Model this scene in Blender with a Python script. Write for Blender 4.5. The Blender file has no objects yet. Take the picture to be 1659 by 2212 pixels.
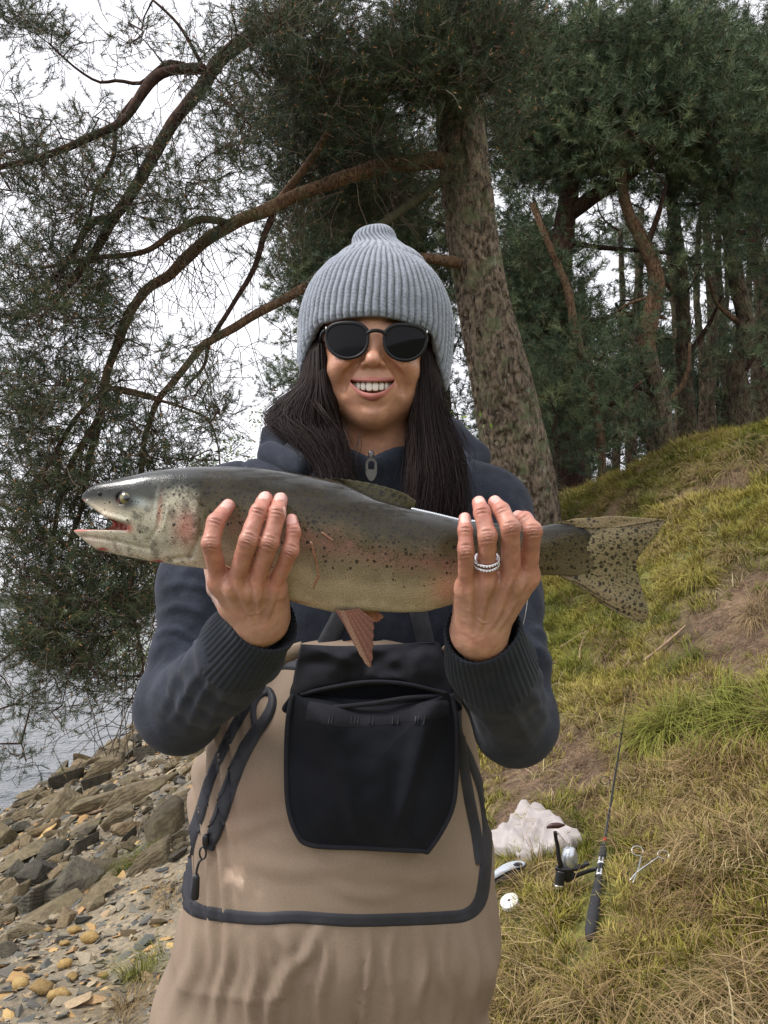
import bpy, math, random
import numpy as np
from mathutils import Vector, Matrix
from mathutils.bvhtree import BVHTree

random.seed(7)
RNG = np.random.default_rng(11)
SC = bpy.context.scene
COL = SC.collection

# ------------------------------------------------------------------ camera, world, sun, exposure
PITCH = math.radians(6.3)
FOC = 1855.0                                    # focal length in units of a 1659 x 2212 frame
CAM = np.array([0.0, 0.0, 1.9])                 # water level is z = 0
cam_d = bpy.data.cameras.new('camera'); cam_o = bpy.data.objects.new('camera', cam_d); COL.objects.link(cam_o)
cam_o.location = CAM; cam_o.rotation_euler = (math.pi / 2 + PITCH, 0, 0)
cam_d.sensor_fit = 'VERTICAL'; cam_d.sensor_height = 24.0; cam_d.sensor_width = 18.0
cam_d.lens = 24.0 * FOC / 2212.0
cam_d.clip_start = 0.05; cam_d.clip_end = 3000.0
SC.camera = cam_o
SC.render.resolution_x = 768; SC.render.resolution_y = 1024

w = bpy.data.worlds.new('World'); SC.world = w; w.use_nodes = True
nt = w.node_tree; nt.nodes.clear()
sky = nt.nodes.new('ShaderNodeTexSky'); sky.sky_type = 'NISHITA'; sky.sun_disc = False
SUN_EL, SUN_AZ = math.radians(50), math.radians(248)    # azimuth clockwise from +Y: behind the camera, to its left
sky.sun_elevation = SUN_EL; sky.sun_rotation = SUN_AZ
sky.air_density = 1.0; sky.dust_density = 1.5; sky.ozone_density = 1.0
hs = nt.nodes.new('ShaderNodeHueSaturation'); hs.inputs['Saturation'].default_value = 0.14
tint = nt.nodes.new('ShaderNodeMixRGB'); tint.blend_type = 'MULTIPLY'; tint.inputs[0].default_value = 1.0
tint.inputs[2].default_value = (0.985, 0.985, 1.03, 1)
bg = nt.nodes.new('ShaderNodeBackground'); bg.inputs['Strength'].default_value = 0.092
wo = nt.nodes.new('ShaderNodeOutputWorld')
nt.links.new(sky.outputs[0], hs.inputs['Color']); nt.links.new(hs.outputs[0], tint.inputs[1])
cloud = nt.nodes.new('ShaderNodeMixRGB'); cloud.inputs[0].default_value = 0.65; cloud.inputs[2].default_value = (10.2, 10.2, 10.8, 1)   # closed cloud cover
nt.links.new(tint.outputs[0], cloud.inputs[1]); nt.links.new(cloud.outputs[0], bg.inputs['Color']); nt.links.new(bg.outputs[0], wo.inputs['Surface'])

sd = bpy.data.lights.new('sun', 'SUN'); so = bpy.data.objects.new('sun', sd); COL.objects.link(so)
sd.energy = 1.5; sd.angle = math.radians(18); sd.color = (1.0, 0.97, 0.93)
sdir = Vector((math.sin(SUN_AZ) * math.cos(SUN_EL), math.cos(SUN_AZ) * math.cos(SUN_EL), math.sin(SUN_EL)))
so.rotation_euler = sdir.to_track_quat('Z', 'Y').to_euler()

vs = SC.view_settings; vs.view_transform = 'Standard'; vs.look = 'None'; vs.gamma = 1.0; vs.use_curve_mapping = False
vs.exposure = 0.95
SC.cycles.max_bounces = 6; SC.cycles.transparent_max_bounces = 4; SC.cycles.sample_clamp_indirect = 6

# ------------------------------------------------------------------ helpers
_s, _c = math.sin(PITCH), math.cos(PITCH)
def cam2w(a):
    """camera-aligned metres (right, up, depth) -> world"""
    a = np.asarray(a, float); x, u, d = a[..., 0], a[..., 1], a[..., 2]
    return np.stack([CAM[0] + x, CAM[1] + d * _c - u * _s, CAM[2] + d * _s + u * _c], -1)
def Cc(px, py, d):
    return np.array([(px - 829.5) * d / FOC, (1106 - py) * d / FOC, d])
def W(px, py, d): return cam2w(Cc(px, py, d))

def _hash(ix, iy, iz, seed):
    h = (ix.astype(np.int64) * 374761393 + iy.astype(np.int64) * 668265263 + iz.astype(np.int64) * 2147483647 + seed * 974634777) & 0xffffffff
    h = ((h ^ (h >> 13)) * 1274126177) & 0xffffffff
    return ((h ^ (h >> 16)) & 0xffff) / 32768.0 - 1.0
def vnoise(p, scale=1.0, seed=0):
    p = np.asarray(p, float) * scale
    i = np.floor(p).astype(np.int64); f = p - i; f = f * f * (3 - 2 * f)
    out = 0
    for dx in (0, 1):
        wx = f[..., 0] if dx else 1 - f[..., 0]
        for dy in (0, 1):
            wy = f[..., 1] if dy else 1 - f[..., 1]
            for dz in (0, 1):
                wz = f[..., 2] if dz else 1 - f[..., 2]
                out = out + wx * wy * wz * _hash(i[..., 0] + dx, i[..., 1] + dy, i[..., 2] + dz, seed)
    return out
def fbm(p, scale=1.0, octv=4, seed=0, gain=0.5):
    a, s, o = 1.0, scale, 0
    for k in range(octv):
        o = o + a * vnoise(p, s, seed + k * 17); a *= gain; s *= 2.03
    return o
def sstep(a, b, x):
    t = np.clip((x - a) / (b - a), 0, 1); return t * t * (3 - 2 * t)

def mesh(name, V, F, mats=None, col=None, smooth=True, midx=None):
    V = np.asarray(V, dtype=np.float32)
    me = bpy.data.meshes.new(name)
    if isinstance(F, np.ndarray):
        n, k = F.shape
        me.vertices.add(len(V)); me.vertices.foreach_set('co', V.ravel())
        me.loops.add(n * k); me.loops.foreach_set('vertex_index', F.astype(np.int32).ravel())
        me.polygons.add(n); me.polygons.foreach_set('loop_start', np.arange(0, n * k, k, dtype=np.int32))
        me.update(calc_edges=True)
    else:
        me.from_pydata(V.tolist(), [], F); me.update()
    if smooth: me.polygons.foreach_set('use_smooth', np.ones(len(me.polygons), bool))
    if mats:
        for m in (mats if isinstance(mats, (list, tuple)) else [mats]): me.materials.append(m)
    if midx is not None: me.polygons.foreach_set('material_index', np.asarray(midx, np.int32))
    if col is not None:
        c = np.ones((len(V), 4), np.float32); c[:, :3] = col
        a = me.attributes.new('Col', 'FLOAT_COLOR', 'POINT'); a.data.foreach_set('color', c.ravel())
    return me
def tag(o, label=None, cat=None, group=None, kind=None):
    for k, v in (('label', label), ('category', cat), ('group', group), ('kind', kind)):
        if v: o[k] = v
    return o
ROOTLOC = {}
def root(name, loc, label, cat, group=None):
    o = bpy.data.objects.new(name, None); COL.objects.link(o); o.location = [float(v) for v in loc]
    o.empty_display_size = 0.1; ROOTLOC[o.name] = np.array(loc, float)
    return tag(o, label, cat, group)
def add(name, V, F, mats, parent=None, loc=None, col=None, smooth=True, kind=None, label=None, cat=None, group=None, midx=None):
    """V in world coordinates; origin goes to the root's place (or loc)"""
    if parent is not None: base = ROOTLOC[parent.name]
    elif loc is not None: base = np.asarray(loc, float)
    else: base = np.zeros(3)
    me = mesh(name, np.asarray(V, float) - base, F, mats, col, smooth, midx)
    o = bpy.data.objects.new(name, me); COL.objects.link(o)
    if parent is not None: o.parent = parent
    else: o.location = base
    ROOTLOC[o.name] = base
    return tag(o, label, cat, group, kind)

def sub(name, parent):
    o = bpy.data.objects.new(name, None); COL.objects.link(o); o.parent = parent; o.empty_display_size = .05; ROOTLOC[o.name] = ROOTLOC[parent.name]; return o
class MB:
    """collects vertex/face blocks"""
    def __init__(s): s.V = []; s.F = []; s.n = 0; s.C = []; s.M = []
    def put(s, V, F, c=None, m=0):
        V = np.asarray(V, float).reshape(-1, 3)
        s.V.append(V)
        for f in F: s.F.append(tuple(int(i) + s.n for i in f)); s.M.append(m)
        s.C.append(np.tile(np.array(c if c is not None else (1, 1, 1), float), (len(V), 1)) if (c is None or np.ndim(c) == 1) else np.asarray(c))
        s.n += len(V)
    def build(s, name, mats, parent=None, **k):
        return add(name, np.concatenate(s.V), s.F, mats, parent, col=np.concatenate(s.C), midx=s.M, **k)

def catmull(P, n):
    P = np.asarray(P, float)
    if len(P) < 3:
        t = np.linspace(0, 1, n)[:, None]; return P[0] * (1 - t) + P[-1] * t
    Q = np.vstack([2 * P[0] - P[1], P, 2 * P[-1] - P[-2]])
    seg = len(P) - 1; ts = np.linspace(0, seg, n); out = []
    for t in ts:
        i = min(int(t), seg - 1); u = t - i
        a, b, c, d = Q[i], Q[i + 1], Q[i + 2], Q[i + 3]
        out.append(0.5 * ((2 * b) + (c - a) * u + (2 * a - 5 * b + 4 * c - d) * u * u + (3 * b - a - 3 * c + d) * u ** 3))
    return np.array(out)
def frames(P):
    T = np.gradient(P, axis=0); T /= np.linalg.norm(T, axis=1)[:, None] + 1e-12
    up = np.array([0, 0, 1.0]) if abs(T[0][2]) < 0.9 else np.array([1.0, 0, 0])
    N = []; n = np.cross(T[0], up); n /= np.linalg.norm(n)
    for t in T:
        n = n - t * np.dot(n, t); n /= np.linalg.norm(n) + 1e-12; N.append(n.copy())
    N = np.array(N); B = np.cross(T, N)
    return T, N, B
def tube(P, R, k=8, cap=True, sq=1.0):
    """tube along P (n,3) with radii R; returns V, F (list)"""
    P = np.asarray(P, float); n = len(P); R = np.broadcast_to(np.asarray(R, float), (n,))
    T, N, B = frames(P)
    a = np.linspace(0, 2 * np.pi, k, endpoint=False)
    V = P[:, None] + R[:, None, None] * (np.cos(a)[None, :, None] * N[:, None] + sq * np.sin(a)[None, :, None] * B[:, None])
    V = V.reshape(-1, 3); F = []
    for i in range(n - 1):
        for j in range(k):
            j2 = (j + 1) % k; F.append((i * k + j, i * k + j2, (i + 1) * k + j2, (i + 1) * k + j))
    if cap:
        F.append(tuple(range(k - 1, -1, -1))); F.append(tuple((n - 1) * k + j for j in range(k)))
    return V, F
def grid_faces(nu, nv, wrap_v=False):
    i, j = np.meshgrid(np.arange(nu - 1), np.arange(nv if wrap_v else nv - 1), indexing='ij')
    j2 = (j + 1) % nv
    return np.stack([i * nv + j, i * nv + j2, (i + 1) * nv + j2, (i + 1) * nv + j], -1).reshape(-1, 4)

# --- implicit surfaces
def snets(Fv, org, h):
    ins = Fv < 0
    c = np.zeros(tuple(s - 1 for s in Fv.shape), np.int8)
    offs = [(a, b, d) for a in (0, 1) for b in (0, 1) for d in (0, 1)]
    nx, ny, nz = c.shape
    for a, b, d in offs: c += ins[a:a + nx, b:b + ny, d:d + nz]
    act = np.argwhere((c > 0) & (c < 8))
    vals = np.stack([Fv[act[:, 0] + a, act[:, 1] + b, act[:, 2] + d] for a, b, d in offs], 1)
    acc = np.zeros((len(act), 3)); cnt = np.zeros(len(act))
    O = np.array(offs, float)
    for a in range(8):
        for b in range(a + 1, 8):
            if np.abs(O[a] - O[b]).sum() == 1:
                va, vb = vals[:, a], vals[:, b]; m = (va < 0) != (vb < 0)
                t = np.where(m, va / np.where(m, va - vb, 1), 0)
                acc += np.where(m[:, None], O[a] + t[:, None] * (O[b] - O[a]), 0); cnt += m
    V = np.array(org) + h * (act + acc / cnt[:, None])
    idx = -np.ones(c.shape, np.int64); idx[act[:, 0], act[:, 1], act[:, 2]] = np.arange(len(act))
    Q = []
    for ax in range(3):
        u, v = (ax + 1) % 3, (ax + 2) % 3
        sl0 = [slice(1, -1)] * 3; sl1 = [slice(1, -1)] * 3
        sl0[ax] = slice(0, -1); sl1[ax] = slice(1, None)
        A, B_ = ins[tuple(sl0)], ins[tuple(sl1)]
        E = np.argwhere(A != B_)
        if not len(E): continue
        flip = A[E[:, 0], E[:, 1], E[:, 2]]
        base = E.copy(); base[:, u] += 1; base[:, v] += 1
        def g(du, dv):
            q = base.copy(); q[:, u] -= du; q[:, v] -= dv
            return idx[q[:, 0], q[:, 1], q[:, 2]]
        q = np.stack([g(1, 1), g(0, 1), g(0, 0), g(1, 0)], 1)
        q[~flip] = q[~flip][:, ::-1]
        Q.append(q)
    return V, np.concatenate(Q)
def sdf_mesh(f, lo, hi, h):
    lo = np.array(lo, float); hi = np.array(hi, float)
    n = np.ceil((hi - lo) / h).astype(int) + 1
    xs = [(lo[i] + h * np.arange(n[i])).astype(np.float32) for i in range(3)]
    G = np.stack(np.meshgrid(*xs, indexing='ij'), -1)
    return snets(f(G), lo, h)
def L(v): return np.sqrt((v * v).sum(-1))
def cap_(p, a, b, ra, rb=None):
    a = np.asarray(a, np.float32); b = np.asarray(b, np.float32); rb = ra if rb is None else rb
    ab = b - a; t = np.clip(((p - a) @ ab) / max(float(ab @ ab), 1e-9), 0, 1)
    return L(p - a - t[..., None] * ab) - (ra + (rb - ra) * t)
def ell(p, c, r):
    r = np.asarray(r, np.float32); q = (p - np.asarray(c, np.float32)) / r
    k0 = L(q); k1 = L(q / r) + 1e-6
    return k0 * (k0 - 1) / k1
def smin(a, b, k):
    h = np.maximum(k - np.abs(a - b), 0) / k
    return np.minimum(a, b) - h * h * k * 0.25
def smax(a, b, k): return -smin(-a, -b, k)
def chain(p, pts, rs, k=0.002):
    d = None
    for i in range(len(pts) - 1):
        e = cap_(p, pts[i], pts[i + 1], rs[i], rs[i + 1]); d = e if d is None else np.minimum(d, e)
    return d

def crease_lines(V, N_n, lines):
    """cloth folds: polylines in frame units on the side that faces the viewer, each with half width (px) and height (m)"""
    px = V[:, 0] / V[:, 2] * FOC + 829.5; py = 1106 - V[:, 1] / V[:, 2] * FOC; fr = np.where(N_n[:, 2] < .1)[0]; out = np.zeros(len(V)); X2 = np.stack([px[fr], py[fr]], -1)
    for pts, wid, hgt in lines:
        P_ = catmull(np.array([(x, y, 0) for x, y in pts], float), 30)[:, :2]; P_[1:-1] += RNG.normal(size=(28, 2)) * wid * .03
        lo, hi = P_.min(0) - wid * 4, P_.max(0) + wid * 4; k = np.where(((X2 > lo) & (X2 < hi)).all(1))[0]
        if not len(k): continue
        D2 = np.linalg.norm(X2[k][:, None] - P_[None], axis=-1); j = D2.argmin(1); dm = D2.min(1); f_ = np.sin(np.pi * np.clip((j + 1) / 31, 0, 1)) ** .6
        out[fr[k]] += hgt * np.exp(-(dm / wid) ** 2) * f_ - hgt * .45 * np.exp(-((dm - wid * 1.9) / (wid * .8)) ** 2) * f_
    return out
def vnormals(V, F):
    n = np.cross(V[F[:, 2]] - V[F[:, 0]], V[F[:, 3]] - V[F[:, 1]]); out = np.zeros(V.shape)
    for k in range(4): np.add.at(out, F[:, k], n)
    return out / (np.linalg.norm(out, axis=1)[:, None] + 1e-12)

# --- materials
def new_mat(name):
    m = bpy.data.materials.new(name); m.use_nodes = True
    return m, m.node_tree, m.node_tree.nodes['Principled BSDF']
def N_(t, typ, **kw):
    n = t.nodes.new(typ)
    for k, v in kw.items():
        if k.startswith('i_'): n.inputs[k[2:].replace('_', ' ')].default_value = v
        else: setattr(n, k, v)
    return n
def ramp(t, fac, stops, interp='LINEAR'):
    r = t.nodes.new('ShaderNodeValToRGB'); r.color_ramp.interpolation = interp
    e = r.color_ramp.elements
    while len(e) < len(stops): e.new(0.5)
    for x, (p_, c_) in zip(e, stops):
        x.position = p_; x.color = (*c_, 1) if len(c_) == 3 else c_
    t.links.new(fac, r.inputs[0]); return r
def mixc(t, fac, a, b, mode='MIX'):
    m = t.nodes.new('ShaderNodeMixRGB'); m.blend_type = mode
    for i, x in ((0, fac), (1, a), (2, b)):
        if isinstance(x, (int, float)): m.inputs[i].default_value = x
        elif isinstance(x, tuple): m.inputs[i].default_value = (*x, 1)
        else: t.links.new(x, m.inputs[i])
    return m.outputs[0]
def mth(t, op, a, b=None, c=None, clamp=False):
    m = t.nodes.new('ShaderNodeMath'); m.operation = op; m.use_clamp = clamp
    for i, x in enumerate((a, b, c)):
        if x is None: continue
        if isinstance(x, (int, float)): m.inputs[i].default_value = x
        else: t.links.new(x, m.inputs[i])
    return m.outputs[0]
def coord(t, scale=(1, 1, 1), which='Object'):
    tc = t.nodes.new('ShaderNodeTexCoord'); mp = t.nodes.new('ShaderNodeMapping'); mp.inputs['Scale'].default_value = scale
    t.links.new(tc.outputs[which], mp.inputs[0]); return mp.outputs[0]
def noise(t, co, scale, detail=4, rough=0.55, dist=0.0):
    n = t.nodes.new('ShaderNodeTexNoise'); n.inputs['Scale'].default_value = scale; n.inputs['Detail'].default_value = detail
    n.inputs['Roughness'].default_value = rough; n.inputs['Distortion'].default_value = dist
    t.links.new(co, n.inputs['Vector']); return n.outputs[0]
def voro(t, co, scale, feature='F1', out='Distance', rnd=1.0):
    n = t.nodes.new('ShaderNodeTexVoronoi'); n.feature = feature; n.inputs['Scale'].default_value = scale
    n.inputs['Randomness'].default_value = rnd
    t.links.new(co, n.inputs['Vector']); return n.outputs[out]
def bump(t, b, h, strength=0.3, dist=0.01):
    n = t.nodes.new('ShaderNodeBump'); n.inputs['Strength'].default_value = strength; n.inputs['Distance'].default_value = dist
    t.links.new(h, n.inputs['Height']); t.links.new(n.outputs[0], b.inputs['Normal']); return n
def vcol(t, name='Col'):
    a = t.nodes.new('ShaderNodeAttribute'); a.attribute_name = name; return a
def simple(name, c1, c2=None, sc=8.0, rough=0.7, bs=0.0, bsc=40.0, metal=0.0, bd=0.003, spec=0.5, sheen=0.0, coat=0.0):
    m, t, b = new_mat(name); co = coord(t)
    if c2:
        r = ramp(t, noise(t, co, sc, 5), [(0.3, c1), (0.7, c2)]); t.links.new(r.outputs[0], b.inputs['Base Color'])
    else: b.inputs['Base Color'].default_value = (*c1, 1)
    b.inputs['Roughness'].default_value = rough; b.inputs['Metallic'].default_value = metal
    b.inputs['Specular IOR Level'].default_value = spec
    if sheen: b.inputs['Sheen Weight'].default_value = sheen; b.inputs['Sheen Roughness'].default_value = 0.5
    if coat: b.inputs['Coat Weight'].default_value = coat; b.inputs['Coat Roughness'].default_value = 0.1
    if bs: bump(t, b, noise(t, co, bsc, 4), bs, bd)
    return m

# --- scattering by instancing (only for what nobody could count)
def scatter(name, pts, rots, scl, idx, variants, parent=None, val=None, kind='stuff', loc=None, **tg):
    pts = np.asarray(pts, float)
    base = ROOTLOC[parent.name] if parent is not None else (np.zeros(3) if loc is None else np.asarray(loc))
    me = bpy.data.meshes.new(name); me.vertices.add(len(pts)); me.vertices.foreach_set('co', (pts - base).astype(np.float32).ravel())
    def at(n, ty, arr, fld):
        a = me.attributes.new(n, ty, 'POINT'); a.data.foreach_set(fld, np.ascontiguousarray(arr).ravel())
    at('rot', 'FLOAT_VECTOR', np.asarray(rots, np.float32), 'vector'); at('scl', 'FLOAT', np.asarray(scl, np.float32), 'value')
    at('idx', 'INT', np.asarray(idx, np.int32), 'value')
    at('val', 'FLOAT', np.asarray(val if val is not None else RNG.random(len(pts)), np.float32), 'value')
    o = bpy.data.objects.new(name, me); COL.objects.link(o)
    if parent is not None: o.parent = parent
    else: o.location = base
    ng = bpy.data.node_groups.new(name + '_spread', 'GeometryNodeTree')
    ng.interface.new_socket('Geometry', in_out='INPUT', socket_type='NodeSocketGeometry')
    ng.interface.new_socket('Geometry', in_out='OUTPUT', socket_type='NodeSocketGeometry')
    gi = ng.nodes.new('NodeGroupInput'); go = ng.nodes.new('NodeGroupOutput')
    iop = ng.nodes.new('GeometryNodeInstanceOnPoints'); jn = ng.nodes.new('GeometryNodeGeometryToInstance')
    for v in variants[::-1]:
        oi = ng.nodes.new('GeometryNodeObjectInfo'); oi.inputs['Object'].default_value = v
        ng.links.new(oi.outputs['Geometry'], jn.inputs[0])
    def na(n, ty):
        q = ng.nodes.new('GeometryNodeInputNamedAttribute'); q.data_type = ty; q.inputs['Name'].default_value = n
        return q.outputs['Attribute']
    ng.links.new(gi.outputs[0], iop.inputs['Points']); ng.links.new(jn.outputs[0], iop.inputs['Instance'])
    iop.inputs['Pick Instance'].default_value = True
    ng.links.new(na('idx', 'INT'), iop.inputs['Instance Index']); ng.links.new(na('rot', 'FLOAT_VECTOR'), iop.inputs['Rotation'])
    ng.links.new(na('scl', 'FLOAT'), iop.inputs['Scale']); ng.links.new(iop.outputs[0], go.inputs[0])
    mo = o.modifiers.new('spread', 'NODES'); mo.node_group = ng
    return tag(o, kind=kind, **tg)
def proto(name, V, F, mats, col=None, smooth=False, midx=None):
    return bpy.data.objects.new(name, mesh(name, V, F, mats, col, smooth, midx))     # never linked: only a source of geometry
def euler_dir(D, spin):
    """euler angles that turn +Z to directions D, after a spin about Z"""
    out = np.zeros((len(D), 3))
    for i, (d, s) in enumerate(zip(D, spin)):
        q = Vector(d).to_track_quat('Z', 'Y'); out[i] = (q.to_matrix() @ Matrix.Rotation(float(s), 3, 'Z')).to_euler()
    return out
# ------------------------------------------------------------------ the ground
GP = []
for a in [(0, 2212, 2.9), (330, 2212, 2.8), (0, 1760, 7.9), (130, 1670, 9.9), (300, 1580, 13.2), (200, 1900, 4.9), (60, 1950, 5.2), (350, 1700, 6.7),
          (380, 1850, 4.65), (300, 2050, 3.6), (400, 1560, 11.3), (1280, 1900, 2.4), (1659, 2212, 1.75), (1100, 2212, 2.05), (1400, 2100, 1.95), (1659, 1900, 2.25),
          (1659, 1600, 3.0), (1250, 1600, 3.7), (1659, 1300, 4.0), (1300, 1300, 5.0), (1250, 1150, 6.2), (1659, 925, 5.5), (1540, 950, 5.9),
          (1400, 1010, 6.2), (1300, 1065, 6.5), (1200, 1125, 6.8), (1500, 1150, 4.9)]:
    GP.append(W(*a))
GP += [np.array(a, float) for a in [(0, 1.2, .72), (-.6, 1.2, .6), (.35, 1.2, .85), (-1.5, .5, .35), (0, 0, .62), (1.2, 0.4, 1.1), (2.5, .5, 1.9), (2.8, 2.5, 2.5), (4, 4, 3.1),
    (3, 6.2, 3.1), (3, 8, 2.9), (1.6, 8, 2.7), (1, 7.2, 2.5), (0.3, 6.5, 1.9), (-.5, 6.5, 1.2), (-.6, 10, 1.25), (-1.5, 14, 1.0), (-3.8, 4.5, -.12), (-3.6, 2, -.1), (-3.8, 18, 0), (-5.5, 5, -.7), (-5.5, 12, -.7), (-5.5, 20, -.7),
    (1.5, 13, 2.6), (5, 12, 2.9), (9, 9, 3.3), (9, 3, 3.6), (9, 18, 3.0), (4, 20, 2.5), (0, 22, 1.8), (-2, 26, .8), (9, 30, 2.4), (2, 30, 2.0), (-4, 30, -.1), (-8, 10, -1.5), (-8, 25, -1.5), (-8, 1, -1.3), (14, 10, 3.5), (14, 30, 2.6), (-3, -1, -.1), (0, -2, .6), (3, -2, 2.0), (9, -2, 3.5)]]
GP = np.array(GP)
def _k(r): return np.sqrt(r * r + 0.25)
_G = np.block([[_k(np.linalg.norm(GP[:, None, :2] - GP[None, :, :2], axis=-1)) - 0.02 * np.eye(len(GP)), np.ones((len(GP), 1)), GP[:, :2]],
               [np.ones((1, len(GP))), np.zeros((1, 3))], [GP[:, :2].T, np.zeros((2, 3))]])
_w = np.linalg.solve(_G, np.concatenate([GP[:, 2], [0, 0, 0]]))
_CL = np.array([W(*q)[:2] for q in ((1150, 1150, 6.9), (1200, 1125, 6.8), (1300, 1065, 6.5), (1400, 1010, 6.2), (1540, 950, 5.9), (1659, 925, 5.5), (1900, 880, 5.0))])
def _crest_s(x, y):
    """distance to the crest line of the bank, positive on the near side"""
    q = np.stack([x, y], -1); best = np.full(len(x), 1e9)
    for a, b_ in zip(_CL[:-1], _CL[1:]):
        e = b_ - a; t_ = np.clip(((q - a) @ e) / (e @ e), 0, 1); r = q - a - t_[:, None] * e; d = np.linalg.norm(r, axis=1); sg = np.where(r[:, 1] < 0, 1, -1)
        best = np.where(d < np.abs(best), d * sg, best)
    return best
def ground(x, y, detail=True):
    x = np.asarray(x, float); y = np.asarray(y, float); sh = x.shape; x = x.ravel(); y = y.ravel()
    z = np.empty(len(x))
    for s in range(0, len(x), 20000):
        q = slice(s, s + 20000)
        r = np.sqrt((x[q, None] - GP[:, 0]) ** 2 + (y[q, None] - GP[:, 1]) ** 2)
        z[q] = _k(r) @ _w[:len(GP)] + _w[len(GP)] + _w[len(GP) + 1] * x[q] + _w[len(GP) + 2] * y[q]
    if detail:
        p = np.stack([x, y, 0 * x], -1)
        lump = sstep(-.2, .8, x) * sstep(14, 8, y)
        z = z + lump * (0.07 * vnoise(p, 2.1, 3) + 0.035 * vnoise(p, 5.3, 5)) + 0.012 * vnoise(p, 11, 8) + 0.006 * vnoise(p, 29, 9)
    cd = _crest_s(x, y); z = z - .13 * np.exp(-((cd - .42) / .20) ** 2) * (1 + .7 * vnoise(np.stack([x, y, 0 * x], -1), 2.3, 91)) * (x > .9) + .05 * np.exp(-((cd + .02) / .16) ** 2) * (x > .9)
    far = sstep(9, 16, np.abs(x - 2)) + sstep(26, 36, y); z = np.where(x > -5, np.clip(z, -2, 4.2 + far), np.clip(z, -2, 0.5))
    return z.reshape(sh)
def G1(x, y): return float(ground(np.array([x]), np.array([y]))[0])

def axis_(lo, hi, c, w0, fine, coarse):
    def go(end, s):
        out = [c]
        while (out[-1] - end) * s < 0:
            d = max(abs(out[-1] - c) - w0, 0); out.append(out[-1] + s * min(fine + 0.06 * d, coarse))
        return out
    return np.array(go(lo, -1)[:0:-1] + go(hi, 1))
def hit(px, py, lo=1.0, hi=30.0):
    ds = np.linspace(lo, hi, 1500) if hi > 12 else np.linspace(lo, hi, 600); P_ = cam2w(np.stack([(px - 829.5) * ds / FOC, (1106 - py) * ds / FOC, ds], -1))
    g = ground(P_[:, 0], P_[:, 1]); k = np.argmax(P_[:, 2] < g)
    if P_[k, 2] >= g[k]: return None
    a_ = (P_[k - 1, 2] - g[k - 1]); b_ = (g[k] - P_[k, 2]); t_ = a_ / (a_ + b_ + 1e-9); p = P_[k - 1] * (1 - t_) + P_[k] * t_
    return p

gx = axis_(-14, 500, 0.4, 2.6, 0.035, 30); gy = axis_(-300, 400, 3.8, 3.4, 0.04, 30)
X, Y = np.meshgrid(gx, gy, indexing='ij'); Z = ground(X, Y)
Vg = np.stack([X, Y, Z], -1).reshape(-1, 3)
# what the soil carries: 0 gravel and silt, 1 turf, 2 bare brown earth
EARTH = [hit(1190, 1665), hit(1640, 1340), hit(1110, 1750), hit(1530, 1420), hit(1330, 1420), hit(1440, 1090), hit(1300, 1140), hit(1590, 1040)]
def zones(x, y, z):
    p = np.stack([x, y, 0 * x], -1)
    turf = sstep(-.25, .25, x + 0.35 * vnoise(p, 1.3, 21) + 0.15 * sstep(3, 8, y) * 2)
    def el(cx, cy, rx, ry, a=0):
        u = (x - cx) * math.cos(a) + (y - cy) * math.sin(a); v = -(x - cx) * math.sin(a) + (y - cy) * math.cos(a)
        return np.exp(-((u / rx) ** 2 + (v / ry) ** 2) * (1 + 0.6 * vnoise(p, 3.0, 31)))
    e1, e2, e3, e4, e5, e6, e7, e8 = EARTH
    bare = np.maximum.reduce([el(e1[0], e1[1], .36, .50), el(e2[0], e2[1], .48, .42), el(e3[0], e3[1], .14, .22), .75 * el(e4[0], e4[1], .22, .18), .6 * el(e5[0], e5[1], .16, .15), .9 * el(e6[0], e6[1], .34, .13, -.5), .8 * el(e7[0], e7[1], .25, .12, -.5), .8 * el(e8[0], e8[1], .22, .10, -.5)])
    wood = sstep(7.3, 8.6, y) * sstep(-.5, .8, x)
    return turf, np.clip(bare * 1.6 - .15, 0, 1), wood
tu, ba, wd = zones(Vg[:, 0], Vg[:, 1], Vg[:, 2])
p0 = Vg * [1, 1, 0]
n1 = fbm(p0, 3, 4, 41)[:, None]; n2 = fbm(p0, 9, 3, 51)[:, None]
c_grav = np.array([.21, .175, .12]) * (1 + .35 * n1) ; c_turf = np.array([.11, .115, .028]) * (1 + .5 * n1) + np.array([.05, .03, .005]) * np.clip(n2, 0, 1)
c_bare = np.array([.15, .10, .062]) * (1 + .45 * n2) ; c_wood = np.array([.05, .036, .022]) * (1 + .3 * n2)
cg = c_grav * (1 - tu[:, None]) + c_turf * tu[:, None]; cg = cg * (1 - ba[:, None]) + c_bare * ba[:, None]; cg = cg * (1 - wd[:, None]) + c_wood * wd[:, None]
wet = sstep(.10, .0, Vg[:, 2])[:, None]; cg = cg * (1 - .5 * wet)
m_ground, t, b = new_mat('ground_soil'); co = coord(t); a = vcol(t)
nn = ramp(t, noise(t, co, 34, 6), [(0.25, (.55, .55, .55)), (0.75, (1.4, 1.35, 1.3))])
t.links.new(mixc(t, 1.0, a.outputs['Color'], nn.outputs[0], 'MULTIPLY'), b.inputs['Base Color']); b.inputs['Roughness'].default_value = .9
bump(t, b, noise(t, co, 60, 6), .6, .02)
add('ground', Vg, grid_faces(len(gx), len(gy)), m_ground, col=np.clip(cg, .005, 1), kind='structure')

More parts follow.
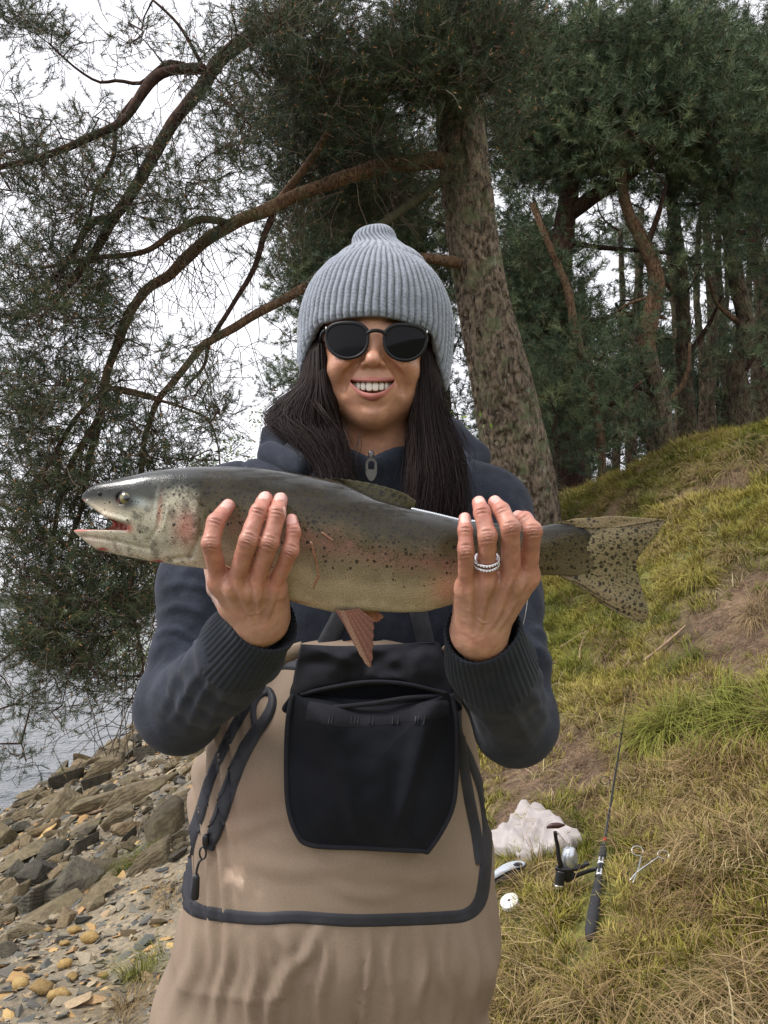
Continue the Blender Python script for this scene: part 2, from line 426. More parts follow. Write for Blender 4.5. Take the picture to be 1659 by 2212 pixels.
# water: one sheet to the horizon, fine near the shore
m_water, t, b = new_mat('lake_water'); co = coord(t, (1, .55, 1))
b.inputs['Base Color'].default_value = (.02, .028, .03, 1); b.inputs['Roughness'].default_value = .16; b.inputs['IOR'].default_value = 1.33
h1 = noise(t, co, 3.2, 3, .6, .4); h2 = noise(t, co, 11, 3, .6); hh = mth(t, 'ADD', h1, mth(t, 'MULTIPLY', h2, .4))
bump(t, b, hh, .5, .16)
wx = np.concatenate([-np.geomspace(2500, 12, 18), np.linspace(-11.5, 0, 110), [40, 400, 2500]]); wy = np.concatenate([[-2500, -900, -300, -60, -10], np.linspace(0, 30, 260), np.geomspace(31, 2600, 40)])
Xw, Yw = np.meshgrid(wx, wy, indexing='ij'); pw = np.stack([Xw, Yw * .55, 0 * Xw], -1).reshape(-1, 3)
fine = (sstep(-13, -11, Xw) * sstep(0.5, -1, Xw) * sstep(31, 26, Yw)).ravel()
zw = fine * (.014 * vnoise(pw, 3.4, 61) + .008 * vnoise(pw, 7.7, 62))
add('water', np.stack([Xw.ravel(), Yw.ravel(), zw], -1), grid_faces(len(wx), len(wy)), m_water, kind='structure')
# low far shore
m_shore = simple('far_shore', (.05, .06, .055), (.09, .10, .085), .02, .95)
xs = np.linspace(-1400, 600, 160); rows = []
for k, yy in enumerate(np.linspace(900, 1300, 6)):
    hgt = [0, 9, 16, 22, 18, 0][k]
    q = np.stack([xs, xs * 0 + yy, xs * 0], -1); rows.append(np.stack([xs, yy + 20 * vnoise(q, .01, 71), -1 + hgt * (1 + .45 * fbm(q, .006, 4, 72))], -1))
add('hills', np.array(rows).reshape(-1, 3), grid_faces(6, len(xs)), m_shore, kind='structure')
# ------------------------------------------------------------------ pines
def dist(t, co, sc, amt):
    n = t.nodes.new('ShaderNodeTexNoise'); n.inputs['Scale'].default_value = sc; n.inputs['Detail'].default_value = 4; t.links.new(co, n.inputs['Vector'])
    v = t.nodes.new('ShaderNodeVectorMath'); v.operation = 'MULTIPLY_ADD'; v.inputs[1].default_value = (amt, amt, amt)
    t.links.new(n.outputs['Color'], v.inputs[0]); t.links.new(co, v.inputs[2]); return v.outputs[0]
def bark_mat(name, c_dark, c_mid, c_hi, lich=0.0, sc=9.0, bs=.9):
    m, t, b = new_mat(name); co = coord(t, (1, 1, .45)); co1 = coord(t)
    v = voro(t, co, sc * 2.2, 'DISTANCE_TO_EDGE'); n = noise(t, co, sc * 3.2, 9, .68, .8); n2 = noise(t, co1, 2.3, 4)
    v2 = voro(t, dist(t, co, 7.0, .30), sc * 2.0, 'DISTANCE_TO_EDGE')
    f = mth(t, 'MULTIPLY', mth(t, 'MULTIPLY', v2, 3.5, clamp=True), .12); f = mth(t, 'ADD', f, mth(t, 'MULTIPLY', n, .86))
    r = ramp(t, f, [(.36, c_dark), (.50, c_mid), (.68, c_hi)])
    r2 = ramp(t, n2, [(.35, (.75, .72, .7)), (.65, (1.2, 1.2, 1.15))])
    c = mixc(t, 1.0, r.outputs[0], r2.outputs[0], 'MULTIPLY')
    if lich:
        ml = ramp(t, noise(t, co1, 6, 7, .7), [(.5, (0, 0, 0)), (.62, (lich, lich, lich))]); c = mixc(t, ml.outputs[0], c, (.12, .15, .07))
        ml2 = ramp(t, noise(t, co1, 13, 5, .7), [(.62, (0, 0, 0)), (.68, (lich, lich, lich))]); c = mixc(t, ml2.outputs[0], c, (.22, .29, .21))
    t.links.new(c, b.inputs['Base Color']); b.inputs['Roughness'].default_value = .92; b.inputs['Specular IOR Level'].default_value = .25
    bump(t, b, f, bs, .03); return m
m_bark = bark_mat('pine_bark', (.03, .022, .016), (.17, .13, .095), (.31, .24, .175), .6)
m_bark2 = bark_mat('forest_bark', (.02, .014, .01), (.10, .075, .052), (.18, .14, .10), .3)
m_limb = bark_mat('orange_limb_bark', (.045, .024, .015), (.145, .085, .052), (.24, .155, .10), .25, 16, .5)
m_dark = bark_mat('dark_limb_bark', (.02, .012, .009), (.06, .032, .024), (.11, .06, .045), 0, 14, .5)
m_twig = simple('twig_bark', (.06, .042, .028), (.15, .115, .075), 9, .9)
def needle_mat(name, a, b_, c_):
    m, t, b = new_mat(name); at = N_(t, 'ShaderNodeAttribute', attribute_name='val', attribute_type='INSTANCER')
    r = ramp(t, at.outputs['Fac'], [(0, a), (.55, b_), (1, c_)])
    t.links.new(r.outputs[0], b.inputs['Base Color']); b.inputs['Roughness'].default_value = .62; b.inputs['Specular IOR Level'].default_value = .3
    return m
m_need = needle_mat('pine_needles', (.020, .040, .019), (.044, .070, .029), (.10, .12, .042))
m_need2 = needle_mat('dark_pine_needles', (.032, .058, .030), (.088, .128, .064), (.19, .225, .10))
m_bud = simple('pine_bud', (.35, .17, .07), None, rough=.7)
def shoot(name, nn, length, nl, wid, mat_n, seed, bend=.25):
    r = np.random.default_rng(seed); V = []; F = []; M = []
    for i in range(nn):
        t_ = r.random() ** .7; base = np.array([0, 0, t_ * length]); base[0] += bend * length * t_ * t_
        a = r.random() * 2 * np.pi; up = r.uniform(.15, 1.0) + .5 * t_; d = np.array([math.cos(a), math.sin(a), up]); d /= np.linalg.norm(d)
        s = np.cross(d, r.normal(size=3)); s /= np.linalg.norm(s); l = nl * r.uniform(.7, 1.15)
        k = len(V); V += [base - s * wid / 2, base + s * wid / 2, base + d * l + np.array([0, 0, -.1 * l])]; F.append((k, k + 1, k + 2)); M.append(0)
    pts = np.array([[bend * length * u * u, 0, length * u] for u in (-.5, 0, .5, 1)]); tv, tf = tube(pts, [.0022, .002, .0016, .0012], 3, False)
    k = len(V); V += list(tv); F += [tuple(i + k for i in f) for f in tf]; M += [1] * len(tf)
    if seed % 3 == 0:
        tv, tf = tube(np.array([[bend * length, 0, length], [bend * length, 0, length + .018]]), [.0032, .0012], 4); k = len(V)
        V += list(tv); F += [tuple(i + k for i in f) for f in tf]; M += [2] * len(tf)
    return proto(name, np.array(V), F, [mat_n, m_twig, m_bud], midx=M)
near_shoots = [shoot('shoot', 36, .085, .046, .0026, m_need, 100 + i) for i in range(6)]
thin_shoots = [shoot('shoot', 20, .06, .038, .0024, m_need, 200 + i, .5) for i in range(4)]
far_shoots = [shoot('shoot', 44, .15, .085, .0060, m_need2, 300 + i) for i in range(5)]

def tree_clusters(limb_pts, clusters, seed):
    """grow twigs that tie every cluster to the nearest wood; returns polylines"""
    nodes = [p for p in limb_pts]; lines = []; r = np.random.default_rng(seed)
    nodes = np.array(nodes); C = np.array(clusters)
    d = np.linalg.norm(C[:, None] - nodes[None], axis=-1).min(1)
    for i in np.argsort(d):
        c = C[i]; dd = np.linalg.norm(nodes - c, axis=1); dd = dd + 0.35 * np.abs(nodes[:, 2] - c[2]); j = int(np.argmin(dd)); p = nodes[j]
        Ld = np.linalg.norm(c - p)
        if Ld < .03: continue
        mid = (p + c) / 2 + r.normal(size=3) * Ld * .13 + np.array([0, 0, .07 * Ld]); k = int(np.clip(Ld / .12, 3, 9))
        ln = catmull([p, mid, c], k); ln[1:-1] += r.normal(size=(k - 2, 3)) * .012; lines.append(ln)
        nodes = np.vstack([nodes, ln[1:]])
    return lines
def twig_mesh(lines, r0, r1, k=3):
    V = []; F = []; n = 0
    for ln in lines:
        Ls = np.linalg.norm(ln[-1] - ln[0]); q = min(1, Ls / .8)
        tv, tf = tube(ln, np.linspace(r1 + (r0 - r1) * q, r1, len(ln)), k, False)
        V.append(tv); F.append(np.array(tf) + n); n += len(tv)
    return np.concatenate(V), np.concatenate(F)
def in_gap(px, py, gaps):
    for gx_, gy_, rx, ry in gaps:
        rx, ry = rx * 1.25 + 6, ry * 1.25 + 6
        if ((px - gx_) / rx) ** 2 + ((py - gy_) / ry) ** 2 < 1: return True
    return False
def blobs_to_clusters(blobs, per, seed, gaps=(), dd=.5):
    r = np.random.default_rng(seed); out = []; wts = []
    for bl in blobs:
        px, py, rx, ry, wt, d = bl
        n = max(1, int(rx * ry * wt * per / 1e4 * (d / 6) ** 0 + r.random()))
        for _ in range(n):
            for _t in range(6):
                u = r.normal(size=2) * .52
                x_, y_ = px + u[0] * rx, py + u[1] * ry
                if not in_gap(x_, y_, gaps): break
            else: continue
            out.append(W(x_, y_, d + r.uniform(-dd, dd)))
    return np.array(out)
def crown(parent, clusters, shoots, n_per, spread, scale, seed, droop=0.0, val=(0, 1)):
    r = np.random.default_rng(seed); n = len(clusters); cnt = r.integers(max(1, int(n_per * .5)), int(n_per * 1.5) + 1, n)
    base = np.repeat(clusters, cnt, axis=0); off = r.normal(size=(len(base), 3)) * spread * [1, 1, .7]
    pts = base + off; D = off / (np.linalg.norm(off, axis=1)[:, None] + 1e-6) + np.array([0, 0, .55 - droop]) + r.normal(size=off.shape) * .35
    D /= np.linalg.norm(D, axis=1)[:, None]
    cv = np.repeat(r.random(n), cnt) * .6 + r.random(len(base)) * .4; cv = val[0] + (val[1] - val[0]) * cv
    scatter('crown', pts, euler_dir(D, r.random(len(base)) * 6.28), scale * r.uniform(.75, 1.25, len(base)), r.integers(0, len(shoots), len(base)), shoots, parent, val=cv)
    return len(base)
def trunk_mesh(P, R, k, n, seed, plate=.02, flare=True):
    P = catmull(P, n); R = np.interp(np.linspace(0, 1, n), np.linspace(0, 1, len(R)), R)
    T, N, B = frames(P); a = np.linspace(0, 2 * np.pi, k, endpoint=False)
    dirs = np.cos(a)[None, :, None] * N[:, None] + np.sin(a)[None, :, None] * B[:, None]
    V = P[:, None] + R[:, None, None] * dirs
    q = V * [1, 1, .38] + .03 * np.stack([vnoise(V, 12, 1), vnoise(V, 12, 2), vnoise(V, 12, 3)], -1)
    cell = np.abs(vnoise(q, 13, seed)) + .6 * np.abs(vnoise(q, 29, seed + 3)) + .3 * vnoise(q, 60, seed + 5)
    dsp = plate * (np.clip(cell * 1.6, 0, .8) - .45) + R[:, None] * .10 * vnoise(V, 1.7, seed + 9)
    V = V + dirs * dsp[..., None]
    return V.reshape(-1, 3), grid_faces(n, k, True)
def limb(parent, P, r0, r1, mat, seed, n=None, k=8, name='limb'):
    P = np.array(P); ln = np.linalg.norm(np.diff(P, axis=0), axis=1).sum(); n = n or int(max(8, ln / .05)); Q = catmull(P, n)
    Q[1:] += .012 * np.stack([vnoise(Q[1:], 5, seed), vnoise(Q[1:], 5, seed + 1), vnoise(Q[1:], 5, seed + 2)], -1)
    R = np.linspace(r0, r1, n) * (1 + .12 * vnoise(Q, 9, seed + 4))
    V, F = tube(Q, R, k); add(name, V, F, mat, parent); return Q
def Wl(pts, d0, d1):
    n = len(pts); return [W(p[0], p[1], d0 + (d1 - d0) * i / (n - 1)) for i, p in enumerate(pts)]

# 1. the big leaning pine behind the head
D0 = 6.3
bp = [(1160, 1330, 6.3), (1136, 1150, 6.3), (1115, 1000, 6.3), (1076, 800, 6.3), (1034, 600, 6.3), (1008, 400, 6.3), (992, 240, 6.3), (985, 60, 6.3), (985, -150, 6.3), (1000, -500, 6.4)]
P_ = [W(*p) for p in bp]; b0 = W(1118, 1150, 6.3)
big = root('pine_tree', (b0[0], b0[1], G1(b0[0], b0[1])), 'big old pine with thick scaly trunk leaning behind the knit hat and long limbs', 'pine tree', 'pines on the bank')
rad = [.33, .27, .24, .21, .185, .175, .155, .15, .13, .08]
V, F = trunk_mesh(P_, rad, 170, 520, 5, .042); add('trunk', V, F, m_bark, big)
wood = [catmull(P_, 60)[25:]]
wood.append(limb(big, Wl([(985, 350), (920, 347), (860, 352), (780, 372), (690, 402), (600, 440), (500, 487), (430, 530), (370, 590), (320, 625), (270, 700), (235, 800), (215, 900), (190, 1000), (175, 1100), (150, 1180)], 6.2, 5.3), .064, .014, m_limb, 11, k=12))
wood.append(limb(big, Wl([(992, 370), (935, 403), (860, 458), (760, 535), (660, 620)], 6.2, 5.9), .035, .030, simple('mossy_limb_bark', (.035, .035, .015), (.07, .065, .028), 14, .9, .5), 12))
wood.append(limb(big, Wl([(662, 618), (600, 655), (520, 695), (455, 740), (430, 760), (380, 820), (340, 870), (310, 960), (300, 1040), (260, 1130), (225, 1200)], 5.9, 5.3), .033, .012, m_limb, 13))
wood.append(limb(big, [W(590, 455, 5.95), W(575, 500, 5.9), W(548, 580, 5.85), W(500, 660, 5.8), W(455, 735, 5.75), W(442, 790, 5.7), W(400, 840, 5.7)], .024, .010, m_dark, 14))
wood.append(limb(big, [W(1010, 570, 6.25), W(960, 562, 6.1), W(905, 553, 6.0)], .05, .03, m_limb, 15))
wood.append(limb(big, Wl([(990, -210), (850, -120), (740, -50), (650, 5), (560, 65), (480, 125), (432, 195), (372, 270), (300, 390), (245, 470), (205, 545), (150, 610), (110, 660)], 6.3, 5.0), .068, .020, m_dark, 16, k=10))
wood.append(limb(big, Wl([(440, 150), (395, 152), (345, 162), (300, 215), (255, 268), (190, 300), (130, 325), (60, 345), (-30, 365)], 5.35, 4.8), .036, .016, m_dark, 17))
wood.append(limb(big, Wl([(400, 140), (365, 135), (330, 160), (300, 178), (255, 172), (215, 178), (170, 152), (110, 95)], 5.3, 5.2), .016, .006, m_dark, 18))
wood.append(limb(big, [W(290, 215, 5.2), W(250, 270, 5.2), W(245, 340, 5.15), W(205, 410, 5.1), W(190, 480, 5.1)], .018, .009, m_dark, 19))
wood.append(limb(big, [W(250, 470, 5.2), W(200, 480, 5.2), W(165, 530, 5.15), W(120, 600, 5.1)], .03, .014, m_dark, 20))
wood.append(limb(big, [W(335, 860, 5.7), W(280, 845, 5.5), W(230, 840, 5.4), W(180, 880, 5.3), W(130, 960, 5.2), W(80, 1040, 5.2), W(50, 1120, 5.2)], .018, .012, m_limb, 21))
wood.append(limb(big, [W(240, 840, 5.4), W(330, 862, 5.4), (W(400, 880, 5.4)), W(450, 905, 5.4), W(470, 950, 5.4), W(475, 1010, 5.4)], .012, .004, m_limb, 22))
wood.append(limb(big, [W(215, 900, 5.3), W(150, 1010, 5.2), W(120, 1120, 5.2), W(110, 1250, 5.2), W(180, 1330, 5.2)], .02, .008, m_limb, 23))
wood.append(limb(big, [W(300, 1040, 5.3), W(290, 1150, 5.3), W(285, 1290, 5.3), W(305, 1420, 5.3), W(310, 1520, 5.3)], .02, .005, m_limb, 24))
wood.append(limb(big, [W(600, 440, 6.0), W(680, 330, 5.9), W(720, 250, 5.8), W(700, 130, 5.7)], .03, .010, m_limb, 25))
wood.append(limb(big, [W(500, 487, 5.9), W(440, 470, 5.6), W(380, 500, 5.5), W(320, 540, 5.4), W(200, 560, 5.3), W(90, 580, 5.2)], .03, .010, m_limb, 26))
wood.append(limb(big, [W(330, 0, 5.3), W(390, 60, 5.3), W(440, 150, 5.35)], .008, .012, m_dark, 27))
LB = [(40, 40, 80, 60, 1.3), (150, 90, 80, 60, .5), (280, 60, 60, 50, .8), (395, 150, 50, 50, .6), (540, 60, 80, 60, 1.1), (600, 30, 60, 60, 1.2),
 (50, 330, 120, 50, 1.4), (30, 230, 50, 60, .5), (230, 240, 60, 40, .4), (260, 350, 120, 100, .5), (100, 420, 110, 80, .9), (390, 330, 90, 80, .5), (480, 230, 60, 90, 1.3),
 (520, 320, 70, 60, .9), (450, 430, 110, 60, 1), (330, 460, 90, 60, .9), (200, 480, 120, 80, 1), (60, 560, 110, 80, 1.3), (180, 640, 120, 90, 1.4), (50, 700, 90, 120, 1.5),
 (250, 700, 90, 70, 1), (90, 850, 120, 100, 1.6), (230, 880, 90, 100, 1.4), (330, 960, 70, 110, 1.0), (50, 1000, 80, 120, 1.2), (150, 1080, 90, 120, 1.1), (50, 1200, 80, 120, 1.4),
 (200, 1250, 120, 90, 1.5), (290, 1320, 60, 100, 1.2), (90, 1380, 110, 90, 1.6), (200, 1430, 100, 70, 1.5), (60, 1520, 80, 60, .6), (20, 1600, 60, 50, .7), (470, 830, 60, 80, .7),
 (400, 760, 80, 60, .4), (430, 950, 60, 60, .5), (250, 1500, 70, 40, .5), (370, 1000, 60, 40, .6), (340, 1190, 70, 70, .9), (410, 1080, 50, 60, .6), (270, 1130, 60, 60, .8), (300, 1040, 60, 60, .8), (160, 1330, 90, 60, .8)]
cl = blobs_to_clusters([(*q[:4], q[4] * (1.45 if 880 < q[1] < 1400 else 1), 5.25) for q in LB], 25, 1, [(560, 740, 60, 110), (330, 240, 30, 60), (180, 200, 80, 35), (560, 440, 40, 50), (600, 560, 40, 60), (540, 840, 50, 70), (330, 700, 50, 40), (640, 760, 60, 60)], .55)
CB = [(620, 250, 90, 130, 1.6), (680, 130, 90, 100, 1.5), (760, 290, 110, 120, 1.6), (700, 440, 90, 60, 1.3), (850, 190, 90, 120, 1.5), (800, 430, 110, 60, 1.3), (860, 50, 80, 60, .7), (930, 90, 120, 90, 2.2), (1000, 150, 90, 60, 1.6), (740, 30, 90, 50, .6), (1060, 60, 80, 90, 1.8), (1070, 260, 60, 80, 1.2)]
gapsC = [(850, 60, 45, 40), (830, 190, 22, 28), (880, 250, 26, 40), (760, 60, 35, 25), (870, 300, 35, 22)]
cl2 = blobs_to_clusters([(*q, 5.9 if q[1] < 235 else 7.1) for q in CB], 30, 2, gapsC, .5)
lines = tree_clusters(np.concatenate(wood), np.concatenate([cl, cl2]), 3)
# bare scraggly dead twigs that hang from the limbs
r_ = np.random.default_rng(9)
def dead_twigs(src, n, ln, seed):
    r = np.random.default_rng(seed); out = []
    for _ in range(n):
        q = src[r.integers(len(src))]; p = q[r.integers(2, len(q) - 1)].copy(); d = np.array([r.normal() * .5, r.normal() * .5, -1.0]); m = int(r.integers(5, 10)); L_ = [p]
        for _k2 in range(m):
            d = d + r.normal(size=3) * .45; d[2] -= .1; d /= np.linalg.norm(d); L_.append(L_[-1] + d * ln * r.uniform(.6, 1.2) / m)
        out.append(np.array(L_))
        if r.random() < .7:
            k = r.integers(2, m - 1); d2 = d + r.normal(size=3) * .8; L2 = [L_[k]]
            for _k2 in range(4): d2 = d2 + r.normal(size=3) * .4; d2[2] -= .1; d2 /= np.linalg.norm(d2); L2.append(L2[-1] + d2 * ln * .12)
            out.append(np.array(L2))
    return out
dead = dead_twigs([wood[1], wood[3], wood[11], wood[13], wood[14], wood[16]], 330, .75, 31) + dead_twigs([wood[6], wood[7], wood[10]], 120, .5, 32) + dead_twigs([wood[1][:60], wood[2]], 30, .9, 33)
for c in cl[r_.integers(0, len(cl), 340)]:
    L_ = [c]; d = r_.normal(size=3); d[2] -= .3
    for _k2 in range(6): d = d + r_.normal(size=3) * .6; d /= np.linalg.norm(d); L_.append(L_[-1] + d * .06)
    dead.append(np.array(L_))
V, F = twig_mesh(lines, .011, .003, 4); add('twigs', V, F, m_dark, big, kind='stuff')
V, F = twig_mesh(dead, .004, .002, 3); add('dead_twigs', V, F, m_twig, big, kind='stuff')
lp = np.concatenate([l[1:] for l in lines if len(l) > 2])
nsh = crown(big, cl, near_shoots + thin_shoots, 13, .08, 1.0, 41, .2)
nsh += crown(big, cl2, near_shoots, 25, .14, 1.15, 42, .1)
lsel = lp[r_.integers(0, len(lp), 2600)]; nsh += crown(big, lsel, thin_shoots, 1.2, .03, 1.0, 43, .3)

# 2. the pines of the wood behind; each with its own trunk, limbs and crown
def forest_pine(label, trunk, r0, r1, d, limbs_, blobs, seed, mat=m_bark2, per=16, npc=10, upmat=None, scale=1.0, gaps=(), dens=1.0):
    P = [W(*p, d) for p in trunk]; bx, by = P[0][0], P[0][1]; gz = G1(bx, by)
    o = root('pine_tree', (bx, by, gz), label, 'pine tree', 'pines on the bank')
    P = [np.array([bx, by, min(gz - .25, P[0][2] - .1)])] + P
    n = max(60, int(np.linalg.norm(P[-1] - P[0]) / .05)); V, F = trunk_mesh(P, [r0 * 1.25, r0] + list(np.linspace(r0, r1, len(P) - 2)), 28, n, seed, .022)
    Q = catmull(P, 50)
    if upmat:
        fz = F.reshape(-1, 4); zc = V[fz[:, 0], 2]; lim = np.percentile(zc, 42); mi = (zc + .25 * vnoise(V[fz[:, 0]], 4, seed) > lim).astype(int); add('trunk', V, F, [mat, upmat], o, midx=mi)
    else: add('trunk', V, F, mat, o)
    wd_ = [Q[18:]]
    for i, (pts, a_, b_) in enumerate(limbs_):
        wd_.append(limb(o, [W(*p, d + .3 * (i % 3 - 1) * (j / len(pts))) for j, p in enumerate(pts)], a_, b_, m_limb if i % 2 else m_dark, seed + i, k=6))
    C = blobs_to_clusters([(*q, d + .2) for q in blobs], per * 1.5, seed + 2, gaps, min(1.4, d * .09))
    ln = tree_clusters(np.concatenate(wd_), C, seed + 3); V, F = twig_mesh(ln, .022, .005, 3); add('twigs', V, F, m_dark, o, kind='stuff')
    return crown(o, C, far_shoots, npc * 2.6, .20 * scale, .95 * scale, seed + 5, 0)
GAPS = [(1175, 440, 42, 26), (1262, 460, 26, 55), (1318, 445, 70, 30), (1290, 600, 62, 42), (1395, 600, 26, 34), (1310, 1000, 14, 20), (1335, 985, 20, 40), (1460, 285, 26, 16), (1350, 340, 22, 14),
        (1140, 420, 26, 18), (1500, 690, 26, 60), (1560, 620, 22, 70), (1590, 780, 16, 50), (1640, 850, 16, 40), (1420, 480, 26, 36), (1480, 540, 20, 40), (1540, 480, 20, 30), (1610, 560, 16, 60), (1440, 690, 16, 40), (1545, 830, 14, 50), (1060, 20, 20, 12), (1590, 60, 30, 40), (1250, 270, 16, 10), (1500, 430, 14, 20), (1380, 420, 20, 24), (1610, 930, 12, 30), (1340, 770, 14, 20)]
nsh += forest_pine('dark forking pine right of the big leaning one, black against the sky gap', [(1235, 1120), (1225, 950), (1212, 800), (1208, 650), (1215, 520), (1228, 430), (1240, 330), (1300, 230)], .15, .075, 9.0,
    [([(1215, 470), (1290, 420), (1360, 380), (1440, 300), (1500, 260)], .09, .04), ([(1208, 640), (1150, 600), (1130, 520)], .04, .02), ([(1210, 560), (1180, 500), (1150, 430)], .04, .02), ([(1208, 700), (1280, 690), (1370, 680), (1440, 690)], .03, .015), ([(1215, 520), (1300, 535), (1420, 545), (1500, 560)], .03, .015)],
    [(1120, 120, 120, 110, 1.5), (1250, 200, 140, 110, 1.7), (1150, 330, 90, 80, 1.3), (1300, 330, 120, 70, 1.5), (1130, 560, 60, 80, 1.4), (1160, 680, 90, 100, 1.6), (1190, 870, 60, 80, .8), (1390, 380, 60, 30, .6), (1220, 600, 60, 60, 1)], 400, m_dark, gaps=GAPS)
nsh += forest_pine('pine with a crooked orange upper trunk between the forest stems', [(1440, 1010), (1432, 930), (1425, 850), (1398, 760), (1408, 670), (1418, 600), (1392, 530), (1362, 470), (1345, 410), (1340, 330)], .088, .042, 8.6,
    [([(1395, 540), (1420, 470), (1440, 400)], .04, .015), ([(1412, 640), (1350, 660), (1300, 700)], .02, .01), ([(1425, 860), (1370, 830), (1330, 800)], .03, .012), ([(1430, 880), (1480, 820), (1490, 740)], .03, .012)],
    [(1400, 100, 140, 110, 1.9), (1330, 210, 120, 80, 1.4), (1480, 250, 120, 80, 1.6), (1400, 320, 90, 50, 1.0), (1440, 570, 50, 40, .5), (1350, 690, 60, 60, .7)], 430, upmat=m_limb, gaps=GAPS)
nsh += forest_pine('slim reddish pine with an upturned side branch left of the bank crest', [(1302, 1075), (1300, 980), (1290, 900), (1268, 800), (1240, 700), (1225, 620), (1190, 540), (1150, 440)], .042, .024, 8.2,
    [([(1298, 880), (1340, 865), (1385, 825)], .03, .012), ([(1270, 800), (1250, 760), (1240, 700)], .02, .01)],
    [(1250, 780, 80, 80, 1.2), (1150, 850, 60, 90, 1.2), (1330, 880, 60, 60, .7), (1190, 960, 50, 60, .9)], 460, m_limb, per=12, gaps=GAPS)
nsh += forest_pine('grey barked pine standing straight at the top of the bank', [(1495, 985), (1485, 900), (1478, 800), (1475, 650), (1462, 520), (1450, 380), (1470, 200)], .09, .05, 9.6,
    [([(1478, 780), (1530, 700), (1560, 640)], .035, .012), ([(1476, 660), (1430, 600), (1410, 560)], .03, .012)],
    [(1560, 140, 140, 120, 1.9), (1540, 330, 110, 60, 1.2), (1470, 400, 80, 40, .8), (1520, 600, 60, 40, .5), (1460, 770, 50, 50, .6)], 490, gaps=GAPS)
nsh += forest_pine('dark pine with a kinked trunk behind the crest at the edge of the frame', [(1602, 950), (1600, 860), (1592, 800), (1610, 700), (1590, 600), (1575, 470), (1590, 300)], .11, .05, 9.2,
    [([(1600, 820), (1640, 740), (1665, 700)], .04, .015), ([(1605, 700), (1550, 660), (1530, 600)], .03, .012), ([(1580, 520), (1640, 480), (1690, 430)], .03, .012)],
    [(1620, 240, 110, 110, 1.8), (1590, 420, 110, 60, 1.5), (1640, 560, 60, 60, 1), (1540, 500, 70, 40, .8), (1650, 740, 50, 60, .6)], 520, gaps=GAPS)
for i, (tr, r0, d, bl, lab) in enumerate([
    ([(1365, 1010), (1362, 900), (1370, 760), (1380, 600), (1385, 450)], .09, 12.5, [(1370, 780, 60, 60, .8), (1380, 560, 50, 60, .6), (1370, 900, 40, 40, .6)], 'thin distant pine in the gap left of the crooked orange trunk'),
    ([(1535, 970), (1530, 850), (1540, 700), (1530, 550), (1520, 400)], .10, 13, [(1540, 760, 50, 50, .6), (1520, 480, 60, 50, .7), (1550, 900, 40, 30, .5)], 'thin distant pine between the two straight grey ones'),
    ([(1575, 960), (1570, 850), (1560, 700), (1550, 560), (1560, 420)], .09, 14, [(1560, 700, 40, 60, .5), (1600, 520, 50, 50, .6)], 'slender dark stem far in the wood beside the kinked pine'),
    ([(1650, 935), (1645, 800), (1650, 650), (1630, 500), (1640, 300)], .13, 11, [(1650, 620, 50, 80, .8), (1640, 850, 30, 50, .5), (1650, 420, 60, 60, 1)], 'tall pine cut by the frame above the mossy crest'),
    ([(1262, 1090), (1258, 950), (1262, 800), (1255, 600)], .10, 12, [(1270, 900, 60, 70, 1), (1230, 1000, 40, 50, .8), (1280, 700, 60, 50, .7)], 'thin pine stem behind the forking dark trunk'),
    ([(1160, 1150), (1150, 1000), (1140, 850), (1130, 700)], .11, 12, [(1140, 900, 60, 80, 1.3), (1150, 760, 60, 80, 1.3), (1170, 1040, 40, 50, .9)], 'mossy stem close behind the base of the big trunk'),
    ([(985, 1180), (975, 1000), (960, 850), (950, 640)], .10, 11, [(980, 930, 40, 90, 1.3), (990, 760, 40, 80, 1.2), (1000, 1010, 30, 40, 1), (940, 640, 60, 80, 1.2)], 'young pine half hidden between the dark hair and the big trunk')]):
    nsh += forest_pine(lab, tr, r0, .04, d, [], bl, 600 + 20 * i, gaps=GAPS, per=10 if i < 5 else 14, scale=1.1, npc=8)
for i, (tr, r0, d, lab) in enumerate([([(1330, 1040), (1335, 900), (1345, 700), (1340, 500)], .05, 12, 'bare thin stem just right of the slim reddish pine'), ([(1405, 1000), (1400, 850), (1385, 650), (1370, 500)], .045, 13, 'thin leaning stem left of the crooked orange pine'), ([(1462, 990), (1468, 850), (1455, 650), (1440, 500)], .05, 11.5, 'thin stem between the orange pine and the straight grey one'),
    ([(1515, 975), (1520, 820), (1505, 640), (1510, 480)], .055, 12.5, 'bare stem right behind the straight grey pine'), ([(1625, 945), (1630, 820), (1618, 650), (1625, 480)], .05, 12.5, 'thin upright stem right of the kinked pine'), ([(1556, 965), (1550, 820), (1570, 650), (1565, 480)], .04, 15, 'thinnest far stem left of the kinked pine')]):
    nsh += forest_pine(lab, tr, r0, .03, d, [([tr[1], ((tr[1][0] + tr[2][0]) / 2 + 25, (tr[1][1] + tr[2][1]) / 2), (tr[2][0] + 45, tr[2][1] + 30)], .015, .006)], [(tr[2][0], tr[2][1] - 60, 40, 80, .5), (tr[3][0], tr[3][1] - 60, 60, 60, .9)], 1200 + 20 * i, gaps=GAPS, per=10, npc=7)
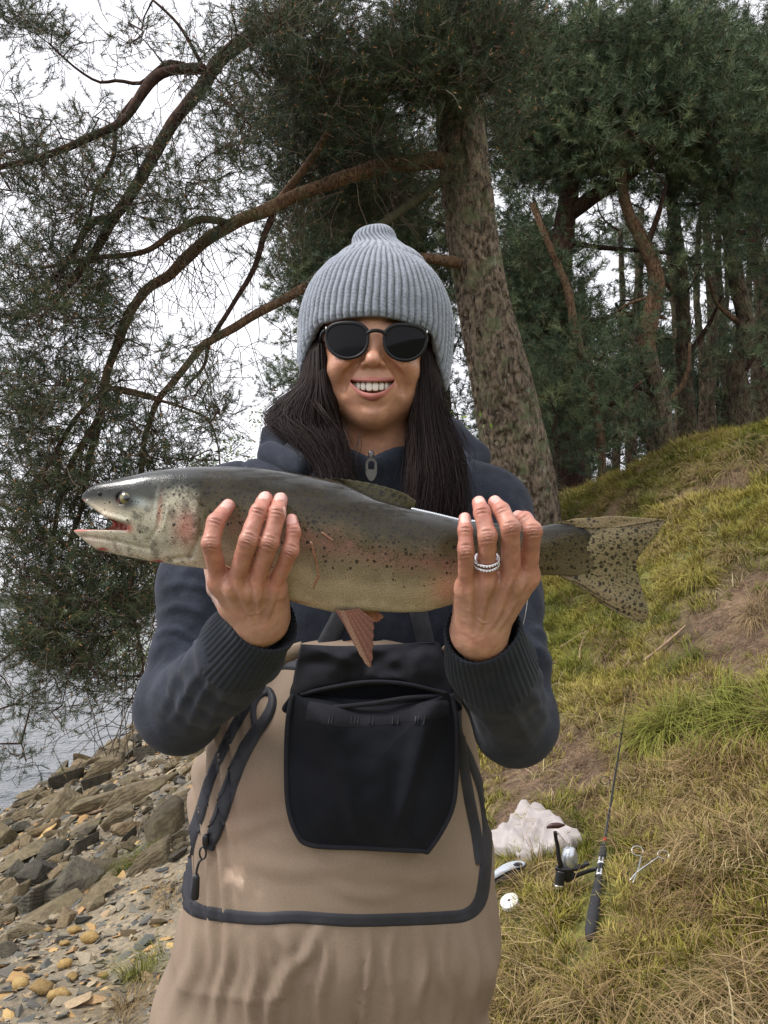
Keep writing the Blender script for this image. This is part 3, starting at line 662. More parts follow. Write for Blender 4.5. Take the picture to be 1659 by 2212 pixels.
# pine behind, whose low crown fills the space round the knit hat
nsh += forest_pine('bushy pine whose dark crown fills the space between the long limb and the knit hat', [(905, 1250), (890, 1000), (870, 800), (850, 600), (830, 450), (810, 300)], .13, .05, 9.4, [([(850, 600), (760, 560), (680, 600)], .03, .01), ([(840, 520), (900, 480), (940, 430)], .03, .01), ([(860, 700), (740, 640), (650, 690)], .03, .01)],
    [(660, 560, 70, 80, 1.5), (760, 520, 110, 90, 2), (880, 500, 90, 90, 2), (640, 650, 50, 50, 1.3), (620, 700, 40, 40, .9), (700, 630, 70, 60, 1.5), (900, 620, 60, 60, 1.6), (820, 330, 120, 90, 1.5), (700, 330, 90, 90, 1.2)], 800, gaps=[(560, 740, 60, 110), (600, 560, 30, 40)] + gapsC)
# a small pale conifer far off by the lake
nsh += forest_pine('small pale green conifer far off behind the shoulder', [(705, 1250), (700, 1000), (690, 900), (680, 790), (675, 750)], .05, .02, 16, [], [(610, 790, 30, 20, 1.6), (640, 820, 50, 25, 2), (590, 840, 30, 18, 1.4), (650, 770, 20, 20, 1.4), (680, 870, 60, 50, 2)], 830, per=26, scale=1.0, npc=7)
# far wood: reads as one mass
r_ = np.random.default_rng(77); far = []
for _ in range(21000):
    px = r_.uniform(1090, 1750); py = r_.uniform(60, 1000) if r_.random() < .75 else r_.uniform(700, 1060); d = r_.uniform(13, 22)
    if in_gap(px, py, GAPS): continue
    dens = .45 + .4 * math.sin(px * .013 + 1) * math.sin(py * .011) + (.35 if py < 420 else 0) + (.25 if py > 820 else 0) + (.3 if px < 1240 else 0)
    if r_.random() < dens * .6: far.append(W(px, py, d))
far = np.array(far)
D = r_.normal(size=far.shape) + [0, 0, .4]; D /= np.linalg.norm(D, axis=1)[:, None]
scatter('distant_woods', far, euler_dir(D, r_.random(len(far)) * 6.28), r_.uniform(1.6, 3.2, len(far)), r_.integers(0, 5, len(far)), far_shoots, None, label='dark mass of pine foliage deep in the wood behind the trunks', cat='woods')
# leafy spring bush along the lake shore behind the drooping boughs
m_leaf = needle_mat('young_leaves', (.10, .17, .02), (.17, .25, .03), (.26, .32, .06))
leafs = []
for s_ in range(3):
    r = np.random.default_rng(s_ + 50); V = []; F = []
    for i in range(16):
        c = r.normal(size=3) * .05; a1 = r.normal(size=3); a1 /= np.linalg.norm(a1); a2 = np.cross(a1, r.normal(size=3)); a2 /= np.linalg.norm(a2); k = len(V); s2 = .016
        V += [c - a1 * s2, c - a2 * s2 * .5, c + a1 * s2, c + a2 * s2 * .5]; F.append((k, k + 1, k + 2, k + 3))
    leafs.append(proto('leaf_spray', np.array(V), F, m_leaf))
def bush(label, blobs, d, n, seed, stems=5):
    r = np.random.default_rng(seed); C = []
    for px, py, rx, ry in blobs:
        for _ in range(int(n * rx * ry / 1000)): u = r.normal(size=2) * .5; C.append(W(px + u[0] * rx, py + u[1] * ry, d + r.normal() * .3))
    C = np.array(C); bx, by = C[:, 0].mean(), C[:, 1].mean(); gz = max(G1(bx, by), 0)
    o = root('leafy_shrub', (bx, by, gz), label, 'shrub'); st = []
    for i in range(stems):
        c = C[r.integers(len(C))]; st.append(limb(o, [np.array([bx + r.normal() * .1, by, gz - .1]), (np.array([bx, by, gz]) + c) / 2 + r.normal(size=3) * .1, c], .006, .003, m_twig, seed + i, n=10, k=4, name='stem'))
    ln = tree_clusters(np.concatenate(st), C[::3], seed); V, F = twig_mesh(ln, .006, .002); add('twigs', V, F, m_twig, o, kind='stuff')
    D = r.normal(size=C.shape); D /= np.linalg.norm(D, axis=1)[:, None]
    scatter('foliage', C, euler_dir(D, r.random(len(C)) * 6), r.uniform(.7, 1.3, len(C)), r.integers(0, 3, len(C)), leafs, o)
bush('yellow green spring shrub behind the drooping pine boughs under the trout head', [(300, 1250, 70, 60), (250, 1400, 90, 60), (350, 1220, 40, 30), (200, 1180, 60, 40)], 8.5, 14, 900)
bush('pale leafy sapling against the white sky beside the charcoal hood', [(500, 960, 50, 40), (440, 1000, 60, 30), (560, 900, 20, 30)], 9.5, 10, 920)
bush('small bright leaved seedling in front of the big trunk beside the dark hair', [(985, 950, 12, 28), (1000, 1020, 12, 12)], 5.2, 30, 940, 2)

# ------------------------------------------------------------------ the person
H_ = Cc(806, 784, 1.10)
def hp(x, y, z): return H_ + np.array([x, y, -z]) * .001            # face frame, millimetres: right, up, towards the viewer
person = root('person', (0.0, 1.2, G1(0, 1.2)), 'smiling angler in grey knit hat and sunglasses holding up the trout in both hands', 'person')

def ULIP(c): return -25.4 + 3.6 * c ** 2
def LLIP(c): return -39.8 + 14.6 * c ** 2.2
def lipq(x): return 7.0 - 15.5 * (np.abs(x) / 28.5) ** 2.2
def head_sdf(p):
    q = (p - H_.astype(np.float32)) * 1000.0; q[..., 2] *= -1
    xs = np.abs(q[..., 0]); s = q.copy(); s[..., 0] = xs
    d = ell(q, (0, 42, -88), (74, 92, 92))
    d = smin(d, ell(q, (0, 10, -62), (63, 82, 66)), 22)
    d = smin(d, ell(q, (0, -35, -46), (46, 44, 49)), 24)                 # jaw
    d = smin(d, ell(q, (-2, -64, -27), (19, 17, 25)), 20)               # chin
    d = smin(d, ell(s, (46, -30, -60), (15, 26, 34)), 20)               # jaw corner
    d = smin(d, ell(s, (35, -4, -19), (24, 21, 23)), 13)                 # lifted cheeks
    d = smin(d, ell(s, (27, 33, -9), (28, 8, 13)), 12)                  # brow
    d = smin(d, ell(q, (-1, -31, -24), (33, 23, 31)), 12)               # muzzle
    d = smin(d, cap_(q, (0, 36, -5), (0, 6, 13.5), 5.6, 6.6), 9)         # nose
    d = smin(d, ell(q, (0, 1.0, 14.5), (10, 8.6, 10)), 6)
    d = smin(d, ell(s, (14.5, -1.5, 6), (7.2, 6.0, 8)), 5)
    d = smax(d, -ell(s, (7.4, -7.6, 12), (3.8, 3.0, 6.5)), 1.2)           # nostrils
    d = smax(d, -ell(s, (32, 33, 16), (15, 9, 8)), 8)                   # eye sockets
    # fold from nose wing round the mouth corner
    for a, b_ in (((19, 1, 8), (31, -12, 4)), ((31, -12, 4), (39, -30, -4))):
        d = smax(d, -cap_(s, a, b_, 2.6, 2.6), 7)
    d = smax(d, -ell(q, (0, -57, 7), (19, 3.5, 4)), 8)                  # under the lower lip
    d = smax(d, -cap_(q, (0, -10, 18), (0, -17, 16.5), 1.4), 4)         # philtrum
    # mouth opening: a smile
    x = q[..., 0] + 1.0; y = q[..., 1]; cx = np.abs(x) / 27.0
    up = ULIP(cx); lo = LLIP(cx)
    mo = np.maximum(np.maximum(y - up, lo - y), np.maximum(np.abs(x) - 28, np.maximum(q[..., 2] - 40, -16 - q[..., 2]))) * .85
    # lips as swept tubes along the opening
    box = (np.abs(q[..., 0] + 1) < 40) & (q[..., 1] > -52) & (q[..., 1] < -12) & (q[..., 2] > -24)
    qb = q[box]; db = d[box]
    for k in range(-7, 7):
        x0, x1 = k * 4.05, (k + 1) * 4.05; c0, c1 = abs(x0) / 27, abs(x1) / 27
        u0, u1 = ULIP(c0), ULIP(c1); l0, l1 = LLIP(c0), LLIP(c1)
        r0, r1 = 3.1 - 1.3 * min(c0, 1.1), 3.1 - 1.3 * min(c1, 1.1)
        db = smin(db, cap_(qb, (x0 - 1, u0 + r0 * .75, lipq(x0) - 1.0), (x1 - 1, u1 + r1 * .75, lipq(x1) - 1.0), r0 * .95, r1 * .95), 3.0)
        r0, r1 = 4.3 - 2.2 * min(c0, 1.1), 4.3 - 2.2 * min(c1, 1.1)
        db = smin(db, cap_(qb, (x0 - 1, l0 - r0 * .8, lipq(x0) - 1.5), (x1 - 1, l1 - r1 * .8, lipq(x1) - 1.5), r0, r1), 3.0)
    d[box] = db
    d = smax(d, -mo, 1.2)
    # ears, neck
    d = smin(d, ell(s, (72, 16, -92), (9, 26, 17)), 6)
    d = smin(d, cap_(q, (0, -40, -88), (0, -190, -112), 52, 56), 16)
    return d * .001
Vh, Fh = sdf_mesh(head_sdf, (H_[0] - .09, H_[1] - .17, H_[2] - .034), (H_[0] + .09, H_[1] + .06, H_[2] + .15), .0013)
def skin_col(q):                                     # q: face frame mm
    n = fbm(q, .05, 3, 5)[:, None]; base = np.array([.50, .265, .165]) * (1 + .05 * n)
    def spot(c, r): return np.exp(-((((q - np.array(c)) / np.array(r)) ** 2).sum(1)))[:, None]
    ch = spot((38, 0, 0), (20, 14, 30)) + spot((-38, 0, 0), (20, 14, 30)) + .8 * spot((0, 0, 22), (12, 10, 14))
    base = base * (1 - .35 * np.clip(ch, 0, 1)) + np.array([.56, .235, .145]) * .35 * np.clip(ch, 0, 1)
    x = q[:, 0] + 1; y = q[:, 1]; cx = np.abs(x) / 27; up = ULIP(cx); lo = LLIP(cx)
    m_ = ((np.abs(x) < 29) & (q[:, 2] > -14)).astype(float)
    th = np.clip(1.15 - .55 * cx, .25, 1.2)
    lip = m_ * (sstep(up + 6.2 * th, up + 4.8 * th, y) * sstep(lo - 9.5 * th, lo - 7.8 * th, y))
    inner = m_ * (q[:, 2] < lipq(x) - 6.5) * ((y < up + 2) & (y > lo - 2))
    c = base * (1 - lip[:, None]) + np.array([.43, .155, .125]) * lip[:, None]
    c = c * (1 - inner[:, None]) + np.array([.10, .02, .018]) * inner[:, None]
    brow = np.exp(-(((np.abs(q[:, 0]) - 30) / 17) ** 4 + ((q[:, 1] - 53 + .006 * (np.abs(q[:, 0]) - 26) ** 2) / 3.8) ** 2)) * (q[:, 2] > -40)
    return c * (1 - .85 * brow[:, None]) + np.array([.03, .02, .015]) * .85 * brow[:, None]
Nh = None
def grad_norm0(f, V, e=.001):
    V = V.astype(np.float32); n = np.stack([f(V + np.array(k, np.float32) * e) - f(V - np.array(k, np.float32) * e) for k in ((1, 0, 0), (0, 1, 0), (0, 0, 1))], -1).astype(float)
    return n / (np.linalg.norm(n, axis=1)[:, None] + 1e-9)
qh = (Vh - H_) * [1000, 1000, -1000]; front = qh[:, 2] > -45
def crease(pts, wid, dep, puff=0.0):
    P_ = catmull(np.array([(x, y, 0) for x, y in pts], float), 24)[:, :2]; out = np.zeros(len(qh))
    for sg in (-1, 1):
        X2 = np.stack([qh[:, 0] * sg, qh[:, 1]], -1)[front]; D2 = np.linalg.norm(X2[:, None] - P_[None], axis=-1); k = D2.argmin(1); dm = D2.min(1); fade = np.sin(np.pi * np.clip((k + 2) / 27, 0, 1)) ** .5
        o = -dep * np.exp(-(dm / wid) ** 2) * fade + puff * np.exp(-((dm - wid * 2.2) / (wid * 1.5)) ** 2) * fade; out[front] += np.where(X2[:, 0] > -2, o, 0)
    return out
dh = crease([(16, 3), (24, -4), (32, -13), (37, -23), (39, -36)], 4.4, 4.4, .7) + crease([(17, 2), (25, -6), (34, -16), (39, -26), (40, -36)], 7.5, 2.6) + crease([(16, 20), (24, 13), (34, 10), (46, 13)], 3, 1.2) + crease([(8, -57), (15, -54), (21, -48)], 3, .7)
dh += front * 5.6 * (np.exp(-(((np.abs(qh[:, 0]) - 39) / 12) ** 2 + ((qh[:, 1] - 1) / 11) ** 2)))
dh += .25 * vnoise(qh, .12, 77) * front
Vh = Vh + grad_norm0(head_sdf, Vh) * dh[:, None] * .001
Ch = skin_col(qh)
Ch = Ch * (1 + .05 * vnoise(qh, .9, 3) + .05 * vnoise(qh, .35, 4))[:, None]

# hands -------------------------------------------------------------
def hand(fingers, thumb, wrist, elbow, h=.0012):
    """fingers: four lists of four joints (knuckle .. tip) with radii in metres"""
    fingers = [(a_, [r * 1.01 for r in b_]) for a_, b_ in fingers]; w0 = np.array(wrist); el = np.array(elbow)
    def f(p):
        kn = [fg[0][0] for fg in fingers]
        palm = None
        for i, k in enumerate(kn):
            base = w0 + (np.array([(i - 1.5) * .0075 * np.sign(kn[-1][0] - kn[0][0]), 0, 0]))
            inner = k + np.array([0, -.007, .0045])
            e = cap_(p, inner, base + np.array([0, .004, .004]), .0105, .0135); palm = e if palm is None else smin(palm, e, .012)
            palm = smin(palm, cap_(p, k * .8 + base * .2 + [0, 0, .024], base + [0, .016, .014], .012, .012), .014)
        palm = smin(palm, cap_(p, w0 + [0, 0, .005], w0 * .45 + el * .55, .0225, .030), .022)
        for i, (fg, rs) in enumerate(fingers):                       # metacarpal ridges run on from the fingers
            base = w0 + np.array([(i - 1.5) * .0075 * np.sign(kn[-1][0] - kn[0][0]), .004, -.003]); palm = smin(palm, cap_(p, kn[i] + [0, 0, .0008], base, rs[0] * .96, .0085), .008)
        for i, k in enumerate(kn):                                   # sinews on the back of the hand
            base = w0 + np.array([(i - 1.5) * .007 * np.sign(kn[-1][0] - kn[0][0]), .005, -.0175])
            palm = smin(palm, cap_(p, k + [0, -.004, -.0035], base, .0036, .0022), .0045)
        d = None
        for fg, rs in fingers:
            a = None
            for j in range(3):
                e = cap_(p, fg[j], fg[j + 1], rs[j], rs[j + 1]); a = e if a is None else smin(a, e, .003)
            for j in (1, 2):                                           # joints slightly thicker
                a = smin(a, L(p - np.asarray(fg[j], np.float32)) - rs[j] * 1.0, .001)
            a = smin(a, L(p - np.asarray(fg[0] + np.array([0, -.001, .001]), np.float32)) - rs[0] * 1.03, .004)
            e = smin(palm, a, .009); d = e if d is None else np.minimum(d, e)
        tp, tr = thumb; a = None
        for j in range(len(tp) - 1):
            e = cap_(p, tp[j], tp[j + 1], tr[j], tr[j + 1]); a = e if a is None else smin(a, e, .004)
        return smin(d, a, .009)
    P_ = np.array([q for fg, _ in fingers for q in fg] + list(thumb[0]) + [w0])
    lo = P_.min(0) - .03; hi = P_.max(0) + .035; lo[1] -= .05; hi[2] += .035
    hi[2] = min(hi[2], 1.0); V, F = sdf_mesh(f, lo, hi, h)
    n = fbm(V, 90, 3, 6)[:, None]; c = np.array([.44, .245, .165]) * (1 + .07 * n)
    red = np.zeros(len(V)); nail = np.zeros(len(V))
    for fg, rs in fingers:
        for j, (wd_, rr) in enumerate(((.75, .0095), (.9, .0105), (.7, .008), (1.0, .013))):
            red = np.maximum(red, wd_ * np.exp(-(np.linalg.norm(V - fg[j], axis=1) / rr) ** 2))
        for j in range(3):
            ab = fg[j + 1] - fg[j]; tt = np.clip((V - fg[j]) @ ab / (ab @ ab), 0, 1); dd = np.linalg.norm(V - fg[j] - tt[:, None] * ab, axis=1)
            red = np.maximum(red, (.45 + .15 * j) * np.exp(-(dd / .012) ** 4))
        ax = fg[3] - fg[2]; ax = ax / np.linalg.norm(ax); back = np.array([0, .25, -1.0]); back -= ax * (back @ ax); back /= np.linalg.norm(back); sd_ = np.cross(ax, back)
        q = V - (fg[3] - ax * .0050); u = q @ ax; v = q @ sd_; w_ = q @ back
        nm = (w_ > .25 * rs[3]) * sstep(1.05, .9, (np.abs(u) / .0072) ** 3 + (np.abs(v) / .0052) ** 3); rim = np.exp(-(((np.abs(u) / .0072) ** 3 + (np.abs(v) / .0052) ** 3 - 1.15) / .35) ** 2) * (w_ > .1 * rs[3]) * (u < .006)
        nail = np.maximum(nail, nm); V = V + back * (nm * .0005 - rim * .0006)[:, None]; nail = nail - .55 * rim
    wr = np.zeros(len(V))
    for fg, rs in fingers:
        for j, am in ((1, 1.0), (2, .6)):
            ax = fg[j + 1] - fg[j - 1]; ax = ax / np.linalg.norm(ax); q = V - fg[j]; u = q @ ax; rr_ = np.linalg.norm(q - u[:, None] * ax, axis=1); bk = np.clip(-q[:, 2] / rs[j], 0, 1)
            wr += am * bk * (rr_ < rs[j] * 1.4) * np.exp(-(u / .0050) ** 2) * (.5 + .5 * np.sin(u / .0029 * 6.283 + 1.2 * vnoise(V, 300, 3)))
    V = V + np.array([0, 0, 1.0]) * (wr * .0005)[:, None]; red = np.clip(red * .9, 0, 1)
    c = c * (1 - .5 * wr)[:, None]  # shade of the knuckle wrinkles painted into the skin colour
    c = c * (1 - red[:, None]) + np.array([.52, .18, .135]) * red[:, None]
    nl = np.clip(nail, 0, 1)[:, None]; c = c * (1 - nl) + np.array([.70, .42, .36]) * nl; c = c * (1 - .35 * np.clip(-nail, 0, 1))[:, None]
    return V, F, np.clip(c, 0, 1)
mm = .001
def J(*pts): return [Cc(*p) for p in pts]
RF = [(J((474, 1252, .842), (455, 1174, .812), (466, 1128, .818), (493, 1093, .838)), [9.2 * mm, 8.9 * mm, 8.3 * mm, 6.9 * mm]),
      (J((509, 1262, .834), (537, 1166, .800), (559, 1106, .808), (573, 1077, .826)), [9.6 * mm, 8.9 * mm, 8.2 * mm, 7.0 * mm]),
      (J((551, 1266, .834), (582, 1172, .802), (599, 1108, .808), (606, 1078, .826)), [9.2 * mm, 8.5 * mm, 7.9 * mm, 6.6 * mm]),
      (J((594, 1264, .840), (627, 1190, .808), (634, 1148, .810), (630, 1122, .820)), [8.2 * mm, 7.3 * mm, 6.7 * mm, 5.7 * mm])]
LF = [(J((1008, 1266, .838), (1007, 1189, .806), (1005, 1146, .808), (1004, 1120, .818)), [8.6 * mm, 7.5 * mm, 6.9 * mm, 6.0 * mm]),
      (J((1050, 1252, .832), (1053, 1158, .800), (1041, 1106, .808), (1035, 1087, .822)), [9.4 * mm, 8.7 * mm, 7.8 * mm, 6.8 * mm]),
      (J((1104, 1250, .834), (1103, 1140, .798), (1084, 1104, .812), (1069, 1085, .826)), [9.6 * mm, 8.9 * mm, 8.0 * mm, 6.8 * mm]),
      (J((1140, 1240, .842), (1151, 1146, .812), (1134, 1122, .826), (1120, 1118, .840)), [9.2 * mm, 8.6 * mm, 7.8 * mm, 6.8 * mm])]
WR, EL = Cc(562, 1345, .868), Cc(385, 1530, 1.12)
WL, ER = Cc(1036, 1375, .868), Cc(1125, 1560, 1.10)
def kn_lines(fingers):
    out = []
    for fg, rs in fingers:
        for j, offs in ((1, (-11, -4, 3, 10)), (2, (-3, 4))):
            a0, a1 = fg[j - 1], fg[j + 1]; ax = np.array([a1[0] - a0[0], -(a1[1] - a0[1])]); ax /= np.linalg.norm(ax); px = fg[j][0] / fg[j][2] * FOC + 829.5; py = 1106 - fg[j][1] / fg[j][2] * FOC; sd = np.array([-ax[1], ax[0]]); r = rs[j] / fg[j][2] * FOC * .62
            for o in offs: c = np.array([px, py]) + ax * o; out.append(([c - sd * r, c + ax * 1.5, c + sd * r], 2.4, -.0009))
    return out
def detail_hand(V, F, C, fingers, extra):
    N = vnormals(V, F)
    if np.mean(N[:, 2] * np.sign(V[:, 2] - V[:, 2].mean())) < 0: N = -N
    k = crease_lines(V, N, kn_lines(fingers)); d = k + crease_lines(V, N, extra) + .00025 * vnoise(V, 260, 8) + .0004 * vnoise(V, 90, 9)
    C = C * (1 - .42 * np.clip(-k / .0009, 0, 1))[:, None] * (1 + .12 * vnoise(V, 120, 4))[:, None]; C[:, 1:] *= (1 - .10 * np.clip(vnoise(V, 70, 5), 0, 1))[:, None]  # skin colour darkened along the knuckle creases as painted shade
    return V + N * d[:, None], F, C
V1, F1, C1 = hand(RF, (J((500, 1310, .87), (470, 1270, .93), (455, 1200, .955), (450, 1150, .955)), [14 * mm, 11 * mm, 10 * mm, 8 * mm]), WR, EL)
V1, F1, C1 = detail_hand(V1, F1, C1, RF, [([(508, 1262), (528, 1305), (548, 1345)], 5, .0016), ([(551, 1266), (556, 1308), (561, 1342)], 5, .0015), ([(597, 1264), (588, 1305), (575, 1338)], 5, .0015), ([(492, 1250), (508, 1290), (525, 1318)], 7, -.0018), ([(530, 1250), (541, 1285), (550, 1310)], 6, -.0018), ([(574, 1250), (573, 1285), (570, 1310)], 6, -.0017), ([(515, 1300), (535, 1325), (560, 1322), (580, 1305)], 2.6, .0007)])
V2, F2, C2 = hand(LF, (J((1080, 1310, .87), (1120, 1270, .93), (1140, 1200, .945), (1145, 1150, .945)), [14 * mm, 11 * mm, 10 * mm, 8 * mm]), WL, ER)
V2, F2, C2 = detail_hand(V2, F2, C2, LF, [([(1052, 1255), (1048, 1300), (1038, 1355)], 5, .0016), ([(1106, 1252), (1088, 1305), (1062, 1358)], 5, .0018), ([(1140, 1245), (1112, 1302), (1078, 1358)], 5, .0018), ([(1012, 1270), (1018, 1310), (1022, 1350)], 5, .0011), ([(1030, 1245), (1030, 1280), (1028, 1315)], 6, -.0018), ([(1080, 1240), (1070, 1280), (1056, 1320)], 6, -.0020), ([(1124, 1235), (1104, 1280), (1078, 1325)], 6, -.0020), ([(1018, 1300), (1030, 1335), (1052, 1345), (1072, 1322)], 2.6, .0008), ([(1060, 1270), (1062, 1300), (1052, 1330)], 2.4, .0006)])
# the rest of the body, all under clothes
SR, SL = Cc(470, 1090, 1.25), Cc(1068, 1108, 1.25)
def body_sdf(p):
    d = cap_(p, Cc(800, 1080, 1.27), Cc(780, 1900, 1.2), .10, .115)
    d = smin(d, cap_(p, SR, SL, .05), .06); d = smin(d, cap_(p, Cc(806, 960, 1.24), Cc(803, 1090, 1.26), .05, .07), .05)
    for a, b_, c in ((SR, EL, WR), (SL, ER, WL)):
        d = smin(d, cap_(p, a, b_, .042, .034), .02); d = smin(d, cap_(p, b_, c * .75 + b_ * .25, .034, .027), .01)
    return d
Vb, Fb = sdf_mesh(body_sdf, (-.36, -.7, .8), (.30, .15, 1.42), .012)
hipL, hipR = Cc(690, 1950, 1.22), Cc(905, 1950, 1.22)
VV = [Vh, V1, V2, Vb]; FF = [Fh, F1, F2, Fb]; CCo = [Ch, C1, C2, np.tile([.5, .27, .17], (len(Vb), 1))]
o_ = 0; FA = []
for v, f_ in zip(VV, FF): FA.append(f_ + o_); o_ += len(v)
m_skin, t, b = new_mat('skin'); a = vcol(t); co = coord(t)
mo = ramp(t, noise(t, co, 55, 6, .65), [(.3, (.86, .76, .74)), (.7, (1.10, 1.10, 1.08))])
t.links.new(mixc(t, 1, a.outputs['Color'], mo.outputs[0], 'MULTIPLY'), b.inputs['Base Color'])
b.inputs['Subsurface Weight'].default_value = .08; b.inputs['Subsurface Radius'].default_value = (1, .35, .18); b.inputs['Subsurface Scale'].default_value = .006
t.links.new(ramp(t, noise(t, co, 38, 4), [(.3, (.34,) * 3), (.7, (.52,) * 3)]).outputs[0], b.inputs['Roughness'])
b.inputs['Specular IOR Level'].default_value = .5; b.inputs['Coat Weight'].default_value = .16; b.inputs['Coat Roughness'].default_value = .25; bump(t, b, noise(t, co, 260, 6, .7), .5, .0012)
add('body', cam2w(np.concatenate(VV)), np.concatenate(FA), m_skin, person, col=np.concatenate(CCo))

# teeth: one row, each tooth its own
m_tooth = simple('tooth_enamel', (.80, .76, .66), None, rough=.25, coat=.3)
def superbox(cx, cy, cz, rx, ry, rz, yaw=0, n=8, e=3.2):
    V = []; F = []
    for i in range(n + 1):
        ph = -math.pi / 2 + math.pi * i / n
        for j in range(2 * n):
            th = 2 * math.pi * j / (2 * n); f_ = lambda v: math.copysign(abs(v) ** (2 / e), v)
            x, y, z = rx * f_(math.cos(ph)) * f_(math.cos(th)), ry * f_(math.sin(ph)), rz * f_(math.cos(ph)) * f_(math.sin(th))
            V.append((cx + x * math.cos(yaw) + z * math.sin(yaw), cy + y, cz - x * math.sin(yaw) + z * math.cos(yaw)))
    for i in range(n):
        for j in range(2 * n): j2 = (j + 1) % (2 * n); F.append((i * 2 * n + j, i * 2 * n + j2, (i + 1) * 2 * n + j2, (i + 1) * 2 * n + j))
    return np.array(V), F
for sgn in (-1, 1):
    for x_, wd_, ht in ((4.0, 4.15, 5.7), (11.5, 3.5, 5.2), (17.8, 3.2, 5.0), (22.9, 2.6, 4.0)):
        V, F = superbox(sgn * x_ - 1, -30.2 + (x_ / 26) ** 2 * 3.0 - (5.7 - ht) * -.5, lipq(x_) - 4.6 - .009 * x_ ** 2, wd_ * .99, ht, 2.0, sgn * x_ * .022)
        V[:, 1] -= .5
        add('tooth', cam2w(np.array([hp(*v) for v in V])), F, m_tooth, person)
V, F = superbox(-1, -42, -12, 19, 4, 6); add('lower_gum', cam2w(np.array([hp(*v) for v in V])), F, simple('gum', (.22, .05, .045), None, rough=.4), person)

# sunglasses ----------------------------------------------------------
m_frame = simple('black_acetate', (.012, .012, .014), None, rough=.4, spec=.2)
m_lens = simple('dark_lens', (.006, .006, .008), None, rough=.06, spec=.12)
def lens_outline(cx, cy, sgn, n=48, grow=0.0):
    out = []
    for k in range(n):
        a_ = 2 * math.pi * k / n; c, s_ = math.cos(a_), math.sin(a_)
        rx, ry = 26.3 + grow, (20 if s_ > 0 else 24.5) + grow
        e = 2.7 if s_ > 0 else 2.05
        x = rx * math.copysign(abs(c) ** (2 / e), c); y = ry * math.copysign(abs(s_) ** (2 / e), s_)
        if s_ > 0: x *= 1.03
        x += -sgn * .08 * y * 0 + sgn * .09 * y
        out.append((cx + x, cy + y))
    return np.array(out)
sunglasses = sub('sunglasses', person)
roll = math.radians(-2.0)
def gz(x): return 17.0 - .0035 * (x - 3) ** 2
def gpt(x, y, dz=0.0):
    X0, Y0 = x - 4, y - 26; xx = 4 + X0 * math.cos(roll) - Y0 * math.sin(roll); yy = 26 + X0 * math.sin(roll) + Y0 * math.cos(roll)
    return hp(xx, yy, gz(x) + dz)
for sgn, cx in ((-1, -33), (1, 41)):
    cy = 27; ol = lens_outline(cx, cy, sgn)
    P_ = np.array([gpt(x, y) for x, y in ol]); n = len(P_); V = []; F = []
    ctr = P_.mean(0); k = 8
    for i in range(n):
        rad_ = P_[i] - ctr; rad_ /= np.linalg.norm(rad_); zax = np.array([0, 0, -1.0]); th_r = 2.2 + (1.0 if ol[i][1] > cy + 8 else 0)
        for j in range(k):
            a_ = 2 * math.pi * j / k; V.append(P_[i] + rad_ * (th_r * mm * math.cos(a_)) + zax * (2.1 * mm * math.sin(a_)))
    for i in range(n):
        for j in range(k): F.append((i * k + j, i * k + (j + 1) % k, ((i + 1) % n) * k + (j + 1) % k, ((i + 1) % n) * k + j))
    fr = add('glasses_rim', cam2w(np.array(V)), F, m_frame, sunglasses)
    V = []; F = []; rings = 6
    for dz, flip in ((.6, 0), (-1.2, 1)):
        o0 = len(V); V.append(gpt(cx, cy, dz + 1.6))
        for r_i in range(1, rings + 1):
            for x, y in ol:
                q = r_i / rings; V.append(gpt(cx + (x - cx) * q, cy + (y - cy) * q, dz + 1.6 * (1 - q * q)))
        for i in range(n):
            F.append((o0, o0 + 1 + i, o0 + 1 + (i + 1) % n) if not flip else (o0, o0 + 1 + (i + 1) % n, o0 + 1 + i))
            for r_i in range(rings - 1):
                a0 = o0 + 1 + r_i * n + i; a1 = o0 + 1 + r_i * n + (i + 1) % n; F.append((a0, a0 + n, a1 + n, a1) if not flip else (a0, a1, a1 + n, a0 + n))
    add('glasses_lens', cam2w(np.array(V)), F, m_lens, sunglasses)
    # temple arm to the ear, hinge rivet
    ex = cx + sgn * 29; P2 = np.array([gpt(ex, cy + 12), hp(4 + (ex - 4) + sgn * 4, cy + 10, -4), hp(sgn * 74 + 3, cy + 6, -50), hp(sgn * 78, cy + 2, -95), hp(sgn * 76, cy - 16, -112)])
    V, F = tube(catmull(P2, 24), .0024, 8, True, 1.0); add('glasses_temple', cam2w(V), F, m_frame, sunglasses)
    V, F = superbox(0, 0, 0, 1.1, 2.2, .8, e=2.5, n=5); q = gpt(cx + sgn * 27.5, cy + 14, 2.4); add('glasses_rivet', cam2w(V * mm + q), F, simple('rivet_metal', (.6, .6, .6), None, rough=.3, metal=1), sunglasses)
br = np.array([gpt(-8, 33), gpt(-3, 36.5, 1.5), gpt(4, 37.5, 2), gpt(11, 36.5, 1.5), gpt(16, 33)])
V, F = tube(catmull(br, 16), .0024, 8); add('glasses_bridge', cam2w(V), F, m_frame, sunglasses)

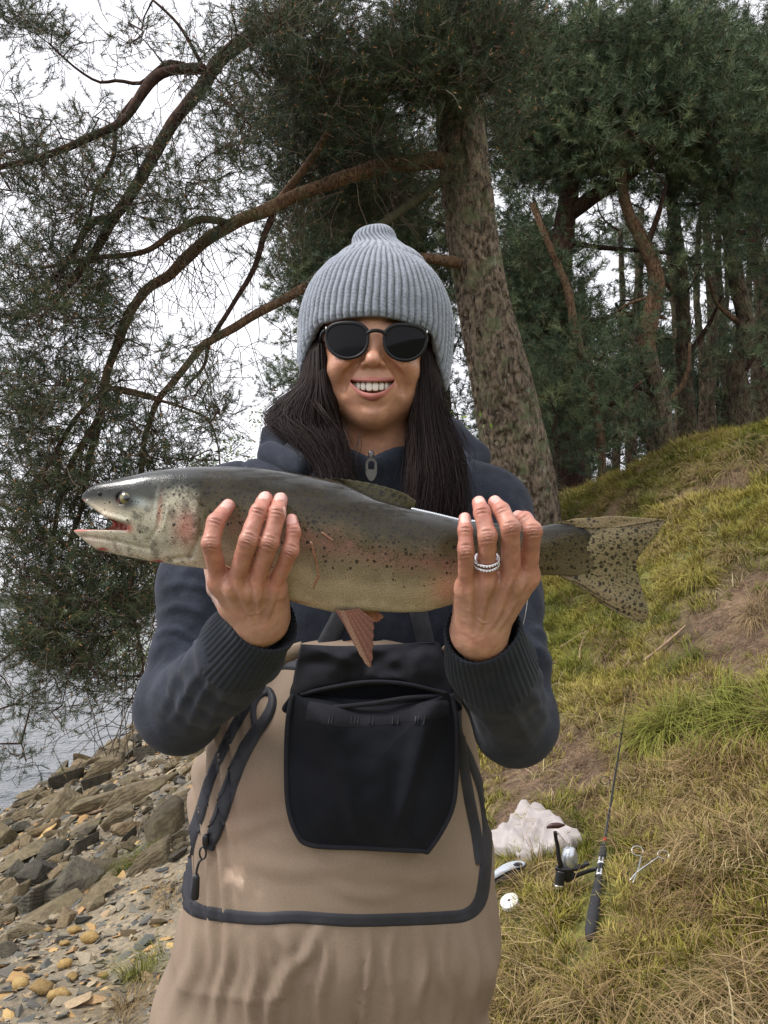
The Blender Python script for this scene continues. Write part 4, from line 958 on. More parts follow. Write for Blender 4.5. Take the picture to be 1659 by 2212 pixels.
# knit hat --------------------------------------------------------------
m_knit, t, b = new_mat('grey_wool_knit'); co = coord(t); a = vcol(t)
wn = ramp(t, noise(t, co, 260, 4, .7), [(.3, (.72, .72, .74)), (.7, (1.22, 1.22, 1.22))])
t.links.new(mixc(t, 1, a.outputs['Color'], wn.outputs[0], 'MULTIPLY'), b.inputs['Base Color']); b.inputs['Roughness'].default_value = .95
b.inputs['Sheen Weight'].default_value = .35; b.inputs['Specular IOR Level'].default_value = .15; bump(t, b, noise(t, co, 520, 3), .6, .0012)
HC = Cc(811, 740, 1.20); s12 = 1.20 / FOC
NR = 68; NT = NR * 11
th = np.linspace(-np.pi, np.pi, NT, endpoint=False)
phase = th * NR + .6 * np.sin(3 * th)
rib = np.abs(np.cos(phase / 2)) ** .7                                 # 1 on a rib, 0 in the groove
# profile of the folded cuff: v 0 bottom .. 1 fold
ang = np.abs(th)
ybot = 18 - 10 * sstep(0, math.radians(45), ang) - 76 * sstep(math.radians(40), math.radians(78), ang) - 26 * np.clip(np.sin(th), 0, 1) * sstep(.6, 1.2, ang)
ytop = 190 - 8 * (1 - np.cos(th)) * .5
nv = 70; rows = []; cols = []
for iv in range(nv + 16):
    if iv < nv:
        v = iv / (nv - 1); y = ybot + (ytop - ybot) * v
        yy = np.clip(y / 200.0, -1, 1); r = 164 * np.sqrt(np.clip(1 - np.clip(yy - .02, 0, 1) ** 2.35, 0, 1)) + np.where(y < 0, y * .03, 0)
        r = r + 2.0 * np.sin(v * math.pi)
        edge = 6 * (1 - sstep(0, .06, v)); r = r - edge * .6
        roll_in = 0
    else:                                                             # lower edge folded inwards
        k = (iv - nv) / 15.0
    if iv >= nv: continue
    disp = 5.6 * (rib - .5) * (1 - .35 * sstep(.9, 1, v)) + 1.0 * vnoise(np.stack([th * 6, np.full_like(th, v * 9), th * 0], -1), 1, 3)
    stitch = .8 * np.sin(v * 150 + np.floor(phase / (2 * np.pi)) * 2.1) * rib
    rr = r + disp + stitch
    rows.append(np.stack([rr * np.sin(th) * s12 + .0008 * 0, (y + .02 * 0) * s12, -rr * 1.12 * np.cos(th) * s12], -1) + HC)
    g = .10 + .22 * rib; cols.append(np.stack([g * .90, g * .99, g * 1.13], -1))  # groove shade put into the wool colour, lighter on the ribs
inner = rows[0].copy(); lay = []
for k in range(1, 6):
    q = inner.copy(); c0 = HC.copy(); fac = 1 - .022 * k; q[:, 0] = HC[0] + (q[:, 0] - HC[0]) * fac; q[:, 2] = HC[2] + (q[:, 2] - HC[2]) * fac
    q[:, 1] += [-.0015, -.001, .003, .012, .03][k - 1]; lay.append(q)
topv = rows[-1]; tl = []
for k in range(1, 5):
    fac = [.97, .925, .90, .88][k - 1]; q = topv.copy(); q[:, 0] = HC[0] + (q[:, 0] - HC[0]) * fac; q[:, 2] = HC[2] + (q[:, 2] - HC[2]) * fac; q[:, 1] += [.0022, .0012, -.003, -.012][k - 1]; tl.append(q)
allr = lay[::-1] + rows + tl
allc = [cols[0] * .8] * 5 + cols + [cols[-1] * .95] * 4
tilt = math.radians(-3.0)
def tilt_(V):
    q = V - HC; c, s_ = math.cos(tilt), math.sin(tilt); V = V.copy(); V[:, 0] = HC[0] + q[:, 0] * c - q[:, 1] * s_; V[:, 1] = HC[1] + q[:, 0] * s_ + q[:, 1] * c; return V
V = tilt_(np.concatenate(allr)); V[:, :3] += .0007 * np.stack([vnoise(V, 60, 4), vnoise(V, 60, 5), vnoise(V, 60, 6)], -1)
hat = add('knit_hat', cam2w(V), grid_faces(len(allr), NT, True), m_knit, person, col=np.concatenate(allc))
# crown with its folded over tip
prof = [(97, 168), (94, 178), (86, 187), (74, 196), (63, 202), (57, 208), (52, 214), (48, 221), (45, 229), (41, 236), (35, 242), (26, 246.5), (13, 249), (2, 249.6)]
prof = catmull(np.array([(a_, b_, 0) for a_, b_ in prof], float), 70)[:, :2]; rows = []; cols = []
n2 = NR * 6; th2 = np.linspace(-np.pi, np.pi, n2, endpoint=False)
for i, (r, y) in enumerate(prof):
    q = i / 69; nrb = NR / 2; ph2 = th2 * nrb + q * 5.5; rb = np.abs(np.cos(ph2 / 2)) ** .8; am = 4.2 * min(1, r / 30)
    cx = -16 * sstep(195, 225, y) + 2
    rr = r + am * (rb - .5) + (3 * np.cos(th2 * 2 + 1) * sstep(205, 225, y) if r > 12 else 0)
    rows.append(np.stack([(rr * np.sin(th2) + cx) * s12, np.full(n2, y) * s12 + (.004 * np.sin(th2) * sstep(200, 230, y)), -rr * np.cos(th2) * s12], -1) + HC)
    g = .12 + .21 * rb; cols.append(np.stack([g * .90, g * .99, g * 1.13], -1))  # crown grooves carry painted shade as well
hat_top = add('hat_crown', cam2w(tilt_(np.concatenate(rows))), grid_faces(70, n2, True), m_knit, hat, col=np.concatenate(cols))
# wool fuzz on the outline
r_ = np.random.default_rng(5); fz = MB()
HV = V[r_.integers(len(lay) * NT, len(V), 2600)]
for p in HV:
    d = p - HC; d /= np.linalg.norm(d); e = d + r_.normal(size=3) * .7; q = p + e * r_.uniform(.0015, .0045); s_ = r_.normal(size=3); s_ = np.cross(e, s_); s_ /= np.linalg.norm(s_)
    fz.put([p - s_ * .00022, p + s_ * .00022, q], [(0, 1, 2)], (.42, .43, .46))
fz.V = [cam2w(v) for v in fz.V]; fz.build('wool_fuzz', m_knit, hat, kind='stuff')

# hair --------------------------------------------------------------------
m_hair, t, b = new_mat('dark_hair'); a = vcol(t); t.links.new(a.outputs['Color'], b.inputs['Base Color'])
b.inputs['Roughness'].default_value = .5; b.inputs['Specular IOR Level'].default_value = .22
def strands(guides, n, seed, spread=.004, r0=.00075):
    """guides: polylines across the lock, outer to inner, in camera metres"""
    r = np.random.default_rng(seed); G = np.array([catmull(np.array(g), 21) for g in guides]); V = []; F = []; C_ = []; o = 0
    for _ in range(n):
        u = r.random() * (len(G) - 1); i = min(int(u), len(G) - 2); u -= i; P = G[i] * (1 - u) + G[i + 1] * u
        m = r.integers(13, 22) if r.random() < .45 else 21; P = P[:m].copy()
        t_ = np.linspace(0, 1, m)[:, None]; off = r.normal(size=3) * spread; P = P + off * (.45 + .9 * t_)
        ph = r.random(3) * 6; P[1:] += (np.sin(np.outer(t_[1:, 0], [7, 5, 6]) + ph)) * .0040 * t_[1:]
        a_ = np.linspace(0, 2 * np.pi, 3, endpoint=False); T, N, B = frames(P); rr = r0 * np.linspace(1, .35, m) * r.uniform(.6, 1.2)
        v = (P[:, None] + rr[:, None, None] * (np.cos(a_)[None, :, None] * N[:, None] + np.sin(a_)[None, :, None] * B[:, None])).reshape(-1, 3)
        V.append(v); F.append(grid_faces(m, 3, True) + o); o += len(v); g = r.uniform(.7, 1.5); C_.append(np.tile(np.array([.020, .0125, .0115]) * g, (len(v), 1)))
    return np.concatenate(V), np.concatenate(F), np.concatenate(C_)
def g_(*p): return [Cc(*q) for q in p]
left_g = [g_((672, 770, 1.17), (655, 830, 1.165), (612, 868, 1.16), (580, 900, 1.16), (600, 922, 1.14), (652, 950, 1.12), (690, 990, 1.11), (708, 1050, 1.10)),
          g_((678, 770, 1.15), (665, 835, 1.14), (632, 875, 1.13), (614, 910, 1.125), (655, 943, 1.11), (695, 985, 1.10), (718, 1025, 1.095), (728, 1070, 1.09)),
          g_((686, 760, 1.14), (684, 830, 1.125), (668, 880, 1.115), (662, 925, 1.11), (686, 960, 1.10), (708, 1000, 1.095), (722, 1040, 1.09), (730, 1080, 1.09)),
          g_((694, 750, 1.135), (697, 830, 1.12), (705, 880, 1.115), (712, 925, 1.12), (724, 960, 1.105), (732, 1000, 1.10), (738, 1030, 1.095), (742, 1060, 1.095)),
          g_((694, 750, 1.16), (700, 830, 1.15), (715, 880, 1.15), (725, 925, 1.155), (735, 960, 1.14), (740, 1000, 1.12), (744, 1030, 1.11), (746, 1060, 1.11))]
right_g = [g_((942, 780, 1.18), (946, 840, 1.17), (955, 900, 1.16), (975, 950, 1.14), (993, 1000, 1.13), (1000, 1050, 1.12), (1002, 1110, 1.11)),
           g_((930, 770, 1.15), (932, 840, 1.14), (940, 900, 1.13), (955, 960, 1.115), (968, 1010, 1.105), (975, 1060, 1.10), (975, 1110, 1.10)),
           g_((920, 760, 1.14), (920, 830, 1.13), (922, 890, 1.12), (930, 950, 1.11), (938, 1010, 1.10), (940, 1060, 1.095), (938, 1110, 1.095)),
           g_((914, 760, 1.14), (912, 830, 1.13), (908, 890, 1.125), (905, 950, 1.12), (905, 1010, 1.105), (903, 1060, 1.10), (900, 1100, 1.10)),
           g_((914, 760, 1.17), (912, 830, 1.16), (900, 890, 1.165), (893, 950, 1.15), (893, 1010, 1.13), (893, 1060, 1.12), (890, 1100, 1.12))]
Vs, Fs, Cs = [], [], []; o_ = 0
for gd, n, sd_, sp, rr in ((left_g, 2700, 1, .0056, .00062), (right_g, 2700, 2, .0050, .00062)):
    v, f_, c = strands(gd, n, sd_, sp, rr); Vs.append(v); Fs.append(f_ + o_); Cs.append(c); o_ += len(v)
wisps = [(g_((676, 840, 1.13), (640, 872, 1.12), (600, 890, 1.12), (566, 918, 1.12), (560, 940, 1.12)), 7), (g_((655, 930, 1.10), (640, 960, 1.10), (640, 1000, 1.10)), 8), (g_((770, 940, 1.10), (765, 980, 1.09), (772, 1020, 1.09)), 6), (g_((890, 900, 1.12), (884, 960, 1.10), (880, 1010, 1.10)), 8), (g_((960, 880, 1.14), (1000, 960, 1.12), (1020, 1010, 1.12)), 8), (g_((640, 850, 1.13), (590, 880, 1.13), (571, 905, 1.13), (578, 935, 1.12), (615, 960, 1.12)), 8), (g_((660, 850, 1.12), (700, 900, 1.09), (735, 960, 1.085), (745, 1010, 1.085)), 8), (g_((640, 860, 1.12), (655, 900, 1.11), (690, 950, 1.10), (700, 985, 1.10)), 10),
         (g_((690, 800, 1.11), (697, 860, 1.10), (715, 910, 1.10), (740, 950, 1.10)), 10), (g_((930, 830, 1.14), (960, 900, 1.13), (990, 960, 1.12), (1008, 1020, 1.12)), 12), (g_((700, 990, 1.09), (712, 1020, 1.085), (722, 1045, 1.085)), 12)]
for i, (g, n) in enumerate(wisps):
    g2 = [np.array(g), np.array(g) + [.006, .002, .001]]; v, f_, c = strands(g2, n, 50 + i, .0022, .0005); Vs.append(v); Fs.append(f_ + o_); Cs.append(c * 1.4); o_ += len(v)
add('hair', cam2w(np.concatenate(Vs)), np.concatenate(Fs), m_hair, person, col=np.concatenate(Cs), kind='stuff')
# dark scalp mass under the strands
def hairmass(p):
    d = None
    for gd, r0, r1 in ((left_g, .012, .016), (right_g, .012, .014)):
        for g in gd[1:4]:
            Q = catmull(np.array(g), 9)
            for i in range(8):
                e = cap_(p, Q[i] + [0, 0, .012], Q[i + 1] + [0, 0, .012], r0, r1 if i < 5 else r1 * .6); d = e if d is None else smin(d, e, .01)
    for s_ in (-1, 1): d = smin(d, cap_(p, hp(s_ * 68, 40, -75), hp(s_ * 66, -60, -95), .022, .026), .02)
    return d
Vx, Fx = sdf_mesh(hairmass, Cc(590, 1130, 1.06), Cc(1030, 690, 1.26), .004)
add('hair_under_layer', cam2w(Vx), Fx, simple('hair_mass', (.014, .009, .008), (.02, .013, .011), 90, .7, spec=.08), person)
# ------------------------------------------------------------------ jacket
def fabric(name, c1, c2, sc=30, bsc=700, bs=.5, bd=.0006, rough=.92, sheen=.3, attr=False):
    m, t, b = new_mat(name); co = coord(t)
    r = ramp(t, noise(t, co, sc, 5, .65), [(.28, c1), (.72, c2)]); f = ramp(t, noise(t, co, bsc, 3, .6), [(.3, (.82,) * 3), (.7, (1.15,) * 3)])
    c = mixc(t, 1, r.outputs[0], f.outputs[0], 'MULTIPLY')
    if attr: c = mixc(t, 1, c, vcol(t).outputs['Color'], 'MULTIPLY')
    t.links.new(c, b.inputs['Base Color']); b.inputs['Roughness'].default_value = rough; b.inputs['Sheen Weight'].default_value = sheen * .2
    b.inputs['Specular IOR Level'].default_value = .2; bump(t, b, noise(t, co, bsc, 3), bs, bd); return m
m_fleece = fabric('charcoal_fleece', (.016, .019, .028), (.043, .049, .068), 26, 420, .6, .001)
m_ribk = fabric('cuff_rib_knit', (.014, .018, .026), (.026, .031, .040), 40, 600)
EL2, ER2 = Cc(388, 1535, 1.12), Cc(1122, 1558, 1.10)
CL, CR = Cc(520, 1405, .945), Cc(1064, 1440, .945)       # where the cuffs start
def jacket_sdf(p):
    d = ell(p, Cc(800, 1330, 1.285), (.190, .32, .135))
    d = smin(d, cap_(p, Cc(560, 1090, 1.27), Cc(1010, 1100, 1.27), .060, .060), .07)
    d = smin(d, cap_(p, Cc(806, 985, 1.255), Cc(803, 1080, 1.26), .060, .09), .05)
    d = smin(d, ell(p, Cc(800, 1240, 1.22), (.15, .12, .09)), .05)
    d = smin(d, cap_(p, SR + [.004, .0, 0], EL2 * .45 + SR * .55, .058, .056), .045)
    d = smin(d, cap_(p, EL2 * .45 + SR * .55, EL2, .056, .0555), .01)
    d = smin(d, cap_(p, EL2, CL, .0545, .0455), .018)
    d = smin(d, cap_(p, SL + [-.004, 0, 0], ER2 * .45 + SL * .55, .057, .053), .045)
    d = smin(d, cap_(p, ER2 * .45 + SL * .55, ER2, .053, .0515), .01)
    d = smin(d, cap_(p, ER2, CR, .0515, .0465), .018)
    # creases inside the elbows and along the sleeves
    def fold(a, b_, n, amp, sd_):
        nonlocal d
        a = np.asarray(a, np.float32); b_ = np.asarray(b_, np.float32); ab = b_ - a; tt = ((p - a) @ ab) / float(ab @ ab)
        w_ = np.clip(1 - np.abs(tt - .5) * 1.7, 0, 1); d = d - amp * w_ * (np.sin(tt * n + 1.6 * vn(p, 14, sd_)) * .5 + .6 * vn(p, 22, sd_ + 3))
    return d
def vn(p, s, sd): return vnoise(p, s, sd).astype(np.float32)
Vj, Fj = sdf_mesh(jacket_sdf, (-.46, -.62, .84), (.40, .15, 1.46), .0055)
def grad_norm(f, V, e=.0015):
    V = V.astype(np.float32); n = np.stack([f(V + [e, 0, 0]) - f(V - [e, 0, 0]), f(V + [0, e, 0]) - f(V - [0, e, 0]), f(V + [0, 0, e]) - f(V - [0, 0, e])], -1).astype(float)
    return n / (np.linalg.norm(n, axis=1)[:, None] + 1e-9)
Nj = grad_norm(jacket_sdf, Vj)
def sleeve_folds(V, sh, el, cu, sd):
    def prm(a, b_):
        ab = b_ - a; t_ = (V - a) @ ab / (ab @ ab); return t_, np.linalg.norm(V - a - np.clip(t_, 0, 1)[:, None] * ab, axis=1)
    t1, d1 = prm(sh, el); t2, d2 = prm(el, cu)
    w1 = sstep(.085, .06, d1) * sstep(-.1, .3, t1); w2 = sstep(.085, .06, d2) * sstep(-.1, .25, t2)
    nz = vnoise(V, 13, sd); nz2 = vnoise(V, 7, sd + 2)
    inner = np.clip((V - el) @ ((cu - el) / np.linalg.norm(cu - el) + (sh - el) / np.linalg.norm(sh - el)) / .06, -.3, 1.2)
    f1 = w1 * (np.sin(t1 * 21 + 5.5 * nz2 + V[:, 0] * 45) * .5 + .5) ** 2 * (.35 + .65 * sstep(.45, 1, t1)) * np.clip(.35 + inner, 0, 1.2)
    f2 = w2 * (np.sin(t2 * 16 + 5.5 * nz2 + V[:, 0] * 60) * .5 + .5) ** 2 * np.clip(.25 + inner * .9, 0, 1.1)
    return -.0035 * f1 - .0026 * f2 + .0045 * nz * np.maximum(w1, w2)
dj = sleeve_folds(Vj, SR, EL2, CL, 3) + sleeve_folds(Vj, SL, ER2, CR, 5) + .004 * vnoise(Vj, 9, 8) + .002 * vnoise(Vj, 24, 9)
# arm-hole seam lines pressed in
for sx, tx in ((SR, .045), (SL, -.045)):
    s0 = np.abs((Vj - (sx + [tx, 0, 0])) @ np.array([1.0, .12 * np.sign(tx), 0])); dj -= .0035 * np.exp(-(s0 / .0035) ** 2) * (Vj[:, 1] > -.16)
dj += .5 * crease_lines(Vj, Nj, [([(350, 1275), (400, 1262), (450, 1275)], 8, .007), ([(338, 1330), (385, 1310), (430, 1325)], 9, .009), ([(330, 1372), (380, 1360), (425, 1385)], 7, .008), ([(372, 1560), (402, 1490), (440, 1440)], 8, .006), ([(402, 1585), (432, 1510), (470, 1455)], 8, .006), ([(440, 1600), (468, 1530), (500, 1480)], 7, .005), ([(345, 1540), (368, 1470), (400, 1420)], 8, .006),
    ([(320, 1470), (345, 1430), (370, 1400)], 7, .005), ([(420, 1180), (405, 1230), (380, 1260)], 10, .005), ([(1180, 1480), (1150, 1440), (1120, 1425)], 8, .006), ([(1200, 1440), (1172, 1405), (1150, 1395)], 8, .006), ([(1190, 1380), (1165, 1360), (1150, 1362)], 7, .006), ([(1190, 1560), (1150, 1500), (1110, 1470)], 9, .006),
    ([(1150, 1610), (1110, 1540), (1075, 1490)], 9, .006), ([(1180, 1330), (1160, 1290), (1150, 1250)], 9, .005), ([(1100, 1640), (1060, 1570), (1030, 1510)], 9, .005), ([(1110, 1080), (1128, 1120), (1140, 1170)], 9, .004), ([(520, 1010), (505, 1035), (490, 1060)], 8, .004), ([(800, 1260), (790, 1320), (800, 1380)], 10, .005), ([(880, 1250), (895, 1310), (885, 1370)], 10, .005)])
Vj = Vj + Nj * dj[:, None]
jacket = add('jacket', cam2w(Vj), Fj, m_fleece, person)
# cuffs: ribbed knit tubes
def cuff(a, b_, ra, rb, flare, nr=44, yaw=0):
    ax = b_ - a; n = 34; T = ax / np.linalg.norm(ax); up = np.array([0, 0, -1.0]); U = np.cross(T, up); U /= np.linalg.norm(U); W_ = np.cross(T, U)
    thc = np.linspace(0, 2 * np.pi, nr * 7, endpoint=False); rb_ = np.abs(np.cos(thc * nr / 2)) ** .7; rows = []
    prof_ = [(-.06, ra * .94), (0, ra * 1.03), (.08, ra * 1.07), (.5, (ra + rb) / 2 * 1.05), (.85, rb * 1.02), (.97, rb * 1.0), (1.03, rb * .95), (.98, rb * .88), (.7, rb * .80), (.3, rb * .78)]
    prof_ = catmull(np.array([(x, y, 0) for x, y in prof_]), n)
    for t_, r, _ in prof_:
        rr = r + .0017 * (rb_ - .5) + .0012 * np.sin(3 * thc + t_ * 4) * flare
        rows.append(a + ax * t_ + rr[:, None] * (np.cos(thc)[:, None] * U + np.sin(thc)[:, None] * W_) + .0012 * np.array([0, 1, 0]) * np.sin(2 * thc + 1)[:, None])
    V = np.concatenate(rows); V = V + .0016 * np.stack([vnoise(V, 22, 1), vnoise(V, 22, 2), vnoise(V, 22, 3)], -1)
    return add('cuff', cam2w(V), grid_faces(n, len(thc), True), m_ribk, jacket)
cuff(CL + (CL - Cc(572, 1338, .885)) * .1, Cc(572, 1338, .885), .0455, .0375, 1)
cuff(CR + (CR - Cc(1040, 1358, .885)) * .1, Cc(1040, 1358, .885), .0465, .0400, 1)
# collar, hood, zip
def loft(sections, name, mat, wrap=True, parent=jacket, n=60, **k):
    V = np.concatenate([catmull(np.vstack([s_, s_[:1]]) if wrap else s_, n + 1)[:-1] if wrap else catmull(s_, n) for s_ in sections])
    return add(name, cam2w(V), grid_faces(len(sections), n, wrap), mat, parent, **k)
def ring(cx, cy, cd, rx, rd, tilt_=0, nn=14, vdip=0, gap=0):
    out = []
    for k in range(nn):
        a_ = 2 * math.pi * k / nn; x, z = math.sin(a_), -math.cos(a_)
        c0 = Cc(cx, cy, cd); out.append(c0 + np.array([rx * x, -tilt_ * (-z) - 0 - vdip * max(0, math.cos(a_)) ** 6, rd * z]))
    return np.array(out)
secs = []
for cy, rx, rd, dd in ((1090, .125, .090, 1.235), (1050, .105, .086, 1.225), (1015, .088, .082, 1.213), (990, .079, .079, 1.204), (970, .074, .076, 1.198), (960, .071, .073, 1.196), (963, .067, .069, 1.196), (985, .063, .065, 1.200), (1030, .060, .062, 1.205)):
    s_ = ring(802, cy, dd, rx, rd, .010); s_[:, 1] -= .013 * np.exp(-((s_[:, 0] - Cc(800, 0, 1.2)[0]) / .016) ** 2) * (s_[:, 2] < 1.16) * (cy < 1000); secs.append(s_)
col_ = loft(secs, 'collar', m_fleece)
# hood lying on the shoulders behind the neck
def hood_sdf(p):
    P_ = [Cc(592, 992, 1.27), Cc(575, 965, 1.31), Cc(640, 940, 1.36), Cc(760, 925, 1.40), Cc(860, 925, 1.40), Cc(960, 950, 1.36), Cc(1020, 990, 1.31), Cc(1005, 1010, 1.27)]
    r = [.020, .026, .036, .044, .044, .036, .026, .018]; d = None
    for i in range(7):
        e = cap_(p, P_[i], P_[i + 1], r[i], r[i + 1]); d = e if d is None else smin(d, e, .01)
    d = smin(d, cap_(p, Cc(585, 985, 1.26), Cc(660, 1010, 1.19), .020, .016), .012); d = smin(d, cap_(p, Cc(990, 1005, 1.26), Cc(930, 1020, 1.19), .018, .014), .012)
    return d - .003 * vn(p, 16, 4) - .0018 * vn(p, 40, 5)
V, F = sdf_mesh(hood_sdf, Cc(520, 1060, 1.12), Cc(1100, 850, 1.48), .0045); add('hood', cam2w(V), F, m_fleece, jacket)

BJ = BVHTree.FromPolygons([Vector(v) for v in Vj.tolist()], Fj.tolist())
def cast(px, py, bvh, d0=.5):
    o = Vector((0, 0, 0)); c = Cc(px, py, 1.0); h, n, i, dd = bvh.ray_cast(o, Vector(c).normalized(), 5)
    return (np.array(h), np.array(n)) if h is not None else (None, None)
def ribbon(path, widths, bvh, off, name, mat, parent, n=60, across=7, bulge=.0006, hem=True):
    P2 = catmull(np.array([(x, y, 0) for x, y in path]), n)[:, :2]; widths = np.interp(np.linspace(0, 1, n), np.linspace(0, 1, len(widths)), widths)
    T2 = np.gradient(P2, axis=0); T2 /= np.linalg.norm(T2, axis=1)[:, None]; N2 = np.stack([-T2[:, 1], T2[:, 0]], -1); rows = []; last = None
    for i in range(n):
        row = []
        for k in range(across):
            u = (k / (across - 1) - .5); q = P2[i] + N2[i] * widths[i] * u; h, nn = cast(q[0], q[1], bvh)
            if h is None: h, nn = last if last is not None else (Cc(q[0], q[1], 1.1), np.array([0, 0, -1.0]))
            if nn[2] > 0: nn = -nn
            last = (h, nn); e = off if 0 < k < across - 1 else off * .2
            row.append(h + nn * (e + bulge * math.cos(u * math.pi)))
        rows.append(row)
    V = np.array(rows).reshape(-1, 3); F = grid_faces(n, across)
    return add(name, cam2w(V), F, mat, parent)
m_zip = simple('dark_zip', (.012, .013, .016), None, rough=.55)
m_pull = simple('gunmetal', (.15, .145, .14), (.09, .085, .08), 60, .38, metal=.85)
zo = ribbon([(800, 972), (800, 1000), (802, 1060), (803, 1140), (803, 1260)], [16, 14], BJ, .0016, 'front_zip', m_zip, jacket, across=5)
def flat_ring(cx, cy, d, outer, inner, thick, name, mat, parent):
    """plate with a hole; outlines as px polygons of equal count"""
    V = []; F = []; n = len(outer)
    for dd in (-thick / 2, thick / 2):
        for o_ in (outer, inner):
            for x, y in o_: V.append(Cc(cx + x, cy + y, d + dd))
    for i in range(n):
        j = (i + 1) % n
        F += [(i, j, n + j, n + i), (2 * n + i, 3 * n + i, 3 * n + j, 2 * n + j), (i, 2 * n + i, 2 * n + j, j), (n + i, n + j, 3 * n + j, 3 * n + i)]
    return add(name, cam2w(np.array(V)), F, mat, parent, smooth=False)
zd = 1.108
V, F = superbox(0, 0, 0, .0040, .0075, .0035, n=5); add('zip_slider', cam2w(V + Cc(802, 985, zd + .002)), F, m_pull, jacket)
outer = [(-6, -14), (6, -14), (12, -6), (12.5, 8), (12, 20), (6, 32), (0, 36), (-6, 32), (-12, 20), (-12.5, 8), (-12, -6)]
inner = [(-3, -8), (3, -8), (7, -4), (7, 3), (7, 8), (4, 10), (0, 10), (-4, 10), (-7, 8), (-7, 3), (-7, -4)]
flat_ring(802, 1004, zd - .003, outer, inner, .0022, 'zip_pull', m_pull, jacket)
# suspender strap over the shoulder
m_strap = fabric('grey_webbing', (.045, .045, .05), (.075, .075, .082), 60, 900, .4, .0004)
for path in ([(706, 935), (715, 965), (728, 1010), (742, 1070), (752, 1150), (745, 1300), (700, 1400)], [(905, 935), (895, 965), (892, 1020), (890, 1100), (890, 1200), (900, 1300), (920, 1395)]):
    ribbon(path, [34, 36, 40], BJ, .0030, 'shoulder_strap', m_strap, person, n=50, across=9)

# ------------------------------------------------------------------ waders
def wader_sdf(p):
    d = ell(p, Cc(733, 1800, 1.225), (.212, .30, .160))
    d = smin(d, cap_(p, Cc(775, 1560, 1.22), Cc(735, 1900, 1.22), .125, .160), .06)
    d = smin(d, cap_(p, Cc(570, 2040, 1.235), Cc(880, 2010, 1.225), .125, .128), .06)
    d = smin(d, cap_(p, Cc(515, 2200, 1.24), Cc(840, 2200, 1.225), .115, .112), .03)
    d = smin(d, cap_(p, Cc(800, 1430, 1.235), Cc(770, 1600, 1.22), .105, .13), .05)
    # legs to the ground
    fl = np.array([-.145, -1.09, 1.22], np.float32); fr = np.array([.075, -1.03, 1.22], np.float32)
    kl = np.array([-.16, -.85, 1.23], np.float32); kr = np.array([.06, -.78, 1.23], np.float32)
    lg = smin(cap_(p, Cc(560, 2200, 1.24), kl, .135, .10), cap_(p, kl, fl, .095, .075), .02)
    rg = smin(cap_(p, Cc(868, 2200, 1.225), kr, .115, .095), cap_(p, kr, fr, .095, .075), .02)
    d = smin(d, np.minimum(lg, rg), .05)
    return d
Vw, Fw = sdf_mesh(wader_sdf, (-.42, -1.16, .98), (.26, -.17, 1.48), .0054)
Nw = grad_norm(wader_sdf, Vw); yy = Vw[:, 1]; xx = Vw[:, 0]
low = sstep(-.50, -.62, yy)
warp = vnoise(Vw, 4.5, 21)
dw = .006 * vnoise(Vw * [1, .6, 1], 8, 22) + .0025 * vnoise(Vw, 21, 23)
dw += low * (.009 * vnoise(np.stack([xx * 15 + yy * 3 + warp * 1.1, yy * 4.5, xx * 0], -1), 1, 24) + .001 * vnoise(np.stack([xx * 34 - yy * 8 + warp * 2, yy * 8, xx * 0], -1), 1, 26))
rid = 1 - np.abs(vnoise(np.stack([xx * 11 + yy * 2.5 + warp * .9, yy * 2.6, xx * 0], -1), 1, 44)); dw += low * .004 * (rid ** 4 - .72)
rid2 = 1 - np.abs(vnoise(np.stack([xx * 7 - yy * 9 + warp, yy * 4 + xx * 4, xx * 0], -1), 1, 45)); dw += low * .003 * (rid2 ** 5 - .2)
dw += (1 - low) * .006 * vnoise(np.stack([xx * 9 + yy * 14 + warp, yy * 5 - xx * 5, xx * 0], -1), 1, 28)
sidef = sstep(-.17, -.22, xx) * (1 - low); dw += sidef * .006 * np.sin(xx * 260 + yy * 50 + warp * 3)
seam = np.exp(-((xx - Cc(778, 0, 1.08)[0] - (yy + .6) * .09) / .0022) ** 2) * low; dw -= .005 * seam
dw = np.where(low > 0, dw * np.clip(.25 - Nw[:, 2], .25, 1) ** 1 * low + dw * (1 - low), dw)
dw += .48 * crease_lines(Vw, Nw, [([(428, 2015), (415, 2090), (385, 2160), (362, 2230)], 13, .010), ([(498, 2010), (492, 2080), (470, 2150), (455, 2240)], 11, .012), ([(548, 2030), (560, 2090), (545, 2160), (550, 2240)], 10, .010), ([(610, 2020), (628, 2060), (612, 2110), (590, 2170), (585, 2240)], 12, .014),
    ([(690, 2000), (672, 2050), (640, 2085), (622, 2130), (620, 2200)], 12, .014), ([(700, 2010), (706, 2080), (690, 2160), (700, 2230)], 10, .010), ([(795, 2005), (800, 2070), (785, 2150), (778, 2230)], 8, .009), ([(850, 2010), (838, 2080), (846, 2150), (835, 2230)], 10, .011),
    ([(905, 2005), (915, 2080), (900, 2150), (905, 2230)], 11, .011), ([(962, 2010), (950, 2090), (968, 2160), (955, 2240)], 10, .010), ([(1010, 1995), (1020, 2080), (1008, 2160), (1015, 2240)], 9, .010), ([(1050, 1990), (1052, 2080), (1045, 2180)], 8, .008), 
    ([(430, 1640), (412, 1720), (405, 1790)], 7, .007), ([(405, 1700), (397, 1800), (393, 1900)], 6, .005),
    ([(500, 1800), (600, 1765), (640, 1770)], 14, .004), ([(500, 1850), (620, 1880), (760, 1870)], 18, .004), ([(820, 1880), (900, 1900), (980, 1890)], 16, .004), ([(700, 1910), (790, 1935), (880, 1925)], 12, .004), ([(1020, 1700), (1035, 1760), (1042, 1830)], 6, .004)])
Vw = Vw + Nw * dw[:, None]
keep_y = -.205
cw = np.ones((len(Vw), 3)); st_ = fbm(Vw, 9, 4, 31)[:, None]; cw *= 1 + .07 * st_
